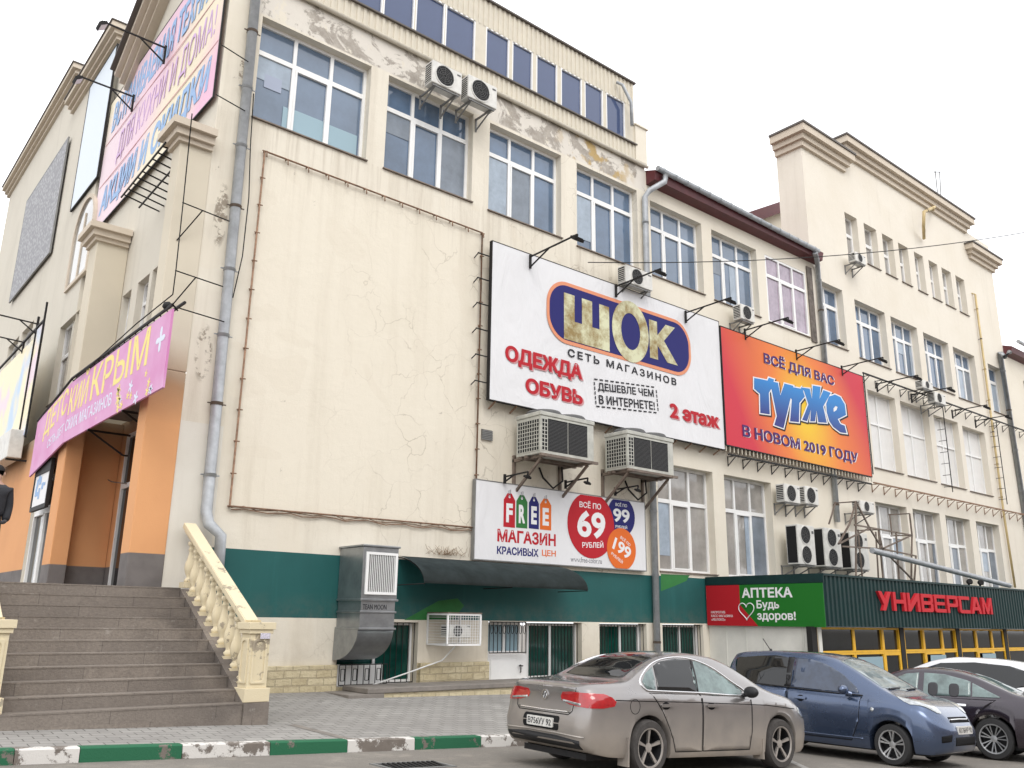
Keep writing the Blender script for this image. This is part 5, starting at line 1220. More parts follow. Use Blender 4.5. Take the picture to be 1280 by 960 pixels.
# ------------------------------------------------------------------ air conditioners
def fan_face(bm, pl, cx, cz, r, d):
    plate(bm, pl, [disc(cx, cz, r, n=28)], d-.002, d+.002, 1)
    for k in range(1, 6): rr = r*k/5.5; plate(bm, pl, [disc(cx, cz, rr+.006, n=28), disc(cx, cz, rr-.004, n=28)], d+.003, d+.010, 2)
    plate(bm, pl, [disc(cx, cz, r*1.06, n=28), disc(cx, cz, r*.97, n=28)], d-.002, d+.014, 0)
    for k in range(8): a = math.pi*2*k/8; p = pl.at(cx+.03*math.cos(a), cz+.03*math.sin(a), d+.012); q = pl.at(cx+r*math.cos(a), cz+r*math.sin(a), d+.012); bar(bm, p, q, .008, .008, 2)
def outdoor_unit(label, x0, x1, z0, z1, yf, depth=.32, fans=1, group='air conditioner outdoor units on the facade', fan_at=.42, darkside=True, name='outdoor_unit', wall=16.0, bracket=True):
    t = thing(name, label, 'air conditioner', ((x0+x1)/2, yf+depth, z0), group)
    pl = front(yf); W, H = x1-x0, z1-z0
    bm = B(); box(bm, x0, x1, yf, yf+depth, z0, z1); part('casing', bm, M['ac'], t, bevel=.018)
    r = min(W*.38, H/fans*.45)
    for k in range(fans):
        bm = B(); fan_face(bm, pl, x0+W*fan_at, z0+H*(k+.5)/fans, r, .003)
        part('fan_grille', bm, [M['ac'], M['acdark'], M['acgrille']], t, origin=(x0+W*fan_at, yf, z0+H*(k+.5)/fans))
    bm = B(); pls = left(x0)                  # coil side with louvres
    plate(bm, pls, [rect(-yf-depth+.03, -yf-.05, z0+.05, z1-.05)], -.002, .003, 0)
    n = max(4, int(H/.07))
    for k in range(n if fans == 1 else 0): z = z0+.06+(H-.12)*k/n; plate(bm, pls, [rect(-yf-depth+.03, -yf-.05, z, z+.018)], .0035, .012, 1)
    part('side_coil', bm, [M['acdark'], M['ac']], t)
    bm = B(); plate(bm, pl, [rect(x1-W*.17, x1-W*.05, z1-H*.2, z1-H*.13)], .001, .004); part('badge', bm, M['acgrille'], t)
    bm = B()
    for x in (x0+W*.15, x1-W*.15):
        bar(bm, (x, wall, z0-.03), (x, yf+.02, z0-.03), .04); bar(bm, (x, wall-.02, z0-.34), (x, yf+.08, z0-.05), .03); bar(bm, (x, wall-.015, z0-.38), (x, wall-.015, z0), .04)
    bar(bm, (x0+W*.05, yf+.05, z0-.03), (x1-W*.05, yf+.05, z0-.03), .035)
    if bracket: part('bracket', bm, M['greysteel'], t)
    else: bm.free()
    return t
def ou(label, tl, br, yf, **k):
    a, b = F(*tl, yf), F(*br, yf); return outdoor_unit(label, a.x, b.x, b.z, a.z, yf, **k)
ou('white air conditioner with round fan, left of the pair under the metal top storey', (541, 74), (577, 119), 15.3)
ou('white air conditioner with round fan, right of the pair under the metal top storey', (586, 92), (621, 137), 15.3)
ou('aged air conditioner on the wall just above the white banner', (782, 330), (816, 364), 15.4)
ou('small air conditioner below the middle wing windows, above the banner joint', (926, 379), (944, 404), 15.45)
ou('tiny air conditioner under the first narrow top window of the tall wing', (1069, 314), (1083, 332), 15.45)
ou('white air conditioner among the bracket teeth, left of the pair on the tall wing', (1153, 474), (1167, 489), 15.3)
ou('darker air conditioner among the bracket teeth, right of its pair on the tall wing', (1168, 489), (1183, 507), 15.3, fan_at=.4)
ou('small white air conditioner under the orange banner, left of its pair', (980, 604), (1001, 630), 15.5)
ou('small white air conditioner under the orange banner, right of its pair', (1006, 607), (1024, 632), 15.5)
ou('small air conditioner behind the sign lattice on the ground floor wall', (1075, 625), (1094, 642), 15.3)
for k, (tl, br, lab) in enumerate((((996, 655), (1021, 707), 'tall twin fan outdoor unit, leftmost of the row of three on the extension roof'), ((1029, 659), (1054, 710), 'tall twin fan outdoor unit, middle of the row of three'), ((1062, 664), (1088, 713), 'tall twin fan outdoor unit behind the lattice, rightmost of the row of three'))):
    ou(lab, tl, br, 15.25, depth=.42, fans=2, fan_at=.45, group='twin fan outdoor units in a row')
# two large packaged chillers
def chiller(label, corner, right, bottom, back, group='big packaged rooftop style units on wall brackets'):
    best = None
    for k in range(60, 300):
        yf = 15.85-k*.01; e_ = abs(F(*corner, yf).x-F(*back, 15.75).x)
        if best is None or e_ < best[0]: best = (e_, yf)
    yf = best[1]; a, b = F(*corner, yf), F(*right, yf); x0, x1, z1, z0 = a.x, b.x, a.z, F(*bottom, yf).z
    t = thing('chiller_unit', label, 'air conditioner', ((x0+x1)/2, 15.8, z0), group); W, H = x1-x0, z1-z0; yb = 15.75
    bm = B(); box(bm, x0, x1, yf, yb, z0, z1-.1); box(bm, x0-.02, x1+.02, yf-.02, yb+.02, z1-.1, z1); part('casing', bm, M['chiller'], t, bevel=.015)
    pl = front(yf); bm = B()
    g0, g1 = x0+W*.13, x0+W*.87; c_ = (g0+g1)/2
    for u, v in ((g0, c_-.012), (c_+.012, g1)):
        plate(bm, pl, [rect(u, v, z0+.08, z1-.16)], -.002, .006)
        for k in range(22): z = z0+.1+(H-.28)*k/22; plate(bm, pl, [rect(u+.01, v-.01, z, z+.008)], .0065, .009, 1)
    part('coil_panel', bm, [M['acdark'], M['acgrille']], t)
    for pln, u0, u1 in ((left(x0), -yb+.06, -yf-.05), (pl, x0+.03, x0+W*.12)):   # square-holed guard
        bm = B(); nu = max(2, int((u1-u0)/.085)); nv = int((H-.26)/.085); du, dv = (u1-u0)/nu, (H-.26)/nv
        plate(bm, pln, [rect(u0, u1, z0+.08, z1-.18)], -.002, .002, 1)
        for i in range(nu+1): plate(bm, pln, [rect(u0+du*i-.009, u0+du*i+.009, z0+.07, z1-.17)], .0025, .011)
        for j in range(nv+1): plate(bm, pln, [rect(u0-.012, u1+.012, z0+.08+dv*j-.009, z0+.08+dv*j+.009)], .0025, .009)
        part('guard', bm, [M['chiller'], M['acdark']], t)
    for cx in (x0+W*.28, x0+W*.74):
        bm = B(); lathe(bm, [(.42, 0), (.44, .05), (.40, .1), (.36, .1), (.3, .12), (.05, .14)], (cx, (yf+yb)/2, z1), 24); part('top_fan', bm, M['acgrille'], t, origin=(cx, (yf+yb)/2, z1))
    bm = B()
    for x in (x0+.12, x1-.12):
        bar(bm, (x, 16, z0-.04), (x, yf-.08, z0-.04), .07); bar(bm, (x, 15.98, z0-.85), (x, yf+.1, z0-.08), .055); bar(bm, (x, 15.97, z0-.95), (x, 15.97, z0+.1), .07)
    for y in (yf-.04, yf+.5, 15.6): bar(bm, (x0-.05, y, z0-.035), (x1+.08, y, z0-.035), .06)
    part('bracket', bm, M['sill'], t)
    bm = B(); tube(bm, [(x1-.3, 15.7, z0-.05), (x1-.25, 15.72, z0-.4), (x1-.5, 15.8, z0-.6), (x1-.75, 15.9, z0-.35), (x1-.8, 15.98, z0-.1)], .025, 6); part('hose', bm, M['iron'], t)
chiller('big grey cooling unit with square holed guard, left of the two under the white banner', (676, 513), (742, 528), (676, 566), (646, 515))
chiller('big grey cooling unit with square holed guard, right of the two under the white banner', (784, 537), (841, 549), (784, 585), (756, 538))

# caged air conditioner by the basement window
yc = 15.25; a, b = F(560, 768, yc), F(600, 806, yc); x0, x1, z0, z1 = a.x, b.x, b.z, a.z
outdoor_unit('white air conditioner inside a white wire cage beside the basement window', x0+.18, x1-.14, z0+.14, z1-.2, yc+.16, depth=.34, group=None, bracket=False, fan_at=.36)
t = thing('wire_cage', 'white wire security cage round the low air conditioner', 'cage', ((x0+x1)/2, 15.9, z0))
bm = B(); yb = 15.98
for x in (x0, x1):
    for z in (z0, z1): bar(bm, (x, yc, z), (x, yb, z), .035)
    for y in (yc, yb): bar(bm, (x, y, z0), (x, y, z1), .035)
for z in (z0, z1):
    for y in (yc, yb): bar(bm, (x0, y, z), (x1, y, z), .035)
part('cage_frame', bm, M['pvc'], t)
bm = B()
n = 13
for k in range(1, n): x = x0+(x1-x0)*k/n; bar(bm, (x, yc, z0), (x, yc, z1), .007); bar(bm, (x, yb-.02-k*0, z0+.01), (x, yc, z0+.01), .007)
for k in range(1, 11): z = z0+(z1-z0)*k/11; bar(bm, (x0, yc+.008, z), (x1, yc+.008, z), .007); bar(bm, (x0, yc, z), (x0, yb, z), .007)
part('wire_mesh', bm, M['pvc'], t)
bm = B(); box(bm, x0-.02, x1+.02, yc-.03, 15.99, z1+.02, z1+.045); part('lid', bm, M['sill'], t)
bm = B(); p = Vector(((x0+x1)/2+.1, 15.7, z0-.05)); tube(bm, [p, p+Vector((-.25, .1, -.28)), p+Vector((-1.1, .15, -.52)), p+Vector((-2.0, .15, -.75))], .016, 6); part('drain_hose', bm, M['pvc'], t)

# galvanised ventilation duct
yf = 15.05; a, b = F(455, 684, yf), F(496, 745, yf); x0, x1 = a.x, b.x; zt, z_m = a.z+.02, F(474, 750, yf).z
t = thing('ventilation_duct', 'galvanised ventilation duct with a white louvre, curving into the basement window', 'duct', ((x0+x1)/2, 15.5, .6))
bm = B(); box(bm, x0, x1, yf, 15.98, z_m, zt); box(bm, x0-.03, x1+.03, yf-.03, 16-.005, zt, zt+.04); part('top_box', bm, M['galv'], t, bevel=.01)
bm = B(); gl, gr_, gb, gt = x0+.06, x1-.03, z_m+.1, zt-.1
plate(bm, front(yf), [rect(gl, gr_, gb, gt), rect(gl+.05, gr_-.05, gb+.05, gt-.05)], 0, .03, 0)
for k in range(15): x = gl+.06+(gr_-gl-.13)*k/14; plate(bm, front(yf), [rect(x-.006, x+.006, gb+.05, gt-.05)], .002, .02, 0)
plate(bm, front(yf), [rect(gl+.05, gr_-.05, gb+.05, gt-.05)], -.002, .0015, 1)
part('louvre', bm, [M['pvc'], M['acgrille']], t)
z1_, z2_ = F(474, 765, yf).z, F(474, 786, yf).z; s1, s2 = .02, .035
bm = B(); box(bm, x0+.02, x1-.02, yf+.02, 15.97, z1_, z_m-.003); box(bm, x0-.02, x1+.03, yf-.02, 15.975, z_m-.02, z_m+.02); box(bm, x0-.01, x1+.01, yf, 15.975, z1_-.02, z1_+.018); part('neck', bm, M['galv'], t, bevel=.006)
bm = B(); box(bm, x0+.01, x1-.02, yf+.02, 15.97, z2_, z1_-.021); box(bm, x0-.02, x1+.01, yf-.01, 15.975, z2_-.02, z2_+.018); part('middle_box', bm, M['galv'], t, bevel=.006)
bm = B(); rr = 15.97-yf; zz = z2_-.021; sc_ = (zz-F(474, 826, yf+.3).z)/rr
arc = [(yf+.02+rr*(1-math.cos(R(90*k/14))), zz-rr*sc_*math.sin(R(90*k/14))) for k in range(15)]
pr_ = [(15.97, zz)]+arc
A = [bm.verts.new((x0-.02, y, z)) for y, z in pr_]; Bv = [bm.verts.new((x1-.03, y, z)) for y, z in pr_]
for k in range(len(pr_)):
    f = bm.faces.new((A[k], A[(k+1) % len(pr_)], Bv[(k+1) % len(pr_)], Bv[k])); f.smooth = 0 < k < len(pr_)-1
bm.faces.new(A); bm.faces.new(Bv); part('elbow', bm, M['galv'], t)
write('TEAN MOON', front(yf+.02), x0+.06, z1_+.045, (x1-x0)*.66, (z_m-z1_)*.42, .001, t, M['ink'], .0, name='graffiti')
# wall louvre
a, b = F(602, 536, 15.98), F(615, 551, 15.98)
t = thing('wall_vent', 'small grey wall vent left of the chiller units', 'vent', ((a.x+b.x)/2, 15.98, b.z))
bm = B(); plate(bm, front(15.99), [rect(a.x, b.x, b.z, a.z)], 0, .01); part('backplate', bm, M['acdark'], t)
bm = B()
for k in range(6): z = b.z+(a.z-b.z)*(k+.2)/6; bar(bm, (a.x, 15.965, z), (b.x, 15.965, z), .03)
part('slats', bm, M['greysteel'], t)

# smoked polycarbonate awning
x0, x1 = F(497, 700, 15.98).x, F(836, 720, 15.98).x; zt = 2.80
fr = F(540, 729, 14.9); x1 = F(737, 730, 14.9).x; zf_ = fr.z
t = thing('awning', 'curved smoky dark awning over the basement windows below the price sign', 'awning', ((x0+x1)/2, 15.98, zt))
nseg = 12; prof = []
for k in range(nseg+1): a = k/nseg; prof.append((15.97-(15.97-14.95)*math.sin(R(90*a)), zt+.0-(zt+.0-zf_)*(.6*(1-math.cos(R(90*a)))+.4*a)))
bm = B(); xa, xb = x0, x1
A = [[bm.verts.new((x+(.35 if i == 0 else -.35)*0, y+dy, z+dz)) for y, z in prof] for i, x in enumerate((xa, xb)) for dy, dz in ((0, 0),)]
for k in range(nseg): f = bm.faces.new((A[0][k], A[0][k+1], A[1][k+1], A[1][k])); f.smooth = True
bmesh.ops.solidify(bm, geom=bm.faces[:], thickness=.012)
part('canopy', bm, M['awning'], t)
for x in (xa+.02, (xa+xb)/2, xb-.02):
    bm = B(); tube(bm, [(x, y+.012, z-.022) for y, z in prof], .012, 6); tube(bm, [(x, 15.97, zf_-.02), (x, 14.98, zf_-.01)], .012, 6); part('rib', bm, M['iron'], t, origin=(x, 15.97, zf_))
bm = B(); rnd = random.Random(3)                # dry grass and rubbish behind its top edge
for k in range(60):
    p = Vector((F(560, 697, 15.9).x+rnd.gauss(0, .25), 15.95, zt+.08)); tube(bm, [p, p+Vector((rnd.gauss(0, .12), -.05*rnd.random(), .05+.16*rnd.random()))], .004, 3)
o = solo('dry_weeds', bm, mat('dry_weed', (0.22, 0.15, 0.09), .9), 'tuft of dry brown weeds growing out of the wall above the awning', 'weeds', (F(560, 697, 15.9).x, 15.95, zt))

# lattice of the old roof sign and a long lying pipe on the extension roof
t = thing('sign_lattice', 'rusty grey scaffold lattice of an old sign standing on the extension roof', 'lattice', (29.5, 14.3, ft))
def lp(x, y, Y=14.2): return F(x, y, Y)
J = {k: lp(*v) for k, v in dict(a=(1062, 655), b=(1070, 627), c=(1087, 660), d=(1098, 662), e=(1140, 669), f=(1137, 642), g=(1053, 683), h=(1145, 695), i=(1103, 686), j=(1120, 665), k=(1124, 725), l=(1104, 724), m=(1143, 727), n=(1139, 726), o=(1070, 722), p=(1048, 680), q=(1068, 656)).items()}
BARS = ['ab', 'bc', 'qe', 'ci', 'di', 'ef', 'hm', 'gi', 'ih', 'pa', 'jk', 'dl', 'en', 'bo', 'cp', 'ei', 'im']
for nm in BARS: bm = B(); bar(bm, J[nm[0]], J[nm[1]], .045); part('rod', bm, M['sill'], t, origin=J[nm[0]])
for nm in ('ab', 'ef', 'jk', 'dl'): bm = B(); bar(bm, J[nm[0]]+Vector((0, .7, .05)), J[nm[1]]+Vector((0, .7, .05)), .04); part('rod', bm, M['sill'], t, origin=J[nm[0]])
for nm in 'bdef': bm = B(); bar(bm, J[nm], J[nm]+Vector((0, .75, .02)), .035); part('rod', bm, M['sill'], t, origin=J[nm])
bm = B(); a, b = F(1090, 688, 13.9), F(1262, 732, 13.9); tube(bm, [a, b], .09, 10)
solo('loose_pipe', bm, M['zinc'], 'long grey pipe leaning down along the extension roof', 'pipe', b)
for k, (x, y, lab) in enumerate(((1212, 727, 'black round roof spotlight, left of two above the red letters'), (1226, 728, 'black round roof spotlight, right of two above the red letters'))):
    p = F(x, y, 12.9); bm = B(); lathe(bm, [(.03, -.1), (.08, -.07), (.1, .03), (.08, .04), (.01, .02)], p, 12, Vector((-.5, -.8, .1)).normalized()); bar(bm, p, (p.x, p.y+.1, ft-.05), .05)
    solo('roof_spotlight', bm, M['iron'], lab, 'spotlight', p, 'roof spotlights')
# security camera and far-left air conditioner
p = FX(99, 574, XR-.5); t = thing('security_camera', 'white dome security camera on the orange portico wall', 'camera', p)
bm = B(); lathe(bm, [(.03, .12), (.09, .1), (.1, .02), (.09, -.03), (.05, -.08), (.01, -.1)], p, 14); part('dome', bm, M['pvc'], t); bm = B(); bar(bm, p+Vector((0, 0, .1)), p+Vector((.45, 0, .22)), .05); part('bracket', bm, M['pvc'], t)
bm = B(); pts = [p+Vector((.3, -.1, .1)), p+Vector((.3, -1, -.5)), p+Vector((.3, -2, -.75)), p+Vector((.35, -3, -.9))]; tube(bm, pts, .012, 5); solo('slack_cable', bm, M['sill'], 'slack brown cable hanging across the orange portico wall', 'cable', pts[0])
XQ2 = 4.2; a, b = FX(-14, 556, XQ2), FX(8, 571, XQ2)
t = thing('outdoor_unit', 'white air conditioner beside the pastel billboard at the left picture edge', 'air conditioner', (XQ2, a.y, b.z))
bm = B(); box(bm, XQ2, XQ2+.35, b.y, a.y, b.z, a.z); part('casing', bm, M['ac'], t, bevel=.02)
bm = B(); pl = left(XQ2); fan_face(bm, pl, -(a.y+b.y)/2, (a.z+b.z)/2, min(a.y-b.y, a.z-b.z)*.4, .003); part('fan_grille', bm, [M['ac'], M['acdark'], M['acgrille']], t)
bm = B(); bar(bm, (XQ2, b.y+.1, b.z-.04), (4.7, b.y+.1, b.z-.04), .05); bar(bm, (XQ2, a.y-.1, b.z-.04), (4.7, a.y-.1, b.z-.04), .05); part('bracket', bm, M['iron'], t)
# ------------------------------------------------------------------ cars
def interp(pts, x):
    if x <= pts[0][0]: return pts[0][1]
    if x >= pts[-1][0]: return pts[-1][1]
    n = len(pts)
    for i in range(n-1):
        if pts[i][0] <= x <= pts[i+1][0]:
            x0, y0 = pts[i]; x1, y1 = pts[i+1]; h = x1-x0; t = (x-x0)/h
            d = (y1-y0)/h
            def tang(k):
                if k == 0: return (pts[1][1]-pts[0][1])/(pts[1][0]-pts[0][0])
                if k == n-1: return (pts[-1][1]-pts[-2][1])/(pts[-1][0]-pts[-2][0])
                a = (pts[k][1]-pts[k-1][1])/(pts[k][0]-pts[k-1][0]); b = (pts[k+1][1]-pts[k][1])/(pts[k+1][0]-pts[k][0])
                return 0 if a*b <= 0 else 2*a*b/(a+b)
            m0, m1 = tang(i), tang(i+1)
            return (2*t**3-3*t**2+1)*y0+(t**3-2*t**2+t)*h*m0+(-2*t**3+3*t**2)*y1+(t**3-t**2)*h*m1
class Car:
    def __init__(s, spec): s.__dict__.update(spec)
    def section(s, x):
        top, belt, w = interp(s.top, x), interp(s.belt, x), interp(s.plan, x)
        bot = interp(s.bot, x); zl = bot; arch = False
        for hx in (0.0, s.wb):
            d2 = s.ra**2-(x-hx)**2
            if d2 > 0: zl = max(zl, s.rw+math.sqrt(d2)); arch = zl > bot+.01
        belt = min(belt, top-.01); e = max(top-belt, .012); g = belt-zl
        k = min(1, e/.3)                     # 0 on bonnet and boot, 1 in the cabin
        wb_ = w-.035-.02*k; rail = wb_-s.tumble*e-.03*(1-k)-.02
        lip = .018 if arch else 0
        return [(0, zl), (w-.22, zl), (w-.035+lip, zl+.001), (w-.004+lip, zl+min(.05, g*.2)), (w+.006, zl+g*.38), (w+.010, zl+g*.62), (w+.004, belt-g*.16 if g > .2 else zl+g*.8), (w-.016, belt-.022), (wb_, belt),
                (wb_-(wb_-rail)*.5+.012*k, belt+e*.45), (rail, belt+e*.86), (rail-.045, belt+e*.945), (rail*.72, belt+e*.975), (rail*.4, belt+e*.994), (0, belt+e)]
    def shear(s, x, z):
        b = max(0, min(1, (s.xr+s.blend-x)/s.blend)); f = max(0, min(1, (x-s.xf+s.blend)/s.blend))
        return x + b*b*interp(s.rear, z) - f*f*interp(s.nose, z)
    def body(s):
        xs = set(); x = s.xr
        while x < s.xf: xs.add(round(x, 3)); x += .06
        for d in (0, .012, .03, .06, .1, .15, .2, .26): xs.add(round(s.xr+d, 3)); xs.add(round(s.xf-d, 3))
        for hx in (0, s.wb):
            for k in range(41): xs.add(round(hx-(s.ra+.02)*math.cos(math.pi*k/40), 3))
        xs = sorted(q for q in xs if s.xr <= q <= s.xf); bm = B(); rows = []
        for x in xs:
            sec = s.section(x)
            rows.append([[bm.verts.new((s.shear(x, z), sg*y, z)) for y, z in (sec if sg > 0 else sec)] for sg in (1, -1)])
        n = len(rows[0][0])
        for a, b in zip(rows, rows[1:]):
            for si in (0, 1):
                for k in range(n-1):
                    q = (a[si][k], b[si][k], b[si][k+1], a[si][k+1]); bm.faces.new(q if si else q[::-1]).smooth = True
        for r_ in (rows[0], rows[-1]):
            for k in range(n-1):
                try: bm.faces.new((r_[0][k], r_[0][k+1], r_[1][k+1], r_[1][k])).smooth = True
                except ValueError: pass
        bmesh.ops.remove_doubles(bm, verts=bm.verts, dist=.0005)
        bmesh.ops.recalc_face_normals(bm, faces=bm.faces)
        return bm
    # patches lie on the body: outline in two coordinates, cast along the third
    def patch(s, loops, axis, d0=.004, step=.05, sgn=1, bm=None, mi=0):
        """axis 'y': (x,z) cast from the side sgn; 'x': (y,z) cast from the end sgn; 'z': (x,y) cast from above"""
        pb_ = B(); L = [[Vector((u, v, 0)) for u, v in lp] for lp in loops]
        flat_ = [p for lp in L for p in lp]; vv = [pb_.verts.new(p) for p in flat_]
        for t in tessellate_polygon(L):
            try: pb_.faces.new([vv[i] for i in t])
            except ValueError: pass
        for ax in (0, 1):
            lo, hi = min(p[ax] for p in flat_), max(p[ax] for p in flat_); q = lo+step
            while q < hi:
                nrm = Vector((1, 0, 0)) if ax == 0 else Vector((0, 1, 0))
                bmesh.ops.bisect_plane(pb_, geom=pb_.verts[:]+pb_.edges[:]+pb_.faces[:], plane_co=nrm*q, plane_no=nrm); q += step
        edge = [v for v in pb_.verts if v.is_boundary]
        bd = [e for e in pb_.edges if e.is_boundary]
        pos = {}; inn = {}
        for v in pb_.verts:
            u, w = v.co.x, v.co.y
            if axis == 'y': o, d = Vector((u, sgn*3, w)), Vector((0, -sgn, 0))
            elif axis == 'x': o, d = Vector((sgn*6, u, w)), Vector((-sgn, 0, 0))
            else: o, d = Vector((u, w, 4)), Vector((0, 0, -1))
            h = s.bvh.ray_cast(o, d)
            if h[0] is None: h = s.bvh.find_nearest(o+d*(2.2 if axis == 'y' else 4))
            n_ = h[1] if h[1].dot(d) < 0 else -h[1]
            pos[v] = h[0]+n_*d0; inn[v] = h[0]-n_*.004
        out = bm or B()
        new = {v: out.verts.new(pos[v]) for v in pb_.verts}
        for f in pb_.faces:
            q = out.faces.new([new[v] for v in f.verts]); q.smooth = True; q.material_index = mi
        low = {v: out.verts.new(inn[v]) for v in edge}
        for e in bd:
            a, b = e.verts
            q = out.faces.new((new[a], new[b], low[b], low[a])); q.material_index = mi
        bmesh.ops.recalc_face_normals(out, faces=out.faces)
        pb_.free(); return out
    def line(s, pts, axis, r=.005, sgn=1, bm=None, mi=0, closed=False, d=.0):
        out = bm or B(); P_ = []
        if closed: pts = list(pts)+[pts[0]]
        for (a, b) in zip(pts, pts[1:]):
            n = max(1, int(math.dist(a, b)/.05))
            for k in range(n): P_.append((a[0]+(b[0]-a[0])*k/n, a[1]+(b[1]-a[1])*k/n))
        P_.append(pts[-1]); Q = []
        for u, w in P_:
            if axis == 'y': o, dd = Vector((u, sgn*3, w)), Vector((0, -sgn, 0))
            elif axis == 'x': o, dd = Vector((sgn*6, u, w)), Vector((-sgn, 0, 0))
            else: o, dd = Vector((u, w, 4)), Vector((0, 0, -1))
            h = s.bvh.ray_cast(o, dd)
            if h[0] is not None: Q.append(h[0]-dd*d)
        if len(Q) > 1: tube(out, Q, r, 6, mi)
        return out
def smooth_loop(pts, n=4):                   # closed Catmull-Rom
    o = []; m_ = len(pts)
    for i in range(m_):
        p0, p1, p2, p3 = (Vector(pts[(i+k) % m_]) for k in (-1, 0, 1, 2))
        for k in range(n):
            t = k/n; q = .5*((2*p1)+(p2-p0)*t+(2*p0-5*p1+4*p2-p3)*t*t+(3*p1-p0-3*p2+p3)*t**3); o.append((q.x, q.y))
    return o
M['tyre'] = mat('dusty_tyre', (0.055, 0.05, 0.047), .9, vary=.4, vscale=6, bump=.3, bscale=60)
M['tyre_clean'] = mat('black_tyre', (0.022, 0.022, 0.023), .8)
M['alloy'] = mat('dusty_alloy', (0.40, 0.37, 0.34), .45, metal=.6, vary=.25)
M['alloy_b'] = mat('bright_alloy', (0.62, 0.63, 0.64), .3, metal=.85)
M['chrome'] = mat('chrome_trim', (0.75, 0.75, 0.76), .18, metal=1.0)
M['seam'] = mat('panel_gap', (0.012, 0.012, 0.013), .8, spec=.15)
M['lamp_red'] = mat('red_lamp_lens', (0.36, 0.006, 0.01), .12, coat=1.0, vary=.2, vscale=12)
M['lamp_clear'] = mat('clear_lamp_lens', (0.40, 0.42, 0.43), .12, metal=.5, coat=1.0, vary=.5, vscale=14)
M['plastic'] = mat('black_plastic', (0.02, 0.02, 0.022), .5, spec=.3)
M['tint'] = mat('tinted_car_glass', (0.008, 0.009, 0.01), .02, spec=.6)
M['pale_tint'] = mat('pale_car_glass', (0.13, 0.18, 0.175), .05, spec=.8, vary=.45, vscale=4)
M['plate_w'] = mat('number_plate_white', (0.60, 0.59, 0.56), .5, vary=.2, vscale=20)
M['seat'] = mat('grey_seat_cloth', (0.05, 0.05, 0.055), .9)
def wheel(t, x, y, rw, wid, side, spokes, tyre, alloy, twin=False, flare=.5):
    ax = Vector((0, side, 0)); c = Vector((x, y, rw)); w2 = wid/2; rr = rw*.70
    bm = B(); lathe(bm, [(rr*.99, -w2), (rw*.93, -w2), (rw*.985, -w2*.75), (rw, -w2*.3), (rw, w2*.3), (rw*.985, w2*.75), (rw*.93, w2), (rr*1.04, w2*1.02), (rr*.99, w2*.9)], c, 40, ax, cap=False)
    w_ = part('wheel', bm, tyre, t, origin=c, smooth=40, local=True)
    bm = B(); lathe(bm, [(rr*1.0, w2*.94), (rr*.97, w2*.96), (rr*.92, w2*.86), (rr*.90, -w2*.5), (rr*.2, -w2*.55), (.001, -w2*.55)], Vector((0, 0, 0)), 36, ax, cap=False)
    u, v = Vector((1, 0, 0)), Vector((0, 0, 1))
    def P_(r_, a, d): return u*(r_*math.cos(a))+v*(r_*math.sin(a))+ax*d
    for k in range(spokes):
        a = 2*math.pi*k/spokes+.3
        offs = ((-.16, .1), (.16, .1)) if twin else ((0, .17),)
        for o_, hw in offs:
            q = [P_(rr*.16, a+o_*.6-hw*1.5, w2*.62), P_(rr*.93, a+o_-hw*flare, w2*.80), P_(rr*.93, a+o_+hw*flare, w2*.80), P_(rr*.16, a+o_*.6+hw*1.5, w2*.62)]
            q2 = [p-ax*.03 for p in q]; f1 = [bm.verts.new(p) for p in q]; f2 = [bm.verts.new(p) for p in q2]
            bm.faces.new(f1).material_index = 1
            for i in range(4): bm.faces.new((f1[i], f1[(i+1) % 4], f2[(i+1) % 4], f2[i])).material_index = 1
    lathe(bm, [(rr*.24, w2*.58), (rr*.24, w2*.66), (rr*.1, w2*.68), (.001, w2*.69)], Vector((0, 0, 0)), 18, ax, 1)
    lathe(bm, [(rr*1.02, w2*.9), (rr*1.02, w2*1.0), (rr*.95, w2*.98), (rr*.92, w2*.85)], Vector((0, 0, 0)), 36, ax, 1, cap=False)
    part('rim', bm, [M['plastic'], alloy], w_, local=True, smooth=35)
def build_car(spec, name, label, loc, heading, pitch, roll=0):
    c = Car(spec); t = thing(name, label, 'car', loc, rot=None)
    sl = .045 if loc[0] < 21.9 else 0; pitch, roll = -math.atan(sl*math.cos(heading)), math.atan(sl*math.sin(heading))
    t.location = (loc[0], loc[1], zr(loc[0])+.003)
    rot = Matrix.Rotation(heading, 4, 'Z') @ Matrix.Rotation(-pitch, 4, 'Y') @ Matrix.Rotation(roll, 4, 'X')
    t.rotation_euler = rot.to_euler(); t.scale = (c.sx, 1, getattr(c, 'sz', 1))
    bm = c.body(); c.bvh = BVHTree.FromBMesh(bm)
    part('body', bm, c.paint, t, local=True, smooth=50); c.t = t
    for hx in (0, c.wb):
        for sd in (1, -1): wheel(t, hx, sd*(c.track), c.rw, c.wid, sd, c.spokes, c.tyre, c.alloy, c.twin, c.flare)
    bm = B()
    box(bm, c.xr+.25, c.xf-.3, -.62, .62, .17, .24); part('underbody', bm, M['plastic'], t, local=True)
    return c
def side_windows(c, wins, sgn, glass, trim, trim_r=.011):
    """wins: list of outlines; each gets glass; one trim line round the union outline"""
    for i, (lp, g) in enumerate(wins): part('side_window', c.patch([lp], 'y', .004, .06, sgn), M[g], c.t, local=True)
def car_text(c, s_, y0, z0, w, h, x, sgn, parent, tilt=0):
    pl = Plane((x, 0, 0), (0, -1, 0) if sgn < 0 else (0, 1, 0), (0, 0, 1))
    return write(s_, pl, y0, z0, w, h, .007, parent, M['ink'], .01, local=True, thick=.002)

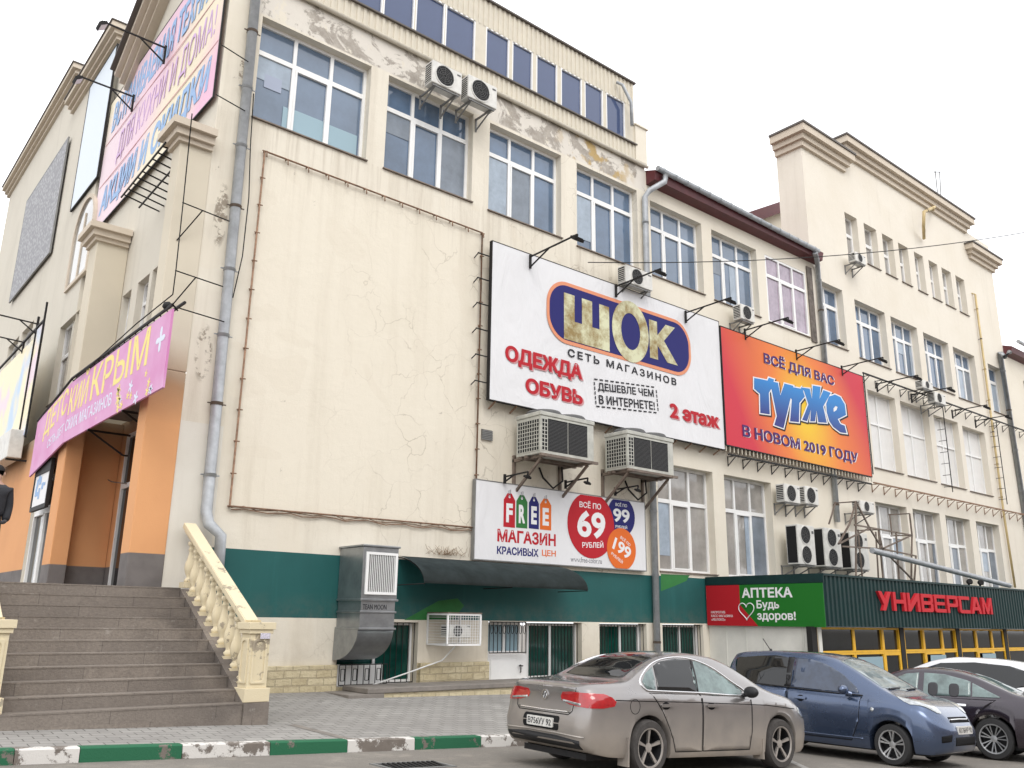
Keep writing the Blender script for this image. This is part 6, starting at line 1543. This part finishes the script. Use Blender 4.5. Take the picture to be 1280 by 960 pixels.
# --- grey-beige saloon, seen from behind
S = dict(xr=-1.10, xf=3.62, wb=2.71, rw=.325, ra=.375, wid=.225, track=.80, tumble=.40, blend=.55, sx=.93,
 top=[(-1.10, .98), (-1.06, 1.015), (-.9, 1.045), (-.55, 1.065), (-.3, 1.09), (.05, 1.24), (.45, 1.385), (.8, 1.45), (1.15, 1.475), (1.5, 1.455), (1.8, 1.385), (2.2, 1.21), (2.52, 1.055), (2.72, 1.0), (3.1, .93), (3.45, .82), (3.58, .72), (3.62, .64)],
 belt=[(-1.10, .90), (-.6, .95), (0, .965), (1.0, .945), (2.0, .925), (2.6, .90), (3.2, .83), (3.62, .60)],
 bot=[(-1.10, .36), (-.95, .27), (-.6, .22), (0, .2), (2.7, .19), (3.3, .2), (3.62, .26)],
 plan=[(-1.10, .62), (-1.085, .72), (-1.04, .79), (-.95, .838), (-.8, .868), (-.5, .892), (0, .905), (1.3, .91), (2.4, .905), (3.0, .88), (3.3, .83), (3.5, .74), (3.58, .66), (3.62, .55)],
 rear=[(.2, .10), (.36, .03), (.5, 0), (.64, 0), (.68, .045), (.75, .06), (.9, .075), (1.0, .06), (1.1, .1)], nose=[(.2, .06), (.45, 0), (.6, .0), (.8, .1), (1.0, .2)],
 paint=car_paint('dusty_beige_grey_paint', (0.235, 0.224, 0.222), (0.42, 0.36, 0.295), .7, (.2, .92), .78), spokes=5, tyre=M['tyre'], alloy=M['alloy'], twin=False, flare=.62)
c = build_car(S, 'saloon_car', 'dusty beige grey saloon car seen from behind, parked by the kerb', (8.72, 8.62, -1.787+EYE), R(-4), R(-2.3))
t = c.t
TR = [(2.02, .955), (1.75, 1.14), (1.45, 1.30), (1.1, 1.388), (.75, 1.40), (.4, 1.345), (.1, 1.225), (-.08, 1.09), (-.02, 1.0), (.15, .985), (1.0, .972)]
for sg in (-1, 1):
    part('side_window', c.patch([smooth_loop([(1.93, .965), (1.72, 1.13), (1.42, 1.285), (1.12, 1.36), (1.0, .985)], 3)], 'y', .004, .06, sg), M['pale_tint'], t, local=True)
    part('side_window', c.patch([[(.98, .985), (1.06, 1.375), (.75, 1.382), (.42, 1.335), (.28, 1.28), (.20, .995)]], 'y', .004, .06, sg), M['tint'], t, local=True)
    part('side_window', c.patch([[(.17, .997), (.25, 1.27), (.08, 1.19), (-.04, 1.085), (0, 1.005)]], 'y', .004, .06, sg), M['pale_tint'], t, local=True)
    part('window_trim', c.line(smooth_loop(TR, 4), 'y', .013, sg, closed=True), M['chrome'], t, local=True)
    part('pillar_trim', c.patch([[(1.01, .985), (1.11, 1.365), (1.07, 1.375), (.985, .985)]], 'y', .0055, .06, sg), M['plastic'], t, local=True)
    for pts, hx in (([(1.02, .955), (1.0, .27), (1.98, .27), (2.04, .5), (2.06, .9)], 1.2), ([(.02, .96), (.22, .75), (.42, .42), (.47, .27), (.98, .27), (1.0, .955)], .3)):
        d_ = part('door', c.patch([pts if hx > 1 else pts], 'y', .0025, .06, sg), S['paint'], t, local=True)
        bm = c.line(pts, 'y', .006, sg, closed=False, d=.001); part('door_gap', bm, M['seam'], d_, local=True)
        bm = c.patch([rrect(hx-.13, hx+.11, .80, .835, .015, 3)], 'y', .03, .05, sg); part('door_handle', bm, S['paint'], d_, local=True, smooth=40)
        bm = c.patch([disc(hx-.02, .812, .075, .045, 16)], 'y', .0045, .05, sg); part('handle_cup', bm, M['seam'], d_, local=True)
    part('crease', c.line([(-.6, .87), (1.0, .855), (2.4, .83), (3.1, .78)], 'y', .006, sg), M['seam'], t, local=True)
    bm = B(); y = sg*.93; mt = Matrix.Translation((1.93, sg*1.0, 1.0)); 
    bmesh.ops.create_uvsphere(bm, u_segments=14, v_segments=10, radius=1, matrix=mt @ Matrix.Diagonal((.075, .115, .075, 1))); bar(bm, (1.95, sg*.85, .95), (1.95, sg*.95, .97), .05)
    part('wing_mirror', bm, M['plastic'], t, local=True, smooth=True)
    bm = B(); box(bm, -.42, -.40, sg*.82-.11, sg*.82+.08, .12, .45); part('mudflap', bm, S['paint'], t, local=True)
    bm = B(); box(bm, 2.27, 2.29, sg*.82-.1, sg*.82+.08, .14, .4); part('mudflap', bm, S['paint'], t, local=True)
    # wrap-round rear lamp: side piece and boot piece
    lamp = c.patch([[(-.98, .93), (-.78, .935), (-.66, .90), (-.60, .85), (-.63, .80), (-.8, .775), (-.98, .77)]], 'y', .008, .03, sg)
    c.patch([[(sg*.80, .77), (sg*.80, .935), (sg*.52, .945), (sg*.35, .93), (sg*.315, .88), (sg*.34, .83), (sg*.5, .79)]], 'x', .008, .03, -1, bm=lamp)
    l_ = part('taillight', lamp, M['lamp_red'], t, local=True, smooth=30)
    bm = c.patch([[(sg*.70, .785), (sg*.70, .815), (sg*.36, .845), (sg*.36, .82)]], 'x', .0105, .04, -1); part('reflector', bm, M['lamp_clear'], l_, local=True)
part('rear_window', c.patch([[(-.17, .57), (-.22, .3), (-.235, 0), (-.22, -.3), (-.17, -.57), (.46, -.50), (.56, -.25), (.58, 0), (.56, .25), (.46, .5)]], 'z', .004, .05), M['tint'], t, local=True)
part('windscreen', c.patch([[(2.5, -.55), (2.56, 0), (2.5, .55), (1.62, .5), (1.56, 0), (1.62, -.5)]], 'z', .004, .06), M['tint'], t, local=True)
bl_ = part('boot_lid', c.patch([[(-.52, .70), (-.54, .95), (-.40, 1.0), (.40, 1.0), (.54, .95), (.52, .70)]], 'x', .003, .04, -1), S['paint'], t, local=True, smooth=40)
part('boot_gap', c.line([(-.60, .99), (-.56, .72), (-.5, .675), (.5, .675), (.56, .72), (.60, .99)], 'x', .006, -1), M['seam'], bl_, local=True)
part('chrome_strip', c.line([(-.52, .705), (0, .70), (.52, .705)], 'x', .013, -1), M['chrome'], bl_, local=True)
# badge: ring with the two interlocked letters
bx = c.bvh.ray_cast(Vector((-6, 0, .875)), Vector((1, 0, 0)))[0].x-.014
bm = B(); plb = Plane((bx+.012, 0, .875), (0, -1, 0), (0, 0, 1))
plate(bm, plb, [disc(0, 0, .062, n=24), disc(0, 0, .05, n=24)], 0, .014)
for pts in ([(-.022, .048), (0, .006), (.022, .048)], [(-.044, .022), (-.022, -.044), (0, .0), (.022, -.044), (.044, .022)]): tube(bm, [plb.at(u, v, .008) for u, v in pts], .006, 5)
part('emblem', bm, M['chrome'], bl_, local=True)
xs_ = c.bvh.ray_cast(Vector((-6, 0, .56)), Vector((1, 0, 0)))[0].x
rec = part('plate_recess', c.patch([rrect(-.36, .36, .48, .645, .04, 4)], 'x', .004, .05, -1), M['seam'], t, local=True)
bm = B(); plate(bm, Plane((xs_-.012, 0, 0), (0, -1, 0), (0, 0, 1)), [rrect(-.26, .26, .505, .617, .012, 3)], -.02, .006); np_ = part('number_plate', bm, M['plate_w'], t, local=True)
car_text(c, 'В756УУ 92', -.235, .525, .47, .075, xs_-.012, -1, np_)
part('rear_valance', c.patch([[(-.7, .30), (-.72, .40), (-.3, .43), (.3, .43), (.72, .40), (.7, .30)]], 'x', .006, .05, -1), M['plastic'], t, local=True)
part('bumper_trim', c.line([(-.78, .44), (-.3, .455), (.3, .455), (.78, .44)], 'x', .012, -1), M['alloy'], t, local=True)
part('fuel_flap', c.line(disc(-.28, .80, .085, n=20), 'y', .004, -1, closed=True), M['seam'], t, local=True)
part('headlight', c.patch([[(3.2, .72), (3.3, .66), (3.5, .64), (3.46, .74), (3.2, .80)]], 'y', .006, .04, -1), M['lamp_clear'], t, local=True)

# --- blue compact people carrier, nose towards the road
S2 = dict(xr=-.72, xf=3.36, wb=2.55, rw=.295, ra=.345, wid=.19, track=.735, tumble=.30, blend=.5, sx=.95,
 top=[(-.72, 1.02), (-.70, 1.15), (-.62, 1.40), (-.5, 1.54), (-.2, 1.585), (.4, 1.61), (1.0, 1.605), (1.4, 1.56), (1.75, 1.43), (2.1, 1.25), (2.42, 1.08), (2.62, 1.0), (2.9, .945), (3.14, .87), (3.28, .77), (3.36, .62)],
 belt=[(-.72, .96), (-.3, 1.03), (.5, 1.0), (1.4, .96), (2.0, .935), (2.5, .91), (3.0, .82), (3.36, .58)],
 bot=[(-.72, .36), (-.5, .26), (0, .22), (2.5, .2), (3.1, .2), (3.36, .25)],
 plan=[(-.72, .62), (-.70, .70), (-.64, .755), (-.5, .80), (-.2, .83), (.4, .845), (2.2, .845), (2.7, .825), (2.98, .775), (3.15, .70), (3.28, .58), (3.36, .40)],
 rear=[(.2, .06), (.5, 0), (1.0, .03), (1.6, .12)], nose=[(.2, .07), (.35, .01), (.5, 0), (.62, .03), (.8, .1), (1.0, .2)],
 paint=car_paint('slate_blue_paint', (0.062, 0.092, 0.165), (0.13, 0.13, 0.14), .75, (.1, .4), .3), spokes=5, tyre=M['tyre_clean'], alloy=M['alloy_b'], twin=True, flare=.8)
c = build_car(S2, 'compact_people_carrier', 'slate blue compact people carrier with clear headlights and nose to the road', (14.15, 9.62, -2.0+EYE), R(-87), R(-1.2))
t = c.t
for sg in (-1, 1):
    part('side_window', c.patch([smooth_loop([(.68, 1.03), (.66, 1.49), (-.2, 1.47), (-.42, 1.43), (-.38, 1.25), (-.22, 1.07)], 3)], 'y', .004, .06, sg), M['tint'], t, local=True)
    part('side_window', c.patch([[(.80, 1.03), (.80, 1.495), (1.1, 1.48), (1.4, 1.41), (1.72, 1.27), (1.98, 1.09), (2.04, 1.0), (1.4, 1.0)]], 'y', .004, .06, sg), mat('blue_reflecting_car_glass', (0.03, 0.045, 0.08), .04, spec=.8, vary=.4, vscale=5) if sg < 0 else bpy.data.materials['blue_reflecting_car_glass'], t, local=True)
    part('pillar_trim', c.patch([[(.69, 1.03), (.67, 1.5), (.79, 1.5), (.79, 1.03)]], 'y', .004, .06, sg), M['plastic'], t, local=True)
    part('window_seal', c.line([(-.22, 1.055), (.75, 1.015), (1.4, .985), (2.1, .97)], 'y', .012, sg), M['plastic'], t, local=True)
    for pts, hx in (([(.74, 1.0), (.72, .3), (1.9, .3), (2.04, .6), (2.08, .95)], .92), ([(-.05, 1.03), (.1, .85), (.3, .62), (.42, .3), (.70, .3), (.72, 1.0)], -.02)):
        d_ = part('door', c.patch([pts], 'y', .0025, .06, sg), S2['paint'], t, local=True)
        part('door_gap', c.line(pts, 'y', .006, sg, d=.001), M['seam'], d_, local=True)
        part('door_handle', c.patch([rrect(hx-.02, hx+.2, .845, .885, .018, 3)], 'y', .03, .05, sg), M['seam'] if sg < 0 and 0 else S2['paint'], d_, local=True, smooth=40)
        part('handle_cup', c.patch([disc(hx+.09, .86, .07, .05, 16)], 'y', .0045, .05, sg), M['seam'], d_, local=True)
    part('sill_trim', c.line([(.4, .36), (1.2, .34), (2.1, .34)], 'y', .012, sg), M['alloy'] if 0 else S2['paint'], t, local=True)
    bm = B(); bmesh.ops.create_uvsphere(bm, u_segments=14, v_segments=10, radius=1, matrix=Matrix.Translation((1.86, sg*.95, 1.04)) @ Matrix.Diagonal((.08, .11, .075, 1))); bar(bm, (1.9, sg*.8, .98), (1.88, sg*.9, 1.0), .06)
    part('wing_mirror', bm, S2['paint'], t, local=True, smooth=True)
    part('headlight', c.patch([smooth_loop([(2.86, sg*.74), (2.62, sg*.70), (2.70, sg*.60), (3.06, sg*.42), (3.2, sg*.44), (3.13, sg*.58)], 3)], 'z', .008, .03), M['lamp_clear'], t, local=True, smooth=30)
    part('indicator', c.patch([disc(2.28, .78, .03, n=12)], 'y', .006, .03, sg), M['lamp_clear'], t, local=True)
    part('fog_lamp_recess', c.patch([[(sg*.46, .40), (sg*.44, .50), (sg*.62, .47), (sg*.62, .38)]], 'x', .004, .04, 1), M['seam'], t, local=True)
part('windscreen', c.patch([[(2.36, -.6), (2.46, 0), (2.36, .6), (1.62, .52), (1.52, 0), (1.62, -.52)]], 'z', .004, .06), mat('windscreen_glass', (0.17, 0.21, 0.22), .04, spec=.9, vary=.35, vscale=3), t, local=True)
bm = c.line([(2.42, -.5), (2.40, -.1)], 'z', .014, 1, d=.015); c.line([(2.44, .1), (2.40, .5)], 'z', .014, 1, bm=bm, d=.015); part('wiper', bm, M['plastic'], t, local=True)
part('rear_window', c.patch([rrect(-.55, .55, 1.08, 1.42, .08, 4)], 'x', .004, .06, -1), M['tint'], t, local=True)
part('grille', c.patch([[(-.36, .66), (-.33, .735), (.33, .735), (.36, .66)]], 'x', .006, .04, 1), M['seam'], t, local=True)
part('grille_bar', c.line([(-.35, .70), (0, .705), (.35, .70)], 'x', .012, 1, d=.006), M['chrome'], t, local=True)
part('lower_grille', c.patch([[(-.36, .34), (-.36, .46), (.36, .46), (.36, .34)]], 'x', .005, .04, 1), M['seam'], t, local=True)
xs_ = c.bvh.ray_cast(Vector((8, 0, .55)), Vector((-1, 0, 0)))[0].x
bm = B(); plate(bm, Plane((xs_+.012, 0, 0), (0, 1, 0), (0, 0, 1)), [rrect(-.26, .26, .50, .612, .012, 3)], -.05, .006); np_ = part('number_plate', bm, M['plate_w'], t, local=True)
car_text(c, 'К176НР 92', -.235, .52, .47, .075, xs_+.012, 1, np_)
bm = B(); h = c.bvh.ray_cast(Vector((.15, -.35, 4)), Vector((0, 0, -1)))[0]; tube(bm, [h, h+Vector((-.16, 0, .2))], .008, 6); lathe(bm, [(.03, 0), (.02, .03), (.001, .035)], h, 10); part('antenna', bm, M['plastic'], t, local=True)

# --- dark plum saloon, nose to the building
S3 = dict(xr=-1.05, xf=3.6, wb=2.70, rw=.335, ra=.385, wid=.215, track=.79, tumble=.42, blend=.5, sx=.92,
 top=[(-1.05, .95), (-.98, 1.0), (-.7, 1.03), (-.45, 1.07), (-.1, 1.2), (.3, 1.35), (.7, 1.43), (1.1, 1.45), (1.5, 1.42), (1.85, 1.32), (2.2, 1.15), (2.5, 1.0), (2.8, .95), (3.2, .87), (3.5, .74), (3.6, .6)],
 belt=[(-1.05, .90), (-.5, .97), (0, .965), (1.0, .93), (2.0, .90), (2.6, .88), (3.2, .80), (3.6, .56)],
 bot=[(-1.05, .36), (-.6, .24), (0, .2), (2.7, .19), (3.6, .26)],
 plan=[(-1.05, .62), (-1.03, .70), (-.95, .80), (-.8, .855), (-.5, .885), (0, .90), (2.4, .90), (3.0, .87), (3.3, .80), (3.5, .68), (3.6, .5)],
 rear=[(.2, .08), (.5, 0), (.9, .05), (1.1, .1)], nose=[(.2, .06), (.45, 0), (.8, .1), (1.0, .2)],
 paint=car_paint('dark_plum_paint', (0.028, 0.02, 0.03), (0.10, 0.09, 0.09), .5, (.1, .4), .3), spokes=7, tyre=M['tyre_clean'], alloy=M['alloy_b'], twin=True, flare=.45)
c = build_car(S3, 'dark_saloon_car', 'dark plum saloon car with bright alloy wheel, at the right picture edge', (17.3, 7.1, -2.06+EYE), R(102), R(1))
t = c.t
for sg in (-1, 1):
    part('side_window', c.patch([[(1.28, .965), (1.27, 1.345), (1.5, 1.32), (1.8, 1.21), (2.1, 1.03), (2.15, .96)]], 'y', .004, .06, sg), M['pale_tint'], t, local=True)
    part('side_window', c.patch([[(1.18, .968), (1.17, 1.35), (.8, 1.34), (.4, 1.26), (.33, 1.235), (.33, .99)]], 'y', .004, .06, sg), M['pale_tint'], t, local=True)
    part('side_window', c.patch([[(.30, .992), (.30, 1.22), (.05, 1.11), (-.18, 1.01), (-.15, .998)]], 'y', .004, .06, sg), M['pale_tint'], t, local=True)
    for pts, hx in (([(1.22, .94), (1.2, .27), (2.0, .27), (2.2, .6), (2.2, .9)], 1.3), ([(-.1, .96), (.2, .75), (.42, .42), (.47, .27), (1.18, .27), (1.2, .94)], .4)):
        d_ = part('door', c.patch([pts], 'y', .0025, .06, sg), S3['paint'], t, local=True); part('door_gap', c.line(pts, 'y', .006, sg, d=.001), M['seam'], d_, local=True)
        part('door_handle', c.patch([rrect(hx, hx+.22, .83, .86, .014, 3)], 'y', .03, .05, sg), M['chrome'], d_, local=True, smooth=40)
    for x in (.62, 1.0): bm = c.patch([rrect(x-.09, x+.09, .975, 1.19, .06, 4)], 'y', .0055, .05, sg); part('seat_back', bm, M['seat'], t, local=True)
    part('taillight', c.patch([[(-.98, .88), (-.7, .9), (-.62, .84), (-.95, .76)]], 'y', .006, .04, sg), M['lamp_red'], t, local=True)
part('rear_window', c.patch([[(-.33, .57), (-.38, 0), (-.33, -.57), (.36, -.5), (.48, 0), (.36, .5)]], 'z', .004, .06), M['pale_tint'], t, local=True)
part('windscreen', c.patch([[(2.45, -.55), (2.52, 0), (2.45, .55), (1.66, .5), (1.6, 0), (1.66, -.5)]], 'z', .004, .06), M['tint'], t, local=True)
part('sunroof', c.patch([rrect(.7, 1.4, -.4, .4, .06, 4)], 'z', .004, .06), M['tint'], t, local=True)

# --- white hatchback behind it
S4 = dict(S3, sz=1.1, paint=car_paint('white_car_paint', (0.72, 0.73, 0.75), (0.5, 0.49, 0.47), 0.0, (.1, .4), .3), sx=1.0, xr=-.9,
 top=[(-.9, 1.0), (-.86, 1.2), (-.7, 1.40), (-.3, 1.50), (.4, 1.56), (1.0, 1.565), (1.5, 1.50), (1.9, 1.36), (2.3, 1.15), (2.6, 1.0), (3.0, .93), (3.4, .8), (3.6, .62)],
 rear=[(.2, .06), (.5, 0), (1.0, .05), (1.5, .2)], plan=[(-.9, .66), (-.86, .76), (-.7, .84), (-.4, .88), (0, .90), (2.4, .90), (3.0, .87), (3.3, .80), (3.5, .68), (3.6, .5)])
c = build_car(S4, 'white_hatchback', 'white hatchback mostly hidden behind the dark saloon car', (21.3, 8.3, -2.19+EYE), R(98), 0)
t = c.t
for sg in (-1, 1):
    part('side_window', c.patch([[(2.2, .97), (1.8, 1.28), (1.4, 1.42), (.7, 1.46), (0, 1.42), (-.45, 1.3), (-.5, 1.08), (0, 1.0)]], 'y', .004, .06, sg), M['tint'], t, local=True)
    pts = [(1.22, .94), (1.2, .27), (2.0, .27), (2.2, .6), (2.2, .9)]; d_ = part('door', c.patch([pts], 'y', .0025, .06, sg), S4['paint'], t, local=True); part('door_gap', c.line(pts, 'y', .006, sg, d=.001), M['seam'], d_, local=True)
part('rear_window', c.patch([rrect(-.55, .55, 1.08, 1.36, .08, 4)], 'x', .004, .06, -1), M['tint'], t, local=True)
part('windscreen', c.patch([[(2.45, -.55), (2.52, 0), (2.45, .55), (1.66, .5), (1.6, 0), (1.66, -.5)]], 'z', .004, .06), M['tint'], t, local=True)

# ------------------------------------------------------------------ person at the left picture edge
def skin_mesh(verts, edges, radii, root=0):
    me = bpy.data.meshes.new('skin'); me.from_pydata(verts, edges, []); o = bpy.data.objects.new('skin', me); COL.objects.link(o)
    md = o.modifiers.new('skin', 'SKIN'); md.use_smooth_shade = True
    for v, r_ in zip(me.skin_vertices[0].data, radii): v.radius = (r_, r_*.85) if not isinstance(r_, tuple) else r_
    me.skin_vertices[0].data[root].use_root = True
    sb = o.modifiers.new('sub', 'SUBSURF'); sb.levels = 2; sb.render_levels = 2
    dg = bpy.context.evaluated_depsgraph_get(); m2 = bpy.data.meshes.new_from_object(o.evaluated_get(dg)); bpy.data.objects.remove(o)
    bm = B(); bm.from_mesh(m2); return bm
px, py, pz = 2.47, 15.75, 1.97
t = thing('person', 'person in a dark jacket and dark trousers standing on the landing at the left edge', 'person', (px, py, pz))
V = [(0, 0, .95), (0, 0, 1.12), (0, .01, 1.32), (0, .02, 1.47), (0, .0, 1.56), (0, -.02, 1.68), (.10, 0, .90), (.11, .02, .5), (.11, .05, .08), (.12, -.10, .035), (-.10, 0, .90), (-.11, -.02, .5), (-.11, 0, .08), (-.12, -.15, .035),
     (.19, .02, 1.42), (.23, .04, 1.14), (.20, -.06, .92), (.13, -.17, .90), (-.19, .02, 1.42), (-.23, .04, 1.14), (-.20, -.06, .92), (-.13, -.17, .90)]
E_ = [(0, 1), (1, 2), (2, 3), (3, 4), (4, 5), (0, 6), (6, 7), (7, 8), (8, 9), (0, 10), (10, 11), (11, 12), (12, 13), (3, 14), (14, 15), (15, 16), (16, 17), (3, 18), (18, 19), (19, 20), (20, 21)]
RD = [.14, .135, .15, .12, .055, .09, .095, .065, .05, .045, .095, .065, .05, .045, .075, .055, .04, .035, .075, .055, .04, .035]
W2 = [tuple(Vector(v)+Vector((px, py, pz))) for v in V]
bm = skin_mesh(W2, E_, RD); me_m = [mat('dark_trousers', (0.05, 0.05, 0.055), .9), mat('skin_tone', (0.42, 0.26, 0.19), .55), M['plastic']]
for f in bm.faces:
    z = f.calc_center_median().z-pz; x = abs(f.calc_center_median().x-px)
    f.material_index = 1 if z > 1.5 or (False) else (2 if z < .09 else 0)
part('body', bm, me_m, t, smooth=True)
bm = skin_mesh([W2[i] for i in (0, 1, 2, 3, 14, 15, 16, 18, 19, 20)], [(0, 1), (1, 2), (2, 3), (3, 4), (4, 5), (5, 6), (3, 7), (7, 8), (8, 9)], [.20, .195, .205, .15, .11, .09, .075, .11, .09, .075])
part('jacket', bm, mat('dark_jacket', (0.016, 0.017, 0.022), .8, vary=.3, vscale=8, bump=.3, bscale=20), t, smooth=True)
bm = B(); bmesh.ops.create_uvsphere(bm, u_segments=18, v_segments=12, radius=1, matrix=Matrix.Translation((px, py+.015, pz+1.715)) @ Matrix.Diagonal((.098, .108, .105, 1)))
bmesh.ops.delete(bm, geom=[v for v in bm.verts if v.co.z < pz+1.70 and v.co.y < py], context='VERTS'); part('hair', bm, M['iron'], t, smooth=True)
bm = B()
for sg in (-1, 1):
    bmesh.ops.create_uvsphere(bm, u_segments=8, v_segments=6, radius=1, matrix=Matrix.Translation((px+sg*.095, py-.01, pz+1.67)) @ Matrix.Diagonal((.015, .025, .035, 1)))
part('ears', bm, bpy.data.materials['skin_tone'], t, smooth=True)
